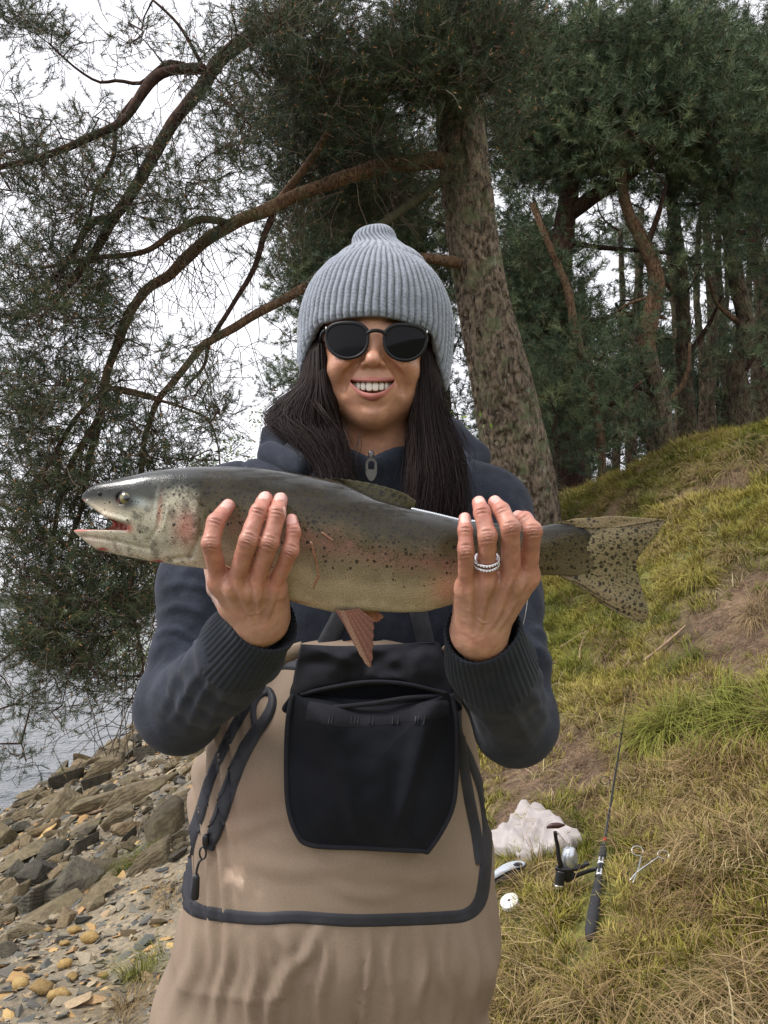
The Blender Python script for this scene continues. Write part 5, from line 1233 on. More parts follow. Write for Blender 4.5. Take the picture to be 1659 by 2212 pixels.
def wp(px, py, r): return np.exp(-((((Vw[:, 0] / Vw[:, 2] * FOC + 829.5 - px) ** 2 + (1106 - Vw[:, 1] / Vw[:, 2] * FOC - py) ** 2) / r ** 2)))[:, None] * (Nw[:, 2:3] < 0)
for px, py, r, am in ((500, 1760, 60, .10), (560, 1720, 50, .08), (520, 1850, 70, .07)): cw = cw * (1 - am * wp(px, py, r) * np.array([.4, 1.0, 1.0]))
sm_n = np.clip(fbm(Vw, 60, 4, 35)[:, None] * 1.6, 0, 1)
for px, py, r in ((478, 1885, 22), (540, 1915, 22), (520, 1905, 30)): cw = cw * (1 + .75 * wp(px, py, r) * sm_n * np.array([1, 1.02, 1.08]))
m_wader = fabric('tan_wader_cloth', (.24, .178, .128), (.28, .212, .156), 7, 900, .25, .0004, .78, .08, attr=True)
waders = add('waders', cam2w(Vw), Fw, m_wader, person, col=np.clip(cw, 0, 3))
BW = BVHTree.FromPolygons([Vector(v) for v in Vw.tolist()], Fw.tolist())
m_tape = fabric('charcoal_seam_tape', (.030, .031, .037), (.042, .043, .050), 50, 900, .3, .0003, .55, .02)
ribbon([(646, 1437), (600, 1437), (560, 1460), (535, 1520), (496, 1590), (455, 1680), (431, 1760), (407, 1830), (405, 1890), (402, 1935), (418, 1962), (460, 1974), (560, 1984), (640, 1981), (757, 1988), (870, 1986), (960, 1982), (1008, 1975), (1037, 1945), (1048, 1880), (1052, 1790), (1040, 1710), (1015, 1640), (990, 1580), (985, 1500), (960, 1440)],
       [22, 22, 22, 22, 22, 22, 24, 26, 28, 30, 32, 30, 28, 28, 28, 28, 28, 28, 28, 26, 20, 18, 18, 18, 20, 20], BW, .0024, 'seam_tape', m_tape, waders, n=260, across=7, bulge=.0002)
ribbon([(572, 1500), (582, 1492), (590, 1515), (578, 1548), (548, 1590), (520, 1640), (500, 1690), (480, 1750), (463, 1800), (452, 1835)], [13, 14, 16, 22, 29, 32, 32, 33, 32, 20], BW, .0042, 'zip_garage', m_tape, waders, n=100, across=9, bulge=.0014)
ribbon([(552, 1580), (548, 1535), (556, 1510), (572, 1497)], [14, 12, 12, 12], BW, .0036, 'zip_loop', m_tape, waders, n=30, across=5)
ribbon([(540, 1590), (505, 1655), (482, 1720), (462, 1775), (445, 1818)], [3, 3, 3, 4], BW, .0066, 'zip_line', m_zip, waders, n=60, across=3)
ribbon([(994, 1590), (1003, 1665), (1016, 1740), (1028, 1800), (1034, 1850), (1033, 1868)], [18, 22, 23, 22, 20, 12], BW, .0030, 'pocket_tape', m_tape, waders, n=60, across=7, bulge=.0012)
# zip pull with cord and moulded grip
m_rub = simple('black_rubber', (.010, .010, .012), None, rough=.4)
h_, n_ = cast(443, 1818, BW); dz_ = h_[2] - .009
V, F = superbox(0, 0, 0, .0045, .0085, .0035, n=5); add('zip_slider', cam2w(V + Cc(444, 1815, dz_)), F, m_rub, waders)
V, F = tube(np.array([Cc(438 + 7 * math.cos(a_), 1843 + 13 * math.sin(a_), dz_ - .001) for a_ in np.linspace(0, 6.283, 20)]), .0013, 6, False); add('zip_ring', cam2w(V), F, m_rub, waders)
V, F = tube(catmull(np.array([Cc(436, 1856, dz_ - .001), Cc(430, 1863, dz_ - .002), Cc(425, 1880, dz_ - .001), Cc(424, 1895, dz_)]), 12), .0016, 6); add('zip_cord', cam2w(V), F, m_rub, waders)
V, F = tube(np.array([Cc(424, 1888, dz_), Cc(424, 1896, dz_), Cc(423, 1915, dz_), Cc(421, 1936, dz_), Cc(421, 1943, dz_)]), [.003, .0046, .005, .0056, .0045], 12, True, .7); add('zip_grip', cam2w(V), F, m_rub, waders)
# boots under the frame
m_boot = simple('brown_boot', (.05, .038, .028), (.08, .06, .045), 20, .7)
for x0, z0 in ((-.125, -1.12), (.075, -1.06)):
    V, F = superbox(x0, z0, 1.17, .058, .06, .15, n=8, e=2.6); add('boot', cam2w(V), F, m_boot, person)

# ------------------------------------------------------------------ black mesh pouch on the chest
def poly_sd(x, y, P_):
    P_ = np.array(P_, float); d = np.full(x.shape, 1e9); s_ = np.ones(x.shape)
    n = len(P_)
    for i in range(n):
        a, b_ = P_[i], P_[(i + 1) % n]; ex, ey = b_ - a; wx_, wy_ = x - a[0], y - a[1]
        t_ = np.clip((wx_ * ex + wy_ * ey) / (ex * ex + ey * ey), 0, 1); d = np.minimum(d, (wx_ - ex * t_) ** 2 + (wy_ - ey * t_) ** 2)
        c1 = y >= a[1]; c2 = y < b_[1]; c3 = ex * wy_ > ey * wx_
        s_ = np.where((c1 & c2 & c3) | (~c1 & ~c2 & ~c3), -s_, s_)
    return s_ * np.sqrt(d)
m_pouch = fabric('black_mesh_cloth', (.006, .007, .010), (.013, .014, .019), 14, 1000, .5, .0004, .92, .1)
m_pouch_trim = fabric('black_binding', (.016, .016, .021), (.024, .024, .030), 40, 900, .4, .0004, .92, .1)
def pouch_panel(poly, d_front, thick, bulge, name, mat, folds, nx=110, ny=150, parent=person, seed=1):
    poly = catmull(np.array([(x, y, 0) for x, y in poly] + [(poly[0][0], poly[0][1], 0)]), 90)[:-1, :2]
    c0 = poly.mean(0); rings_ = 34; n = len(poly); V = []
    def zf(x, y, q):
        dome = (1 - q ** 2.6); w_ = folds(x, y) * (1 - q ** 6); return d_front(x, y) - bulge * dome - w_
    for r_i in range(rings_ + 1):
        q = (r_i / rings_) ** .8
        for x, y in poly:
            X_, Y_ = c0[0] + (x - c0[0]) * q, c0[1] + (y - c0[1]) * q; V.append(Cc(X_, Y_, zf(X_, Y_, q)))
    b0 = len(V)
    for k, (q, dd) in enumerate(((1.012, thick * .35), (1.005, thick * .8), (.97, thick))):
        for x, y in poly: X_, Y_ = c0[0] + (x - c0[0]) * q, c0[1] + (y - c0[1]) * q; V.append(Cc(X_, Y_, d_front(X_, Y_) + dd))
    F = [tuple(f) for f in grid_faces(rings_ + 4, n, True)]; F.append(tuple(range((rings_ + 3) * n, (rings_ + 4) * n)))
    return add(name, cam2w(np.array(V)), F, mat, parent), poly
def df(x, y):
    t_ = (y - 1390) / 450; return 1.082 - .036 * min(max(t_, 0), 1) ** .8
def vfold(x, y):
    q = np.array([x, y, 0.0]); t_ = (y - 1500) / 330
    a_ = vnoise(np.array([(x - 800) * .011 / (1.15 - .5 * min(max(t_, 0), 1)), y * .004, 3.0]), 1, 4); v1 = abs((x - 815) / (300 - 230 * t_)) if t_ < 1 else 9
    return float(.013 * math.exp(-((v1 - .42) / .13) ** 2) * (t_ > 0) + .010 * a_ + .0020 * vnoise(q, .03, 5))
pouch, pol = pouch_panel([(632, 1490), (650, 1500), (800, 1512), (940, 1498), (972, 1494), (985, 1560), (984, 1680), (972, 1755), (928, 1832), (905, 1836), (780, 1830), (672, 1824), (640, 1795), (622, 1735), (620, 1640), (624, 1550)], df, .03, .022, 'mesh_pouch', m_pouch, vfold)
up_, _ = pouch_panel([(652, 1392), (740, 1396), (850, 1392), (925, 1388), (948, 1394), (962, 1450), (975, 1500), (930, 1488), (840, 1478), (740, 1488), (660, 1502), (634, 1500), (640, 1440)], lambda x, y: 1.072 - .0 * x, .03, .012, 'pouch_flap', m_pouch_trim,
    lambda x, y: float(.008 * vnoise(np.array([x * .016 + y * .01, y * .03 - x * .006, 7.0]), 1, 6) + .004 * vnoise(np.array([x, y, 0.0]), .04, 8)), parent=pouch)
pouch_panel([(640, 1460), (960, 1450), (975, 1500), (970, 1540), (640, 1545), (628, 1500)], lambda x, y: 1.082, .02, .002, 'pouch_back', m_pouch, lambda x, y: 0.0, parent=pouch)
# bindings: rolled edges, as thin tubes on the pouch front
def edge_tube(pts, d, r, name, mat, k=6, sq=1):
    V, F = tube(catmull(np.array([Cc(x, y, dd) for (x, y), dd in zip(pts, np.broadcast_to(d, (len(pts),)))]), 70), r, k, True, sq); return add(name, cam2w(V), F, mat, pouch)
edge_tube([(632, 1500), (622, 1560), (619, 1640), (622, 1735), (640, 1797), (672, 1825), (780, 1831), (905, 1837), (928, 1833), (973, 1756), (985, 1680), (986, 1560), (974, 1498)], [df(0, y) + .0 for y in (1500, 1560, 1640, 1735, 1797, 1825, 1831, 1837, 1833, 1756, 1680, 1560, 1498)], .0034, 'pouch_binding', m_pouch_trim)
edge_tube([(648, 1512), (700, 1528), (800, 1520), (880, 1508), (965, 1502)], [1.066, 1.056, 1.050, 1.056, 1.068], .0030, 'pouch_hem', m_pouch_trim)
edge_tube([(650, 1500), (720, 1484), (800, 1473), (880, 1478), (965, 1498)], [1.068, 1.058, 1.055, 1.058, 1.066], .0026, 'flap_edge', m_pouch_trim)
pm = pouch.data; pv = [Vector(v.co) for v in pm.vertices]
def w2cam(P_):
    P_ = np.asarray(P_) - CAM; x, y, z = P_[..., 0], P_[..., 1], P_[..., 2]; return np.stack([x, -y * _s + z * _c, y * _c + z * _s], -1)
pc = w2cam(np.array([v[:] for v in pv]) + ROOTLOC['person']); BP = BVHTree.FromPolygons([Vector(v) for v in pc.tolist()], [tuple(p.vertices) for p in pm.polygons])
ribbon([(665, 1535), (740, 1548), (830, 1545), (900, 1537), (968, 1530)], [42, 44, 42, 40, 36], BP, .0016, 'pouch_band', m_pouch_trim, pouch, n=60, across=7)
for x in (712, 718, 760, 768, 775, 800, 808, 850, 862, 900, 906, 918): ribbon([(x, 1540 + .01 * x), (x - 3, 1558 + .008 * x)], [3, 3], BP, .0026, 'band_stitch', m_zip, pouch, n=5, across=3)
# tan straps beside the pouch, at the top of the bib
for pth in ([(655, 1402), (635, 1408), (610, 1418), (596, 1432)], [(962, 1392), (975, 1405), (985, 1425)]):
    V, F = tube(catmull(np.array([Cc(x, y, 1.085) for x, y in pth]), 14), .010, 8, True, .35); add('bib_strap', cam2w(V), F, m_wader, person, col=(1, 1, 1))
# ------------------------------------------------------------------ the trout
FD = .880; fs = FD / FOC
TOP = np.array([(180, 1067), (190, 1056), (209, 1046), (258, 1034), (319, 1019), (370, 1012), (421, 1008), (503, 1008), (585, 1013), (667, 1027), (740, 1043), (813, 1078), (850, 1088), (891, 1099), (940, 1110), (993, 1123), (1090, 1131), (1168, 1137), (1201, 1130), (1240, 1132), (1285, 1150)], float)
BOT = np.array([(160, 1150), (180, 1167), (209, 1187), (258, 1199), (319, 1211), (381, 1221), (442, 1228), (500, 1250), (560, 1277), (634, 1300), (667, 1310), (720, 1322), (813, 1320), (866, 1323), (919, 1321), (977, 1306), (1030, 1286), (1080, 1266), (1130, 1250), (1168, 1242), (1213, 1243), (1240, 1246), (1285, 1232)], float)
xx_ = np.linspace(155, 1290, 415)
top_s = np.interp(xx_, TOP[:, 0], TOP[:, 1]); bot_s = np.interp(xx_, BOT[:, 0], BOT[:, 1])
k_ = np.exp(-np.linspace(-2, 2, 13) ** 2); k_ /= k_.sum()
ts_ = np.convolve(np.pad(top_s, 6, 'edge'), k_, 'valid'); bs_ = np.convolve(np.pad(bot_s, 6, 'edge'), k_, 'valid')
q_ = sstep(200, 235, xx_); top_s = top_s * (1 - q_) + ts_ * q_; bot_s = bot_s * (1 - q_) + bs_ * q_
HWX = [155, 175, 200, 240, 300, 380, 450, 560, 700, 850, 950, 1050, 1120, 1180, 1220, 1250, 1285]; HWY = [4, 9, 16, 27, 42, 54, 58, 66, 74, 70, 58, 42, 31, 22, 13, 6, 1.5]   # half widths, px
def fish_sdf(p):
    px = p[..., 0] / fs + 829.5; py = 1106 - p[..., 1] / fs; dz = (p[..., 2] - FD) / fs
    t_ = np.interp(px, xx_, top_s); b_ = np.interp(px, xx_, bot_s); w_ = np.interp(px, HWX, HWY)
    mid = (t_ + b_) / 2 - .03 * (b_ - t_); h = np.where(py < mid, mid - t_, b_ - mid)
    s_ = (py - mid) / h; z = dz / w_
    r = (np.abs(s_) ** 2.05 + np.abs(z) ** 2.1) ** (1 / 2.07)
    d = (r - 1) * np.minimum(h, w_ * 1.1) * .9
    d = np.maximum(d, (158 - px) * .8); d = np.maximum(d, (px - 1284) * .8)
    # open mouth: wedge between the jaws
    tt = (px - 150) / 132.0
    upj = 1078 + 66 * np.clip(tt - .2, 0, 1) ** .9 * 1.05; loj = 1143 + 2.0 * tt
    wedge = np.maximum(np.maximum(upj - py, py - loj), px - 284) * .8
    d = smax(d, -wedge, 4)
    # snout stops short of the lower jaw
    d = np.maximum(d, np.where(py < 1110, (178 - px) * .9, d))
    # upper lip and maxilla, gill cover edges, eye socket
    def seg(a, c, r0, k, sgn=1):
        nonlocal d
        q = np.stack([px, py, np.abs(dz) - w_ * np.sqrt(np.clip(1 - s_ ** 2, 0, 1))], -1)
        e = cap_(q.astype(np.float32), (*a, 0), (*c, 0), r0)
        d = smin(d, e, k) if sgn > 0 else smax(d, -e, k)
    seg((192, 1084), (236, 1112), 4.0, 4); seg((236, 1112), (288, 1126), 5, 4)
    for a, c in (((352, 1078), (360, 1105)), ((360, 1105), (352, 1140)), ((352, 1140), (330, 1170))): seg(a, c, 2.2, 5, -1)
    for a, c in (((366, 1078), (376, 1106)), ((376, 1106), (366, 1142))): seg(a, c, 2.4, 4, 1)
    for a, c in (((420, 1065), (444, 1095)), ((444, 1095), (446, 1150)), ((446, 1150), (420, 1200)), ((420, 1200), (350, 1212))): seg(a, c, 2.6, 7, -1)
    for a, c in (((180, 1158), (260, 1168)), ((260, 1168), (330, 1185))): seg(a, c, 1.2, 6, -1)
    q = np.stack([px - 272, py - 1077, np.abs(dz) - w_ * .93], -1); d = smax(d, -(L(q.astype(np.float32)) - 12.5), 5)
    return (d * fs).astype(np.float32)
Vf, Ff = sdf_mesh(fish_sdf, (Cc(150, 0, FD)[0], Cc(0, 1335, FD)[1], FD - .042), (Cc(1292, 0, FD)[0], Cc(0, 1000, FD)[1], FD + .042), .00125)
fx = Vf[:, 0] / fs + 829.5; fy = 1106 - Vf[:, 1] / fs; fz = np.abs(Vf[:, 2] - FD) / fs
t_ = np.interp(fx, xx_, top_s); b_ = np.interp(fx, xx_, bot_s); v = (fy - t_) / (b_ - t_)         # 0 back .. 1 belly
q3 = np.stack([fx, fy, fz], -1); n1 = fbm(q3, .02, 4, 1); n2 = fbm(q3, .07, 3, 2); n3 = fbm(q3, .25, 2, 3)
def L3(a, b_, t): return a * (1 - t[:, None]) + b_ * t[:, None]
def A(*c): return np.array(c)[None, :]
vv = v + .05 * n1 + .02 * n2
c = L3(A(.010, .010, .007), A(.026, .022, .011), sstep(.0, .18, vv)); c = L3(c, A(.070, .060, .032), sstep(.20, .42, vv)); c = L3(c, A(.15, .128, .082), sstep(.42, .62, vv)); c = L3(c, A(.31, .265, .185), sstep(.60, .80, vv)); c = L3(c, A(.46, .42, .33), sstep(.86, .99, vv))
pink = np.exp(-((vv - .50) / .09) ** 2) * sstep(430, 560, fx) * (.45 + .2 * n2) * sstep(1230, 1000, fx); c = L3(c, A(.21, .10, .09), np.clip(pink, 0, 1))
tail_d = sstep(960, 1180, fx); c = L3(c, A(.062, .05, .028), tail_d * .85 * sstep(.1, .35, vv))
# head
hd = sstep(450, 425, fx + 6 * n2)
ch = L3(A(.016, .017, .015), A(.045, .048, .038), sstep(.08, .3, vv)); low_ = sstep(.30, .42, vv + .0009 * (fx - 300)); ch = L3(ch, A(.33, .31, .24), low_); ch = L3(ch, A(.50, .46, .39), sstep(.80, .93, vv))
blot = sstep(.1, .7, n2 + .5 * n3); ch = ch * (1 - .5 * (blot * low_)[:, None]); ch = ch * (1 + .35 * (np.clip(-n2, 0, 1) * low_)[:, None])
def sp(px, py, rx, ry, a=0.0): u = (fx - px) * math.cos(a) + (fy - py) * math.sin(a); w_ = -(fx - px) * math.sin(a) + (fy - py) * math.cos(a); return np.exp(-((u / rx) ** 2 + (w_ / ry) ** 2))
ch = L3(ch, A(.40, .15, .12), .75 * sp(415, 1140, 26, 34)); ch = L3(ch, A(.42, .20, .15), .7 * sp(357, 1108, 6, 30, .08)); ch = L3(ch, A(.55, .58, .50), .6 * sp(348, 1102, 4, 34, .1)); ch = L3(ch, A(.36, .42, .42), .7 * sp(312, 1085, 22, 9, .3)); ch = L3(ch, A(.6, .56, .44), .6 * sp(374, 1100, 3, 26, -.1))
ch = L3(ch, A(.02, .02, .02), .9 * np.clip(sp(276, 1079, 27, 19, .25) * 1.5, 0, 1) * (fz > 12)); ch = L3(ch, A(.55, .47, .36), .8 * sstep(1070, 1105, fy) * sstep(285, 235, fx) * (fy < 1135)); ch = L3(ch, A(.42, .33, .26), .55 * sstep(1140, 1150, fy) * sstep(300, 200, fx))
c = c * np.array([1.05, 1.0, .95]); c = L3(c, ch, hd)
inn = ((fx < 292) & (fy > 1080) & (fy < 1149) & (fz < np.interp(fx, HWX, HWY) * .80)).astype(float); c = L3(c, A(.50, .15, .115) * np.clip(1 + .5 * n2, .6, 1.5)[:, None], inn * .9)
c = L3(c, A(.35, .02, .02), .95 * np.clip(sp(341, 1214, 13, 5) * 1.6 + sp(222, 1186, 12, 3) * 1.2 + .7 * sp(288, 1140, 12, 9), 0, 1))
c = L3(c, A(.42, .17, .11), .5 * sp(640, 1300, 60, 6)); c = L3(c, A(.45, .20, .13), .6 * sp(960, 1270, 34, 30))
m_fish, t, b = new_mat('trout_skin'); a = vcol(t); sp_a = t.nodes.new('ShaderNodeAttribute'); sp_a.attribute_name = 'spots'; co3 = coord(t); sx_ = t.nodes.new('ShaderNodeSeparateXYZ'); cx_ = t.nodes.new('ShaderNodeCombineXYZ'); t.links.new(co3, sx_.inputs[0]); t.links.new(sx_.outputs[0], cx_.inputs[0]); t.links.new(sx_.outputs[2], cx_.inputs[1]); co = cx_.outputs[0]
def spots(scale, r0, r1, jit=1.0):
    vd = t.nodes.new('ShaderNodeTexVoronoi'); vd.voronoi_dimensions = '2D'; vd.inputs['Scale'].default_value = scale; vd.inputs['Randomness'].default_value = jit
    t.links.new(dist(t, co, 120, .006), vd.inputs['Vector']); sep = t.nodes.new('ShaderNodeSeparateColor'); t.links.new(vd.outputs['Color'], sep.inputs[0])
    thr = mth(t, 'MULTIPLY_ADD', sep.outputs[0], r1 - r0, r0); thr = mth(t, 'MULTIPLY', thr, mth(t, 'MULTIPLY_ADD', sp_a.outputs['Fac'], .38, .85)); thr = mth(t, 'MULTIPLY', thr, mth(t, 'GREATER_THAN', sp_a.outputs['Fac'], sep.outputs[1]))
    return mth(t, 'MULTIPLY', mth(t, 'SUBTRACT', thr, vd.outputs['Distance']), 9.0, clamp=True)
s1 = spots(165, .13, .34); s2 = spots(280, .12, .34)
dark = mth(t, 'MAXIMUM', s1, mth(t, 'MULTIPLY', s2, .7))
sc_ = voro(t, co, 900, 'F1', 'Color'); scr = ramp(t, noise(t, co, 800, 2), [(.35, (.74,) * 3), (.65, (1.32, 1.3, 1.22))])
cc = mixc(t, 1, a.outputs['Color'], scr.outputs[0], 'MULTIPLY'); cc = mixc(t, mth(t, 'MULTIPLY', dark, .88), cc, (.012, .011, .009)); t.links.new(cc, b.inputs['Base Color'])
b.inputs['Specular IOR Level'].default_value = .2; t.links.new(ramp(t, noise(t, co, 60, 5), [(.3, (.16,) * 3), (.7, (.36,) * 3)]).outputs[0], b.inputs['Roughness'])
wt = t.nodes.new('ShaderNodeAttribute'); wt.attribute_name = 'wet'; wn_ = ramp(t, noise(t, coord(t, (.35, 1, 1.6)), 38, 6, .65), [(.44, (0, 0, 0)), (.56, (1, 1, 1))]); t.links.new(mth(t, 'MULTIPLY_ADD', wt.outputs['Fac'], wn_.outputs[0], .07), b.inputs['Coat Weight']); b.inputs['Coat Roughness'].default_value = .12
hmix = mth(t, 'ADD', voro(t, co3, 620), mth(t, 'MULTIPLY', noise(t, co, 45, 5), 2.2)); bump(t, b, hmix, .22, .0009)
trout = root('rainbow_trout', W(640, 1160, FD), 'large spotted rainbow trout with open mouth held sideways in both hands', 'fish')
fb = add('fish_body', cam2w(Vf), Ff, m_fish, trout, col=np.clip(c, 0, 1))
def spot_attr(o, arr): a_ = o.data.attributes.new('spots', 'FLOAT', 'POINT'); a_.data.foreach_set('value', np.asarray(arr, np.float32))
spd = np.clip(.85 - 1.05 * v, 0, 1) * sstep(300, 420, fx) + .10 * (v < .72) + .10 * sstep(430, 300, fx) * (v < .35); spd = np.maximum(spd, .75 * sstep(980, 1150, fx) * (v < .9)); spd *= (1 - inn) * (fx > 225)
spot_attr(fb, np.clip(spd, 0, .95))
aw = fb.data.attributes.new('wet', 'FLOAT', 'POINT'); aw.data.foreach_set('value', (1.0 * np.clip(sstep(.16, .02, v) * sstep(230, 300, fx) + .25 * sstep(.5, .1, v), 0, 1)).astype(np.float32))
# pink lining of the gape
m_gape = simple('mouth_lining', (.42, .09, .075), (.55, .30, .25), 160, .25, .5, 220, coat=.8)
gpoly = catmull(np.array([(x, y, 0) for x, y in [(226, 1111), (240, 1116), (262, 1122), (285, 1126), (296, 1140), (290, 1152), (262, 1150), (236, 1148), (222, 1147), (240, 1138), (243, 1128), (226, 1111)]], float), 60)[:-1, :2]
Vg_ = []; gc = np.array([266, 1137.])
for i_ in range(9):
    for x_, y_ in gpoly: q_ = i_ / 8; X_, Y_ = gc[0] + (x_ - gc[0]) * q_, gc[1] + (y_ - gc[1]) * q_; Vg_.append(Cc(X_, Y_, FD - .004 + .007 * (1 - q_ ** 2) + .001 * math.sin(X_ * .6)))
for x_, y_ in gpoly: Vg_.append(Cc(x_, y_, FD + .012))
add('mouth_lining', cam2w(np.array(Vg_)), grid_faces(10, len(gpoly), True), m_gape, trout)
# eye
m_iris = simple('iris_gold', (.10, .085, .02), (.22, .18, .05), 900, .15, coat=1)
m_pup = simple('pupil', (.004, .006, .012), None, rough=.04, coat=1)
m_clear = simple('eye_ring', (.02, .02, .018), None, rough=.15)
def disc_dome(cx, cy, d, r, h, name, mat, parent, k=28, rings_=6, ry=1.0):
    V = [Cc(cx, cy, d - h)]; F = []
    for i in range(1, rings_ + 1):
        q = i / rings_
        for j in range(k): a_ = 2 * math.pi * j / k; V.append(Cc(cx + r * q * math.cos(a_), cy + ry * r * q * math.sin(a_), d - h * (1 - q * q)))
    for j in range(k):
        F.append((0, 1 + j, 1 + (j + 1) % k))
        for i in range(rings_ - 1): a0 = 1 + i * k; F.append((a0 + j, a0 + k + j, a0 + k + (j + 1) % k, a0 + (j + 1) % k))
    return add(name, cam2w(np.array(V)), F, mat, parent)
wz = np.interp(272, HWX, HWY) * .93 * fs
disc_dome(272, 1077, FD - wz + .0015, 16.5, .0028, 'eye', m_clear, trout); disc_dome(271, 1077, FD - wz - .0003, 12.5, .0028, 'iris', m_iris, trout); disc_dome(272, 1076.5, FD - wz - .0022, 7.2, .0012, 'pupil', m_pup, trout)
# fins: thin solids with rays
m_fin = m_fish
def fin(outline_a, outline_b, name, dfun, col_fn, sp_v, nrays=26, thick=.0008, nu=90, nv=40, parent=trout, wav=.0012, mat=None):
    """surface between base curve a and tip curve b, both px polylines"""
    A_ = catmull(np.array([(x, y, 0) for x, y in outline_a], float), nu)[:, :2]; B_ = catmull(np.array([(x, y, 0) for x, y in outline_b], float), nu)[:, :2]
    V = []; C_ = []; S_ = []
    for side in (-1, 1):
        for i in range(nu):
            u = i / (nu - 1)
            for j in range(nv):
                q = j / (nv - 1); x, y = A_[i] * (1 - q) + B_[i] * q
                frq = .5 + .5 * math.cos(2 * math.pi * u * nrays); th_ = (thick * (1 - .75 * q) + .00012 * frq * (1 - .4 * q)) * (1 if 0 < i < nu - 1 and j < nv - 1 else .1)
                jag = 0 if j < nv - 1 else 2.5 * math.sin(u * nrays * 6.28)
                V.append(Cc(x + jag * .5, y + jag * .3, dfun(x, y) + side * th_ + wav * math.sin(u * 9 + q * 3))); C_.append(col_fn(u, q, frq)); S_.append(sp_v)
    f0 = grid_faces(nu, nv); n = nu * nv; F = [tuple(f) for f in f0[:, ::-1]] + [tuple(f + n) for f in f0]
    for i in range(nu - 1): F.append((i * nv + nv - 1, (i + 1) * nv + nv - 1, n + (i + 1) * nv + nv - 1, n + i * nv + nv - 1))
    for j in range(nv - 1): F.append((j, j + 1, n + j + 1, n + j)); a0 = (nu - 1) * nv; F.append((a0 + j + 1, a0 + j, n + a0 + j, n + a0 + j + 1))
    o = add(name, cam2w(np.array(V)), F, mat or m_fin, parent, col=np.array(C_)); spot_attr(o, np.array(S_)); return o
def tcol(u, q, f): g = .9 + .15 * f; return np.array([.22, .18, .10]) * g * (1 - .35 * q) if .12 < u < .88 else np.array([.17, .13, .07]) * g
fin([(1205, 1128), (1212, 1150), (1216, 1185), (1214, 1215), (1208, 1243)], [(1438, 1124), (1425, 1147), (1398, 1180), (1376, 1212), (1381, 1252), (1393, 1293), (1401, 1324), (1389, 1349)], 'tail_fin', lambda x, y: FD, tcol, .97, 30, .0007, 140, 90)
# upper and lower edges bulge outward, so close the fan with the real outline
fin([(1206, 1131), (1240, 1138), (1290, 1140), (1340, 1138)], [(1201, 1127), (1262, 1119), (1344, 1115), (1440, 1123)], 'tail_upper_edge', lambda x, y: FD + .0004, lambda u, q, f: np.array([.15, .115, .06]), .6, 3, .0016, 60, 10)
fin([(1206, 1240), (1240, 1250), (1300, 1290), (1360, 1330)], [(1206, 1244), (1254, 1265), (1303, 1307), (1387, 1351)], 'tail_lower_edge', lambda x, y: FD + .0004, lambda u, q, f: np.array([.15, .115, .06]), .6, 3, .0016, 60, 10)
fin([(700, 1036), (740, 1046), (790, 1072), (840, 1088), (895, 1103)], [(706, 1032), (760, 1037), (815, 1047), (870, 1064), (899, 1082)], 'dorsal_fin', lambda x, y: FD + .004 - (y - 1040) * .00003, lambda u, q, f: np.array([.032, .028, .011]) * (.85 + .3 * f) * (1 + .9 * q * u), .8, 12, .0012, 70, 24)
fin([(722, 1316), (735, 1318), (752, 1318), (775, 1314)], [(741, 1345), (775, 1410), (800, 1441), (806, 1388), (808, 1340)], 'pelvic_fin', lambda x, y: FD - .016 + (y - 1318) * .00008, lambda u, q, f: np.array([.26, .125, .10]) * (.75 + .35 * f) * (1 - .25 * q) if u < .25 or u > .5 else np.array([.32, .19, .145]) * (.8 + .3 * f), .0, 10, .0012, 60, 40)
fin([(770, 1316), (790, 1317), (812, 1318)], [(790, 1335), (812, 1344), (830, 1332)], 'rear_pelvic_fin', lambda x, y: FD + .012, lambda u, q, f: np.array([.38, .17, .11]), .0, 6, .001, 30, 12)
fin([(446, 1196), (455, 1206), (470, 1215)], [(500, 1226), (512, 1240), (500, 1252)], 'pectoral_fin', lambda x, y: FD - .030, lambda u, q, f: np.array([.30, .16, .11]), .05, 6, .001, 30, 12)
# dangling skin tags and scratches by the belly, row of back scales with wet glints put into their pale colour
m_flap = simple('fish_wound', (.20, .08, .045), (.32, .15, .08), 300, .35, coat=.6)
def fsurf(px, py):
    w_ = np.interp(px, HWX, HWY); tq = np.interp(px, xx_, top_s); bq = np.interp(px, xx_, bot_s); mid = (tq + bq) / 2 - .03 * (bq - tq); h = (mid - tq) if py < mid else (bq - mid)
    return FD - w_ * fs * max(0, 1 - abs((py - mid) / h) ** 2.05) ** (1 / 2.1)
for pth, r0 in (([(672, 1170), (680, 1200), (688, 1235), (684, 1262)], .0012), ([(690, 1240), (680, 1262), (676, 1276)], .0020), ([(695, 1150), (708, 1160), (720, 1168)], .0009)):
    V, F = tube(catmull(np.array([Cc(x, y, fsurf(x, y) - .0004) for x, y in pth]), 20), r0, 6, True, .5); add('scratch', cam2w(V), F, m_flap, trout)
m_glint = simple('wet_glint', (.62, .66, .70), None, rough=.12, coat=1)  # bluish white stands for glints along the ridge
V0, F0 = superbox(0, 0, 0, .0021, .0017, .0012, n=4, e=2); sm = None
for i in range(30):
    x = 892 + i * 4.6; y = np.interp(x, xx_, top_s) + 1.0
    c0 = cam2w(Cc(x, y, FD - .004)); 
    if sm is None: sm = mesh('glint_scale', cam2w(V0) - CAM, F0, m_glint)
    o = bpy.data.objects.new('glint_scale', sm); COL.objects.link(o); o.parent = trout; o.location = c0 - ROOTLOC[trout.name]
# nostril pads on the snout
V, F = superbox(0, 0, 0, .0035, .0045, .002, n=5, e=2); add('nostril', cam2w(V * .55 + Cc(214, 1066, FD - .0095)), F, m_clear, trout)

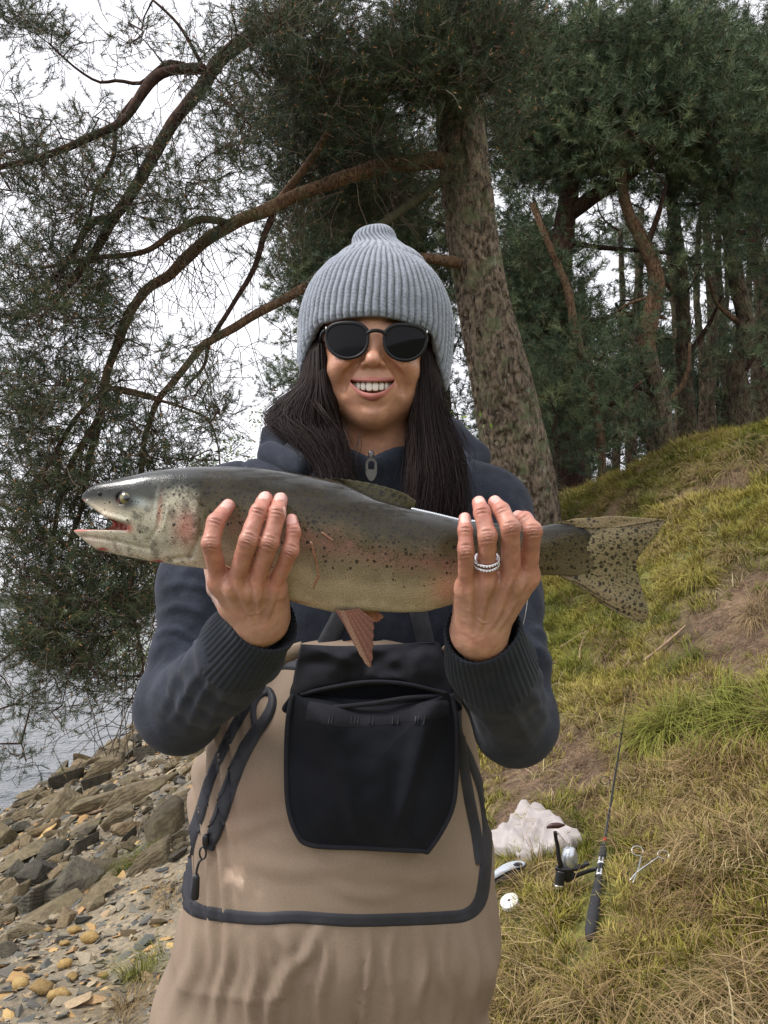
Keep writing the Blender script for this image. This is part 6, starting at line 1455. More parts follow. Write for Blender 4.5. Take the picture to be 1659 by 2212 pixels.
# rings on her ring finger: band plus stones
m_silver = simple('white_gold', (.75, .75, .76), None, rough=.2, metal=1); m_stone = simple('clear_stone', (.85, .88, .95), None, rough=.08, coat=1)
a0, a1 = LF[1][0][0], LF[1][0][1]
for q, nm, tlt in ((.485, 'stone_ring', .10), (.385, 'stone_ring', .02)):
    c0 = a0 * (1 - q) + a1 * q; ax = (a1 - a0) / np.linalg.norm(a1 - a0); u = np.cross(ax, [0, 0, 1.0]); u /= np.linalg.norm(u); w_ = np.cross(ax, u); ax2 = ax + tlt * u; r = .0106
    pts = np.array([c0 + r * (math.cos(k) * u + math.sin(k) * w_) + ax * (tlt * .004 * math.cos(k)) for k in np.linspace(0, 2 * math.pi, 41)]); rg = root('ring', cam2w(c0), 'white gold stone ring on the ring finger, %s of the two' % ('nearer the fingertip' if q > .45 else 'nearer the knuckle'), 'ring', 'rings on the finger')
    V, F = tube(pts, .0012, 8, False); add('band', cam2w(V), F, m_silver, rg)
    for k in np.linspace(0, 2 * math.pi, 27)[:-1]:
        V, F = superbox(0, 0, 0, .0011, .0011, .0011, n=3, e=2); add('stone', cam2w(V + c0 + (r + .0012) * (math.cos(k) * u + math.sin(k) * w_) + ax * (tlt * .004 * math.cos(k))), F, m_stone, rg, smooth=False)
# ------------------------------------------------------------------ things on the ground
def gnorm(x, y, e=.06):
    n = np.array([-(G1(x + e, y) - G1(x - e, y)) / (2 * e), -(G1(x, y + e) - G1(x, y - e)) / (2 * e), 1.0]); return n / np.linalg.norm(n)
def gn_many(x, y, e=.06):
    n = np.stack([-(ground(x + e, y) - ground(x - e, y)) / (2 * e), -(ground(x, y + e) - ground(x, y - e)) / (2 * e), np.ones_like(x)], -1); return n / np.linalg.norm(n, axis=1)[:, None]

# rocks: chiselled slabs
import bmesh
def rock_mesh(seed, sx, sy, sz, mat, chips=14, rounding=.0, name='rock'):
    r = np.random.default_rng(seed); bm = bmesh.new()
    for _ in range(chips):
        p = r.uniform(-1, 1, 3); k = int(np.argmax(np.abs(p))); p[k] = np.sign(p[k]) * r.uniform(.82, 1) if r.random() < .9 else p[k]
        if rounding: p = p / np.linalg.norm(p) * (1 - rounding) ** .01 * (.85 + .15 * r.random())
        bm.verts.new((p[0] * sx, p[1] * sy, p[2] * sz))
    res = bmesh.ops.convex_hull(bm, input=bm.verts); bmesh.ops.delete(bm, geom=[v for v in bm.verts if not v.link_faces], context='VERTS')
    bmesh.ops.bevel(bm, geom=list(bm.edges), offset=min(sx, sy, sz) * (.07 + .25 * rounding), segments=1 if not rounding else 2, affect='EDGES', clamp_overlap=True)
    bmesh.ops.triangulate(bm, faces=list(bm.faces))
    bmesh.ops.subdivide_edges(bm, edges=[e for e in bm.edges if e.calc_length() > max(sx, sy) * .5], cuts=1, use_grid_fill=True)
    for v in bm.verts:
        q = np.array(v.co)[None]; n_ = vnoise(q, 3.2 / max(sx, sy) * .6, seed)[0]; v.co += v.co.normalized() * n_ * .07 * min(sx, sy) + Vector((0, 0, 1)) * 0
    me = bpy.data.meshes.new(name); bm.to_mesh(me); bm.free(); me.materials.append(mat)
    if rounding: me.polygons.foreach_set('use_smooth', np.ones(len(me.polygons), bool))
    return me
def rock_mat(name, a, b_, c_, moss=.3):
    m, t, b = new_mat(name); co = coord(t); oi = t.nodes.new('ShaderNodeObjectInfo')
    v = t.nodes.new('ShaderNodeVectorMath'); v.operation = 'ADD'; t.links.new(co, v.inputs[0]); t.links.new(oi.outputs['Random'], v.inputs[1]); co2 = v.outputs[0]
    r = ramp(t, noise(t, co2, 7, 7, .65), [(.25, a), (.5, b_), (.78, c_)])
    w_ = t.nodes.new('ShaderNodeTexWave'); w_.inputs['Scale'].default_value = 5; w_.inputs['Distortion'].default_value = 9; w_.inputs['Detail'].default_value = 4; w_.bands_direction = 'Z'; t.links.new(co2, w_.inputs['Vector'])
    c = mixc(t, .2 if moss else 0.0, r.outputs[0], mixc(t, 1, r.outputs[0], ramp(t, w_.outputs[0], [(0, (.6, .6, .6)), (1, (1.3, 1.3, 1.3))]).outputs[0], 'MULTIPLY'))
    br = ramp(t, oi.outputs['Random'], [(0, (.66, .62, .58)), (.35, (.88, .82, .70)), (.7, (1.05, .99, .86)), (1, (1.3, 1.1, .9))]); c = mixc(t, 1, c, br.outputs[0], 'MULTIPLY')
    if moss: c = mixc(t, ramp(t, noise(t, co2, 3.5, 5, .7), [(.5, (0, 0, 0)), (.68, (moss, moss, moss))]).outputs[0], c, (.10, .105, .045))
    t.links.new(c, b.inputs['Base Color']); b.inputs['Roughness'].default_value = .85; b.inputs['Specular IOR Level'].default_value = .3
    bump(t, b, mth(t, 'ADD', noise(t, co2, 26, 7, .65), mth(t, 'MULTIPLY', w_.outputs[0], .25 if moss else 0.0)), .7, .02); return m
m_rock = rock_mat('greywacke_rock', (.075, .060, .042), (.165, .138, .092), (.28, .235, .165))
m_rockd = rock_mat('dark_wet_rock', (.04, .04, .036), (.085, .082, .07), (.14, .13, .11), .2)
m_rocky = rock_mat('ochre_stone', (.30, .19, .07), (.48, .34, .15), (.60, .46, .25), 0)
def put_rock(me, p, size, axis, yaw_j, tilt_, label, group=None, sink=.25, name='rock'):
    o = bpy.data.objects.new(name, me); COL.objects.link(o); o.location = [float(p[0]), float(p[1]), float(p[2] + size * (.30 - sink))]
    o.scale = (size, size, size); o.rotation_euler = (tilt_[0], tilt_[1], yaw_j); return tag(o, label, 'rock' if name == 'rock' else 'stone', group)
RM = [rock_mesh(700 + i, *s_, m_rock, chips=c_) for i, (s_, c_) in enumerate([((.62, .34, .20), 16), ((.55, .40, .17), 14), ((.5, .3, .26), 13), ((.70, .26, .16), 14), ((.5, .45, .30), 15), ((.66, .38, .13), 16), ((.45, .36, .30), 12), ((.6, .3, .24), 18)])]
RD = [rock_mesh(740 + i, .5, .38, .36, m_rockd, 14, .0) for i in range(3)] + [rock_mesh(750, .5, .42, .34, m_rockd, 30, .6)]
key = [(124, 1945, .34, RD[0], 'large upright grey boulder with a sharp edge at the top of the gravel'), (158, 1935, .30, RD[1], 'dark smooth faced boulder leaning on the large upright one'),
       (114, 1842, .22, RD[3], 'rounded dark boulder standing clear in the middle of the rock bank'), (80, 1905, .28, RD[2], 'dark block left of the upright boulder'), (70, 1990, .34, RM[3], 'long low slab at the edge of the gravel near the ochre stones'),
       (313, 1713, .42, RM[0], 'long grey slab jutting towards the water beside the tan waders'), (368, 1800, .36, RM[4], 'big squared block touching the tan waders at the edge'), (222, 1745, .36, RM[7], 'mossy slab with a driftwood stick lying across it'),
       (285, 1790, .24, RM[6], 'squat pale block on the bare soil between slabs'), (130, 1755, .34, RM[1], 'flat slab with a pale top in the heap near the water'), (230, 1668, .40, RM[2], 'upended dark slab high on the bank'), (255, 1775, .26, RM[2], 'dark faced block beside the small green weeds'),
       (40, 1860, .26, RM[5], 'pale flat rock low in the frame corner by the water'), (60, 1760, .24, RM[6], 'block half in the water at the lake edge'), (150, 1655, .40, RM[5], 'flat brown slab sloping into the lake'), (225, 1885, .26, RM[0], 'dark slab with grass growing at its foot')]
KN = ['upright grey boulder', 'dark smooth leaning boulder', 'rounded dark boulder', 'dark block by the upright boulder', 'low slab by the ochre stones', 'slab jutting towards the water', 'squared block at the waders', 'slab under the driftwood', 'squat pale block', 'pale topped flat slab', 'upended slab high on the bank', 'dark block by the green weed', 'pale flat corner rock', 'block half in the water', 'brown slab sloping into the lake', 'dark slab with grass at its foot']
kp = []
for i, (px, py, s_, me, lab) in enumerate(key):
    p = hit(px, py)
    if p is None: continue
    sc_ = s_ * 1.25; kp.append((p[0], p[1], s_)); put_rock(me, p, sc_, None, math.radians(35 + 20 * math.sin(i * 2.3)), (math.radians(10 * math.sin(i)), math.radians(-22 + 9 * math.cos(i * 1.7))), lab, 'named rocks of the bank' if False else None)
r_ = np.random.default_rng(21); bank = [(0, 1800), (30, 1745), (130, 1668), (300, 1575), (420, 1555), (420, 1700), (400, 1850), (330, 1870), (255, 1900), (225, 1950), (160, 1990), (100, 2020), (0, 2070)]
cnt = 0
zone_words = [(1640, 'at the far end of the rock bank under the sleeve'), (1720, 'high in the rock bank above the water'), (1800, 'in the middle of the tumbled rock bank'), (1880, 'low in the rock bank above the gravel'), (3000, 'at the foot of the rock bank by the gravel')]
zc = {}
for _ in range(9000):
    px, py = r_.uniform(0, 420), r_.uniform(1560, 2070)
    if poly_sd(np.array([px]), np.array([py]), bank)[0] > 0: continue
    p = hit(px, py)
    if p is None or p[2] < -.05: continue
    sz = float(r_.choice([.08, .11, .15, .20, .26], p=[.2, .25, .25, .2, .1])) * 1.2
    if any((p[0] - a_) ** 2 + (p[1] - b_) ** 2 < (.50 * (sz + c_)) ** 2 for a_, b_, c_ in kp): continue
    kp.append((p[0], p[1], sz)); k = int(r_.integers(0, 8)); me = RM[k] if r_.random() < .85 else RD[k % 3]
    kk_ = min(range(len(key)), key=lambda q: (key[q][0] - px) ** 2 + (key[q][1] - py) ** 2); dxp, dyp = px - key[kk_][0], py - key[kk_][1]
    rel = ('above' if dyp < 0 else 'below') if abs(dyp) > abs(dxp) else ('left of' if dxp < 0 else 'right of')
    shape = ['long', 'flat', 'blocky', 'narrow', 'chunky', 'thin', 'squat', 'wedge shaped'][k] if me in RM else 'dark'
    size_w = 'small' if sz < .14 else ('middling' if sz < .2 else 'large'); lab = '%s %s rock %s the %s' % (size_w, shape, rel, KN[kk_])
    if zc.get(lab):
        for k in r_.permutation(8):
            shape = ['long', 'flat', 'blocky', 'narrow', 'chunky', 'thin', 'squat', 'wedge shaped'][k]; me = RM[k]; lab = '%s %s rock %s the %s' % (size_w, shape, rel, KN[kk_])
            if not zc.get(lab): break
        else:
            if sz < .2: continue
    zc[lab] = zc.get(lab, 0) + 1
    put_rock(me, p, sz * 1.32, None, math.radians(35) + r_.normal() * .5, (r_.normal() * .25, math.radians(-18) + r_.normal() * .25), lab, 'rocks of the tumbled bank')
    cnt += 1
    if cnt > 275: break
print('rocks', cnt, 'labels', len(zc))
for px, py, s_, lab in [(160, 2016, .085, 'yellow egg shaped stone, upper left of the ochre pair on the gravel'), (197, 2035, .11, 'largest ochre stone on the gravel, with a pointed top'), (140, 2043, .06, 'small ochre stone just below the yellow egg shaped one'), (42, 2138, .12, 'long yellow stone lying at the left edge of the gravel'),
    (88, 2145, .12, 'long yellow stone lying right beside its twin on the gravel'), (155, 2120, .08, 'bright orange stone above the rusty patch'), (140, 2090, .08, 'narrow ochre stone between the yellow stones'), (104, 2013, .055, 'small mossy yellow stone under the long low slab'), (128, 2160, .10, 'rusty orange broken stone at the bottom of the gravel'), (222, 2112, .05, 'small orange chip on the gravel')]:
    p = hit(px, py)
    put_rock(rock_mesh(int(px * 7 + py), .5, .32, .26, m_rocky, 26, .7, name='ochre_stone'), p, s_, None, math.radians(-25 + 30 * math.sin(px)), (.1, -.1), lab, None, .1, 'ochre_stone')

# gravel of flat chips
def chip(seed):
    me = rock_mesh(seed, .5, .36, .12, m_chip, 11, 0, 'gravel_chip'); return bpy.data.objects.new('gravel_chip', me)
m_chip, t, b = new_mat('slate_chips'); at = N_(t, 'ShaderNodeAttribute', attribute_name='val', attribute_type='INSTANCER')
r = ramp(t, at.outputs['Fac'], [(0, (.06, .065, .062)), (.3, (.14, .13, .105)), (.6, (.24, .20, .14)), (.85, (.34, .27, .17)), (.93, (.36, .20, .08)), (1, (.48, .33, .13))])
t.links.new(mixc(t, 1, r.outputs[0], ramp(t, noise(t, coord(t), 12, 4), [(.3, (.8,) * 3), (.7, (1.2,) * 3)]).outputs[0], 'MULTIPLY'), b.inputs['Base Color']); b.inputs['Roughness'].default_value = .8
chips = [chip(900 + i) for i in range(6)]
n = 26000; y = 1.0 + 8.5 * r_.random(n) ** 1.5; x = r_.uniform(-3.9, .3, n); z = ground(x, y); tu, ba, wd = zones(x, y, z)
ok = (z > -.12) & (r_.random(n) > tu * 1.1); x, y, z = x[ok], y[ok], z[ok]; N0 = gn_many(x, y); D = N0 + r_.normal(size=N0.shape) * .28; D /= np.linalg.norm(D, axis=1)[:, None]
sz = np.exp(r_.normal(size=len(x)) * .5) * .034 * (.75 + .05 * y)
scatter('gravel', np.stack([x, y, z + sz * .05], -1), euler_dir(D, r_.random(len(x)) * 6.28), sz, r_.integers(0, 6, len(x)), chips, None, label='grey and rust coloured slate gravel between the rock bank and the waders', cat='gravel')

# grass ---------------------------------------------------------------------
def grass_mat(name, stops):
    m, t, b = new_mat(name); at = N_(t, 'ShaderNodeAttribute', attribute_name='val', attribute_type='INSTANCER'); r = ramp(t, at.outputs['Fac'], stops)
    t.links.new(mixc(t, 1, r.outputs[0], vcol(t).outputs['Color'], 'MULTIPLY'), b.inputs['Base Color']); b.inputs['Roughness'].default_value = .75; b.inputs['Specular IOR Level'].default_value = .25; return m
m_green = grass_mat('green_grass', [(0, (.08, .10, .020)), (.35, (.18, .195, .030)), (.7, (.31, .265, .048)), (1, (.44, .36, .10))])
m_straw = grass_mat('dead_grass', [(0, (.12, .07, .03)), (.4, (.26, .17, .075)), (.8, (.42, .31, .15)), (1, (.54, .44, .25))])
m_lit = grass_mat('needle_litter', [(0, (.09, .05, .03)), (.5, (.21, .125, .075)), (1, (.36, .25, .16))])
def clump(name, nb, h, spread, wid, droop, mat, seed, lie=0.0, segs=4, dirb=0.0):
    r = np.random.default_rng(seed); V = []; F = []; C_ = []
    for _ in range(nb):
        a_ = r.random() * 6.283; b0 = np.array([math.cos(a_), math.sin(a_), 0]) * spread * math.sqrt(r.random()); a2 = a_ + r.normal() * .8; L_ = h * r.uniform(.55, 1.15)
        out = np.array([math.cos(a2), math.sin(a2), 0]); out[0] += dirb; e0 = r.uniform(.15, .55) + lie; p = b0.copy(); d = np.array([0, 0, 1.0]) * (1 - lie) + out * e0; side = np.cross(out, [0, 0, 1.0]); side /= np.linalg.norm(side) + 1e-9; g = r.uniform(.7, 1.3); k0 = len(V)
        for s_ in range(segs + 1):
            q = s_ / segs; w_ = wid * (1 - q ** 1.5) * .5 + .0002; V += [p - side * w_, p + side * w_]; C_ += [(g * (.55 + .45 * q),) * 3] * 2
            d = d / np.linalg.norm(d); p = p + d * L_ / segs; d = d + np.array([0, 0, -droop * (q + .3)]) + out * .15 + r.normal(size=3) * .08
            if p[2] < .002: p[2] = .002; d[2] = abs(d[2]) * .1
        for s_ in range(segs): k = k0 + 2 * s_; F.append((k, k + 1, k + 3, k + 2))
    return proto(name, np.array(V), F, mat, col=np.array(C_))
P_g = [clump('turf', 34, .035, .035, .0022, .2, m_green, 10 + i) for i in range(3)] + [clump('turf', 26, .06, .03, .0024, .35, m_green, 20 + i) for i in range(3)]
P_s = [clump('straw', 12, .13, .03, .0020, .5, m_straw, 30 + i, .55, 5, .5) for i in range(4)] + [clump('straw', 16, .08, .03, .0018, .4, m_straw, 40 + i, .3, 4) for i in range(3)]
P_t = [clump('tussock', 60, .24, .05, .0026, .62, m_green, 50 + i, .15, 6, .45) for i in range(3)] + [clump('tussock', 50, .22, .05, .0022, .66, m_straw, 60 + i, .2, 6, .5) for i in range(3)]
P_l = [clump('litter', 16, .05, .05, .0016, .5, m_lit, 70 + i, .9, 2) for i in range(3)]
def spread_on(n, x0, x1, y0, y1, pw, keep):
    y = y0 + (y1 - y0) * r_.random(n) ** pw; x = r_.uniform(x0, x1, n); z = ground(x, y); m_ = keep(x, y, z); return x[m_], y[m_], z[m_]
def orient(x, y, amt, down=False):
    N0 = gn_many(x, y, .10); D = N0 * .6 + np.array([0, 0, .5]) + r_.normal(size=N0.shape) * amt; D /= np.linalg.norm(D, axis=1)[:, None]
    return D
def down_euler(D, x, y, jit):
    """turn each clump so that its drooping side (+X) points down the slope"""
    N0 = gn_many(x, y, .2); out = np.zeros((len(D), 3))
    for i in range(len(D)):
        d = Vector(D[i]).normalized(); s_ = Vector((N0[i][0], N0[i][1], 0)); s_ = s_.normalized() if s_.length > .05 else Vector((1, 0, 0)); a_ = r_.normal() * jit
        s_ = Vector((s_.x * math.cos(a_) - s_.y * math.sin(a_), s_.x * math.sin(a_) + s_.y * math.cos(a_), 0)); xax = (s_ - d * s_.dot(d)).normalized(); yax = d.cross(xax)
        out[i] = Matrix((xax, yax, d)).transposed().to_euler()
    return out
def mosaic(x, y, sc, sd): return vnoise(np.stack([x, y, 0 * x], -1), sc, sd)
CLEAR = []      # places kept free of long grass: x, y, radius
for a_, b_, n_, r_c in (((1270, 2060), (1304, 1826), 11, .06), ((1304, 1826), (1368, 1432), 14, .02), ((1200, 1800), (1245, 1900), 5, .05), ((1230, 1900), (1290, 1880), 3, .04), ((1365, 1905), (1385, 1845), 3, .035), ((1385, 1885), (1430, 1850), 3, .035), ((1075, 1890), (1130, 1870), 3, .05), ((1101, 1948), (1102, 1949), 1, .06), ((1090, 1820), (1230, 1800), 6, .08)):
    for q in np.linspace(0, 1, n_):
        p = hit(a_[0] * (1 - q) + b_[0] * q, a_[1] * (1 - q) + b_[1] * q + 6); CLEAR.append((p[0], p[1], r_c))
CLEAR = np.array(CLEAR)
def clear(x, y, f=1.0):
    m_ = np.ones(len(x), bool)
    for cx, cy, rr in CLEAR: m_ &= ((x - cx) ** 2 + ((y - cy) * .8) ** 2) > (rr * f) ** 2
    return m_
def kp_turf(x, y, z):
    tu, ba, wd = zones(x, y, z); return (r_.random(len(x)) < tu * (1 - .97 * ba) * (1 - .8 * wd)) & clear(x, y, .7)
x, y, z = spread_on(42000, -.2, 4.2, .9, 8.2, 1.25, kp_turf); D = orient(x, y, .25)
val = np.clip(.58 + .42 * mosaic(x, y, 1.7, 4) + .25 * mosaic(x, y, 6, 5) + r_.normal(size=len(x)) * .10, 0, 1)
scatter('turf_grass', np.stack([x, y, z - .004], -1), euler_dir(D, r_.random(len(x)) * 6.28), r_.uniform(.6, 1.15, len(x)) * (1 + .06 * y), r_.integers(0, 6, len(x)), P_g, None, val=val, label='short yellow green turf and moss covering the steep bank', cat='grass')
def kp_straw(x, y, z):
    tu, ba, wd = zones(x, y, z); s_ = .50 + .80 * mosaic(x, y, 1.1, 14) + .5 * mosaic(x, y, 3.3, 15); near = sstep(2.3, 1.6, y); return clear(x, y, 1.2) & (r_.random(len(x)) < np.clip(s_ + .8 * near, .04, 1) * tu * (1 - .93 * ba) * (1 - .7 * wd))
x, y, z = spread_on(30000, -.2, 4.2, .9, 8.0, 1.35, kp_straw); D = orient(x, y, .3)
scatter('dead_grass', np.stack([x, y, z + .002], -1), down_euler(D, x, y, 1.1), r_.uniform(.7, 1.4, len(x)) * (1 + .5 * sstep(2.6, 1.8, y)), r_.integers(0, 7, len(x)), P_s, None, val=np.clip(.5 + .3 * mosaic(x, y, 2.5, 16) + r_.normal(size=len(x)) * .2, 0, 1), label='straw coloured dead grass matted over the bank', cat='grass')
x, y, z = spread_on(26000, -.2, 4.2, 1.2, 8.0, 1.1, lambda x, y, z: r_.random(len(x)) < np.maximum(zones(x, y, z)[1], .7 * zones(x, y, z)[2] * zones(x, y, z)[0])); D = gn_many(x, y)
scatter('needle_litter', np.stack([x, y, z + .003], -1), euler_dir(D, r_.random(len(x)) * 6.28), r_.uniform(.7, 1.3, len(x)), r_.integers(0, 3, len(x)), P_l, None, label='brown pine needle litter on the bare earth of the bank', cat='litter')
RAMP = {0: [(0, (.08, .10, .020)), (.35, (.18, .195, .030)), (.7, (.31, .265, .048)), (1, (.44, .36, .10))], 1: [(0, (.12, .07, .03)), (.4, (.26, .17, .075)), (.8, (.42, .31, .15)), (1, (.54, .44, .25))]}
m_blade, t, b = new_mat('tussock_blades'); t.links.new(vcol(t).outputs['Color'], b.inputs['Base Color']); b.inputs['Roughness'].default_value = .75; b.inputs['Specular IOR Level'].default_value = .25
def real_clumps(name, P3, eul, scl, k, vals, loc, **tg):
    V = []; F = []; C_ = []; o = 0; src = P_t[k].data; v0 = np.array([v.co[:] for v in src.vertices]); f0 = [tuple(p.vertices) for p in src.polygons]
    c0 = np.zeros(len(v0) * 4, np.float32); src.attributes['Col'].data.foreach_get('color', c0); c0 = c0.reshape(-1, 4)[:, :3]; st = RAMP[0 if k < 3 else 1]
    for i in range(len(P3)):
        from mathutils import Euler
        R_ = np.array(Euler(eul[i]).to_matrix()); V.append(v0 @ R_.T * scl[i] + P3[i]); F += [tuple(q + o for q in f) for f in f0]; o += len(v0)
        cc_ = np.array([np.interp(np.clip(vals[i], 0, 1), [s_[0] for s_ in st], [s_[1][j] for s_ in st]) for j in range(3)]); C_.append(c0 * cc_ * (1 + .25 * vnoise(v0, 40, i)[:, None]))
    return add(name, np.concatenate(V), F, m_blade, loc=loc, col=np.clip(np.concatenate(C_), 0, 1), smooth=False, **tg)
# tussocks one can count
ts = [(1500, 1560, 1.3, 0, .35, 'great dark green drooping tussock left of centre in the bank right of the rod'), (1590, 1540, 1.4, 1, .3, 'broad green tussock between the great dark one and the frame edge'), (1440, 1600, 1.1, 2, .55, 'yellow green tussock whose blades droop towards the rod'), (1640, 1600, 1.2, 0, .45, 'green tussock cut by the frame right of the rod'), (1380, 1690, .9, 3, .5, 'straw tussock just right of the lowest line guide'), (1560, 1640, 1.1, 4, .45, 'bleached tussock under the great dark green one'),
      (1620, 1000, 1.0, 3, .6, 'straw tussock nearest the frame edge on the crest'), (1540, 1010, .9, 4, .6, 'bleached tussock on the crest below the kinked pine'), (1460, 1040, .8, 5, .6, 'tawny tussock on the crest right of the orange trunk'), (1360, 1080, .8, 3, .55, 'straw tussock on the crest under the orange trunk'),
      (1590, 1200, .9, 4, .7, 'bleached tussock on the upper bank near the frame edge'), (1480, 1260, .8, 0, .8, 'yellow tussock beyond the tip of the tail fin'), (1420, 1190, .8, 3, .6, 'straw tussock just past the upper tip of the tail'), (1640, 1330, .9, 5, .6, 'tawny tussock beside the bare earth at the frame edge'), (1330, 1400, .7, 3, .5, 'straw tussock below the lower tip of the tail'), (1480, 1430, .8, 1, .3, 'green tussock under the longest stick'),
      (1580, 1740, 1.0, 3, .7, 'straw tussock under the bleached one near the frame edge'), (1640, 1850, .9, 4, .8, 'pale bleached tussock at the frame edge level with the forceps'), (1500, 1850, .8, 5, .7, 'tawny tussock just right of the forceps'), (1560, 1960, .8, 3, .5, 'straw tussock low on the bank right of the rod grip'), (1420, 2060, .8, 4, .4, 'brownish bleached tussock below the end of the rod grip'), (1180, 2120, .8, 5, .4, 'tawny tussock beside the wader leg at the bottom'),
      (1300, 2150, .9, 3, .5, 'straw tussock at the bottom under the rod'), (1640, 2120, .8, 4, .5, 'bleached tussock in the bottom corner of the bank'), (1500, 2180, .8, 5, .6, 'tawny tussock at the bottom between the straw and the corner ones'), (1230, 1150, .8, 3, .5, 'straw tussock at the foot of the big trunk'), (1280, 1110, .8, 4, .6, 'bleached tussock left on the crest by the slim reddish pine')]
for i, (px, py, s_, k, vl, lab) in enumerate(ts):
    p = hit(px, py)
    if p is None: continue
    kk = 5; X_ = p[0] + r_.normal(size=kk) * .05 * s_; Y_ = p[1] + r_.normal(size=kk) * .05 * s_; D = orient(X_, Y_, .15)
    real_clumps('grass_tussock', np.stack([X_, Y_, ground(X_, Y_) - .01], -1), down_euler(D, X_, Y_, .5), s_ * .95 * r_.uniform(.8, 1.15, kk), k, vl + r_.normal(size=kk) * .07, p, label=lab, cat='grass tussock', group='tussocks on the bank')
# green tufts among the rocks and beside the waders
for i, (px, py, s_, k, vl, lab) in enumerate([(320, 1850, 1.0, 0, .22, 'bright green grass tuft among the rocks beside the waders'), (355, 1945, .9, 4, .6, 'dry grass tuft beside the tan waders above the gravel'), (205, 1925, .7, 3, .5, 'brown grass tuft behind the dark boulder'), (310, 2100, .9, 0, .4, 'sparse green tuft beside the wader leg'), (270, 1880, .6, 1, .2, 'small dark green tuft between two slabs'), (290, 2190, 1.0, 3, .6, 'tawny dead grass at the bottom by the wader leg'),
    (350, 1560, .8, 4, .5, 'dry grass at the far end of the rock bank under the sleeve'), (380, 1640, .7, 3, .6, 'dry stalks between the rocks near the elbow'), (235, 1780, .45, 1, .25, 'tiny green weed growing between slabs in the rock bank')]):
    p = hit(px, py); kk = 4; X_ = p[0] + r_.normal(size=kk) * .04; Y_ = p[1] + r_.normal(size=kk) * .06; D = orient(X_, Y_, .2)
    real_clumps('grass_tuft', np.stack([X_, Y_, ground(X_, Y_) - .01], -1), down_euler(D, X_, Y_, 1.5), s_ * r_.uniform(.6, 1.0, kk), k, vl + r_.normal(size=kk) * .08, p, label=lab, cat='grass tuft')

# sticks ---------------------------------------------------------------------
m_stick = simple('dry_stick', (.16, .10, .06), (.34, .24, .15), 30, .85, .5, 90)
for pth, r0, lab in [([(1213, 1403), (1260, 1375), (1303, 1350)], .006, 'thin dead stick lying below the tail fin, pointing up right'), ([(1254, 1432), (1260, 1395), (1275, 1367)], .006, 'short upright stick crossing the thin one below the tail'), ([(1311, 1428), (1330, 1402), (1348, 1395)], .006, 'curved pale stick in the grass'),
    ([(1336, 1465), (1360, 1440), (1377, 1418)], .005, 'stick just above the rod tip'), ([(1397, 1432), (1440, 1400), (1487, 1358)], .009, 'longest stick on the slope, right of the tail fin'), ([(1190, 1440), (1230, 1425), (1262, 1420)], .004, 'dark twig close to the elbow'), ([(156, 1771), (200, 1762), (228, 1752), (251, 1735)], .014, 'peeling driftwood stick lying across the mossy slab'), ([(59, 1683), (85, 1668), (114, 1658)], .016, 'reddish driftwood lying at the water edge'), ([(0, 1810), (60, 1790), (120, 1762)], .010, 'long bleached branch over the rocks at the left edge')]:
    P_ = [hit(*q) for q in pth]; P_ = np.array([p + gnorm(p[0], p[1]) * (r0 + .012) for p in P_]); Q = catmull(P_, 16); Q += .006 * np.stack([vnoise(Q, 14, 1), vnoise(Q, 14, 2), vnoise(Q, 14, 3)], -1)
    V, F = tube(Q, r0 * np.linspace(1, .6, 16) * (1 + .2 * vnoise(Q, 30, 5)), 7); s_ = root('stick', P_[0], lab, 'stick'); add('stem', V, F, m_stick, s_)
    V, F = tube(catmull(np.array([Q[7], Q[7] + [0.02, .01, .03], Q[7] + [.035, .03, .04]]), 6), [r0 * .5, r0 * .45, r0 * .4, r0 * .35, r0 * .3, r0 * .2], 5); add('side_twig', V, F, m_stick, s_)

# fishing rod and reel ----------------------------------------------------------
m_blank = simple('rod_blank', (.010, .010, .012), None, rough=.22, coat=.6); m_foam = simple('foam_grip', (.018, .018, .02), (.028, .028, .03), 90, .85, .5, 400, bd=.0008)
m_chrome = simple('chrome', (.75, .76, .78), None, rough=.2, metal=1); m_plas = simple('black_plastic', (.014, .014, .016), None, rough=.35); m_spool = simple('silver_spool', (.55, .57, .60), None, rough=.3, metal=.8); m_red = simple('red_thread', (.45, .02, .02), None, rough=.5)
def gp(px, py, h=0.0):
    p = hit(px, py); return p + np.array([0, 0, 1.0]) * h
def at_h(px, py, h):
    """point over the ground on the line of sight of (px, py), h above the soil"""
    ds = np.linspace(1.0, 14, 2600); P_ = cam2w(np.stack([(px - 829.5) * ds / FOC, (1106 - py) * ds / FOC, ds], -1)); g = ground(P_[:, 0], P_[:, 1]) + h; k = np.argmax(P_[:, 2] < g); return P_[k]
def pxr(p, px):     # radius in metres of px frame units at p
    return px * float(w2cam(p)[2]) / FOC
rb = at_h(1276, 2020, .018); rod = root('fishing_rod', rb, 'black fishing rod with foam grip and open silver reel lying in the grass', 'fishing rod')
pts = [(1276, 2024, .050), (1288, 1950, .052), (1296, 1885, .055), (1301, 1832, .058), (1311, 1780, .065), (1326, 1675, .08), (1344, 1586, .09), (1357, 1500, .09), (1368, 1432, .08)]
RP = np.array([at_h(*q) for q in pts]); R3 = catmull(RP, 90)
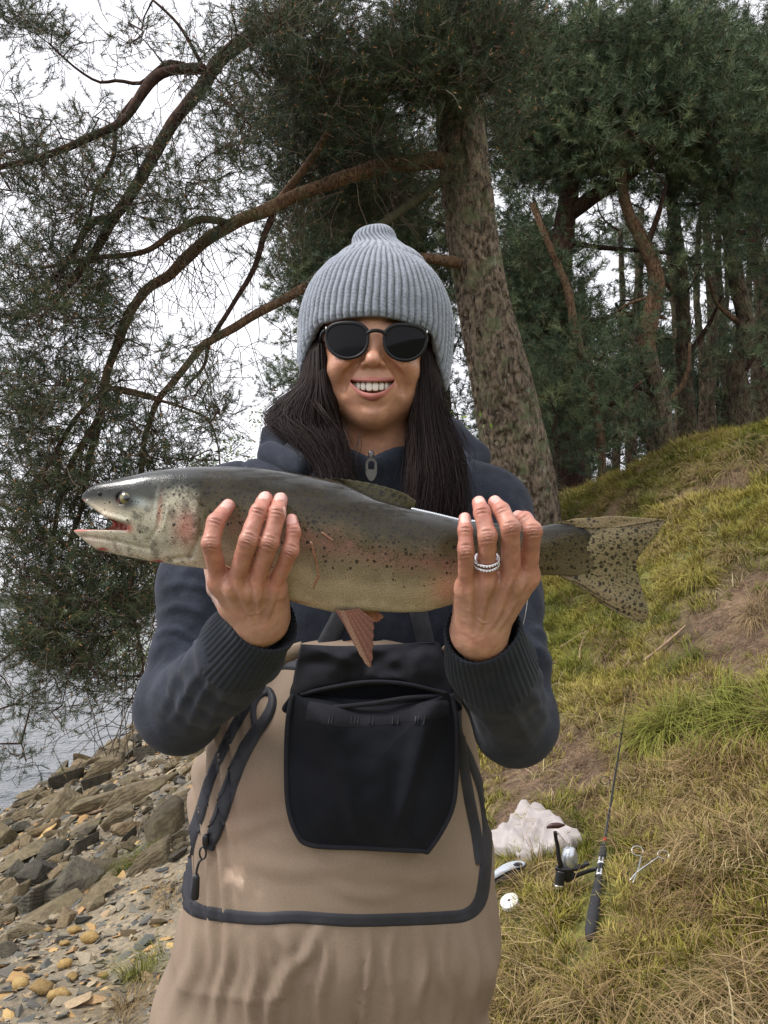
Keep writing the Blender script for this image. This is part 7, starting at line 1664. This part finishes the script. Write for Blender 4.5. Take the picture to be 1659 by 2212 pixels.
# straighten: least-squares line through the points keeps the rod straight
tt = np.linalg.norm(np.diff(RP, axis=0), axis=1).cumsum(); tt = np.concatenate([[0], tt]); A_ = np.stack([np.ones_like(tt), tt], 1); cf = np.linalg.lstsq(A_, RP, rcond=None)[0]
def rl(q): return cf[0] + cf[1] * (q * tt[-1])
def q_of(px, py):
    best = min(np.linspace(-.02, 1.02, 600), key=lambda s_: (lambda c: (c[0] / c[2] * FOC + 829.5 - px) ** 2 + (1106 - c[1] / c[2] * FOC - py) ** 2)(w2cam(rl(s_)))); return best
def rod_part(name, pa, pb, ra, rb_, mat, k=14, n=12, prof_=None):
    qa, qb = q_of(*pa), q_of(*pb); P_ = np.array([rl(s_) for s_ in np.linspace(qa, qb, n)]); rr = np.linspace(ra, rb_, n) if prof_ is None else np.interp(np.linspace(0, 1, n), np.linspace(0, 1, len(prof_)), prof_)
    V, F = tube(P_, rr, k); return add(name, V, F, mat, rod)
u_ = pxr(RP[1], 1.0)
rod_part('rear_grip', (1275, 2027), (1290, 1900), 0, 0, m_foam, n=24, prof_=[u_ * 8, u_ * 12.5, u_ * 13, u_ * 12.5, u_ * 12, u_ * 11, u_ * 10, u_ * 9])
rod_part('reel_seat', (1290, 1900), (1298, 1858), u_ * 7.5, u_ * 7.5, m_plas)
rod_part('seat_ring', (1290, 1893), (1293, 1881), u_ * 9.5, u_ * 9.5, m_chrome); rod_part('seat_ring', (1296, 1868), (1299, 1855), u_ * 9.5, u_ * 9.0, m_chrome)
rod_part('fore_grip', (1299, 1855), (1304, 1828), u_ * 9, u_ * 8, m_foam)
rod_part('blank', (1304, 1828), (1368, 1432), u_ * 4.2, u_ * 1.0, m_blank, n=40); rod_part('thread_wrap', (1306, 1818), (1307, 1811), u_ * 4.6, u_ * 4.5, m_red)
def guide(pa, cpx, cpy, r_px):
    q = rl(q_of(*pa)); c = w2cam(q); s_ = c[2] / FOC; cc_ = Cc(cpx, cpy, c[2] - .004); pts_ = np.array([cc_ + [r_px * s_ * math.cos(k) * 1.2, r_px * s_ * math.sin(k), 0] for k in np.linspace(0, 6.2832, 25)])
    V, F = tube(pts_, .0013, 6, False); V2, F2 = tube(catmull(np.array([cc_ + [r_px * s_, 0, 0], (cc_ + c) / 2 + [0, .004, 0], c]), 8), .0012, 5)
    V = np.concatenate([V, V2]); F = F + [tuple(i + 25 * 6 for i in f) for f in F2]; add('line_guide', cam2w(V), F, m_blank, rod)
guide((1326, 1688), 1307, 1686, 9); guide((1344, 1586), 1335, 1587, 5); guide((1357, 1500), 1350, 1500, 3.5); guide((1366, 1446), 1361, 1447, 2.5)
# the reel hangs on the seat, lying on its side in the grass
rd = float(w2cam(rl(q_of(1294, 1880)))[2]); sx = rd / FOC
def rp(px, py, dz=0.0): return Cc(px, py, rd + dz)
def reel_tube(name, pts, rr, mat, k=12, n=None, sq=1.0, parent=None):
    P_ = catmull(np.array(pts), n or 16); R_ = np.interp(np.linspace(0, 1, len(P_)), np.linspace(0, 1, len(rr)), np.array(rr) * sx); V, F = tube(P_, R_, k, True, sq); return add(name, cam2w(V), F, mat, parent or reel)
reel = bpy.data.objects.new('reel', None); COL.objects.link(reel); reel.parent = rod; ROOTLOC[reel.name] = ROOTLOC[rod.name]
reel_tube('reel_foot', [rp(1291, 1876), rp(1270, 1882, .005), rp(1248, 1890, .008), rp(1226, 1897, .008)], [5, 4.5, 5, 8], m_plas, sq=.6)
reel_tube('reel_body', [rp(1232, 1895, .006), rp(1222, 1885, .004), rp(1226, 1868, .002)], [14, 16, 17], m_plas)
reel_tube('spool', [rp(1229, 1868, .0), rp(1230, 1858, -.004), rp(1231, 1846, -.004), rp(1230, 1834, .0), rp(1229, 1828, .002)], [15, 17, 17, 13, 5], m_spool, k=20)
reel_tube('rotor', [rp(1200, 1874, -.012), rp(1212, 1878, -.016), rp(1228, 1878, -.016), rp(1246, 1876, -.010), rp(1252, 1872, 0)], [6, 5, 5, 5, 6], m_plas)
reel_tube('drag_housing', [rp(1212, 1880, -.012), rp(1209, 1900, -.012), rp(1207, 1912, -.012)], [11, 10.5, 10], m_plas)
reel_tube('drag_ring', [rp(1207.3, 1910, -.012), rp(1206.8, 1918, -.012)], [10.8, 10.8], m_chrome, k=20); reel_tube('drag_knob', [rp(1207, 1916, -.012), rp(1206, 1926, -.012), rp(1205.6, 1929, -.012)], [9.8, 9.4, 6], m_plas, k=16)
reel_tube('bail_arm', [rp(1252, 1874, -.004), rp(1262, 1870, -.008), rp(1268, 1862, -.006)], [4, 4, 5], m_plas); reel_tube('line_roller', [rp(1262, 1868, -.012), rp(1272, 1864, -.012)], [4.5, 4.5], m_plas)
reel_tube('crank', [rp(1212, 1872, -.020), rp(1207, 1852, -.024), rp(1205, 1830, -.026), rp(1201, 1812, -.030), rp(1199, 1796, -.032)], [6, 5, 4.5, 4, 4], m_plas, sq=.6)
reel_tube('crank_knob', [rp(1181, 1788, -.034), rp(1192, 1784, -.036), rp(1206, 1783, -.036), rp(1220, 1782, -.034)], [2.5, 6, 6.5, 2], simple('brown_knob', (.05, .018, .014), None, rough=.4), sq=.8)
# forceps
m_steel = simple('steel', (.55, .55, .54), None, rough=.28, metal=.95); fp = at_h(1377, 1884, .035)
fo = root('forceps', fp, 'open steel forceps with finger rings lying in the grass right of the rod', 'forceps')
def fpart(name, pts, r_px, k=8, closed=False, parent=fo, mat=m_steel, sq=1.0):
    P_ = np.array([at_h(x, y, h) for x, y, h in pts]); P_ = P_ if closed else catmull(P_, 14); V, F = tube(P_, np.interp(np.linspace(0, 1, len(P_)), np.linspace(0, 1, len(r_px)), r_px) * pxr(fp, 1), k, not closed, sq); return add(name, V, F, mat, parent)
for cx, cy, rx, ry, h in ((1377, 1838, 12, 8, .05), (1433, 1846, 12, 7, .05)):
    c3 = w2cam(at_h(cx, cy, h)); s_ = c3[2] / FOC; pts_ = np.array([c3 + [rx * s_ * math.cos(k), ry * s_ * math.sin(k), ry * s_ * .8 * math.sin(k)] for k in np.linspace(0, 6.2832, 29)]); V, F = tube(pts_, .0016, 7, False); add('finger_ring', cam2w(V), F, m_steel, fo)
fpart('shank', [(1386, 1847, .05), (1382, 1865, .045), (1377, 1884, .04), (1367, 1907, .035)], [1.8, 2.0, 2.6, 1.2]); fpart('shank', [(1423, 1851, .05), (1400, 1867, .048), (1377, 1884, .044), (1359, 1903, .035)], [1.8, 2.0, 2.6, 1.2])
V, F = superbox(0, 0, 0, .0030, .0030, .0030, n=4, e=2); add('pivot', cam2w(V) - CAM + at_h(1377, 1884, .046), F, m_steel, fo)
# objects built on the local slope plane
def slope_frame(p):
    n_ = gnorm(p[0], p[1], .12); r1 = np.array([1.0, 0, 0]); r1 -= n_ * (r1 @ n_); r1 /= np.linalg.norm(r1); return n_, r1, np.cross(n_, r1)
# silver and black tool
tp_ = at_h(1100, 1882, .05); tool = root('folding_tool', tp_, 'silver and black plastic tool half hidden behind the waders', 'tool')
def tool_part(name, prof_, thick, z0, mat):
    """closed outline in px round the tool, extruded towards the viewer"""
    c3 = w2cam(tp_); P_ = catmull(np.array([(x, y, 0) for x, y in prof_ + prof_[:1]], float), 50)[:-1, :2]; n = len(P_); V = []
    for q, dz in ((.90, 0), (1.0, thick * .3), (1.0, thick * .8), (.92, thick)):
        cx, cy = P_.mean(0)
        for x, y in P_: X_, Y_ = cx + (x - cx) * q, cy + (y - cy) * q; V.append(Cc(X_, Y_, c3[2] + z0 + dz + (1880 - Y_) * c3[2] / FOC * .9))
    F = [tuple(f) for f in grid_faces(4, n, True)]; F.append(tuple(range(n - 1, -1, -1))); F.append(tuple(3 * n + k for k in range(n))); return add(name, cam2w(np.array(V)), F, mat, tool)
tool_part('lower_shell', [(1052, 1912), (1075, 1908), (1100, 1898), (1122, 1885), (1136, 1872), (1134, 1864), (1115, 1868), (1090, 1875), (1060, 1888)], .02, .004, m_plas)
tool_part('upper_shell', [(1052, 1896), (1070, 1880), (1086, 1868), (1104, 1861), (1124, 1859), (1135, 1863), (1132, 1871), (1114, 1876), (1094, 1884), (1070, 1898), (1054, 1906)], .016, -.008, simple('silver_plastic', (.42, .45, .49), None, rough=.35, coat=.3))
tool_part('thumb_button', [(1108, 1867), (1114, 1863), (1124, 1863), (1129, 1867), (1122, 1870), (1112, 1870)], .008, -.012, m_plas)
# white line spool
sp_ = at_h(1101, 1948, .035); spo = root('line_spool', sp_, 'small round white line spool with a dark centre hole beside the waders', 'spool'); n_, r1, r2 = slope_frame(sp_); n_ = n_ * .8 + np.array([-.1, -.35, .3]); n_ /= np.linalg.norm(n_); r1 = np.cross([0, 1., 0], n_); r1 /= np.linalg.norm(r1); r2 = np.cross(n_, r1)
R_ = pxr(sp_, 21); m_wp = simple('white_plastic', (.74, .73, .66), (.66, .65, .58), 60, .45)
for zz, h in ((.004, .0022), (-.007, .0022)):
    prof_ = [(.14, h), (.5, h + .0006), (.93, h), (1.0, 0), (.93, -h), (.14, -h)]; kk = 40
    V = [sp_ + n_ * (zz + hh) + R_ * q * (math.cos(a_) * r1 + math.sin(a_) * r2) for q, hh in prof_ for a_ in np.linspace(0, 6.2832, kk, endpoint=False)]; add('flange', np.array(V), grid_faces(len(prof_), kk, True), m_wp, spo)
V, F = tube(np.array([sp_ + n_ * z_ for z_ in (-.007, .004)]), R_ * .8, 30, False); add('wound_line', V, F, simple('nylon_line', (.62, .62, .58), None, rough=.4), spo)
V, F = tube(np.array([sp_ + n_ * z_ for z_ in (-.008, .0066)]), R_ * .16, 16); add('hub', V, F, simple('violet_hub', (.07, .04, .12), None, rough=.5), spo)
# towel
m_tow = fabric('pale_terry_cloth', (.38, .335, .315), (.47, .425, .405), 30, 380, .9, .002, .97, .4)
tow = [(1062, 1812), (1085, 1798), (1110, 1775), (1128, 1748), (1140, 1742), (1151, 1748), (1158, 1756), (1166, 1750), (1176, 1752), (1196, 1768), (1216, 1778), (1225, 1790), (1248, 1800), (1258, 1812), (1240, 1820), (1236, 1834), (1218, 1828), (1190, 1838), (1168, 1850), (1140, 1853), (1124, 1855), (1100, 1842), (1075, 1838), (1060, 1828)]
tq = catmull(np.array([(x, y, 0) for x, y in tow + tow[:1]], float), 120)[:-1, :2]; cxy = np.array([1158, 1806.]); V = []; nr = 46
for i in range(nr + 1):
    q = (i / nr)
    for x, y in tq:
        X_, Y_ = cxy[0] + (x - cxy[0]) * q, cxy[1] + (y - cxy[1]) * q; u = (X_ - 1158) * .94 + (Y_ - 1806) * .34; v_ = -(X_ - 1158) * .5 + (Y_ - 1806)
        e = min(1, (1 - q) * 2.6); e = math.sqrt(max(0, 1 - (1 - e) ** 2)); w_ = float(vnoise(np.array([X_ * .02, Y_ * .03, 1.0]), 1, 5))
        f1 = 1 - abs(math.sin((X_ * .80 + Y_ * .60) * .10 + 2.2 * w_)) ** .8; f2 = float(vnoise(np.array([u * .022, v_ * .05, 4.0]), 1, 9)); f3 = float(vnoise(np.array([X_, Y_, 0.0]), .16, 12))
        h = e * (.008 + .030 * f1 + .010 * f2 + .001 * f3) + .004; V.append((X_, Y_, h))
tc = at_h(1158, 1812, .02); pn, p1, p2 = slope_frame(tc)
def plane_pt(x, y, h, o0=tc, n0=None):
    n0 = pn if n0 is None else n0; d = W(x, y, 1.0) - CAM; t_ = ((o0 - CAM) @ n0) / (d @ n0); return CAM + d * t_ + n0 * (h + .008)
Vt = np.array([plane_pt(x, y - h * 60, h) for x, y, h in V]); n = len(tq); F = [tuple(f) for f in grid_faces(nr + 1, n, True)]
Vt2 = np.concatenate([Vt, Vt[-n:] - pn * .03]); F += [tuple(f) for f in (grid_faces(2, n, True) + nr * n)]
towel = add('towel', Vt2, F, m_tow, loc=tc, label='crumpled pale pinkish towel lying on the grass behind the reel', cat='towel')
# clear line with a bead that hangs from the index finger
ln = root('fishing_line', W(1123, 1300, .93), 'thin clear line with a tiny bead hanging from the sleeve below the hand', 'fishing line')
V, F = tube(catmull(np.array([W(1140, 1262, .85), W(1140, 1290, .90), W(1136, 1320, .885), W(1131, 1345, .885), W(1128, 1360, .885)]), 20), .00035, 5); add('line', V, F, m_wp, ln)
V, F = superbox(0, 0, 0, .0012, .0016, .0012, n=4, e=2); add('bead', V + W(1128, 1361, .885), F, m_wp, ln)
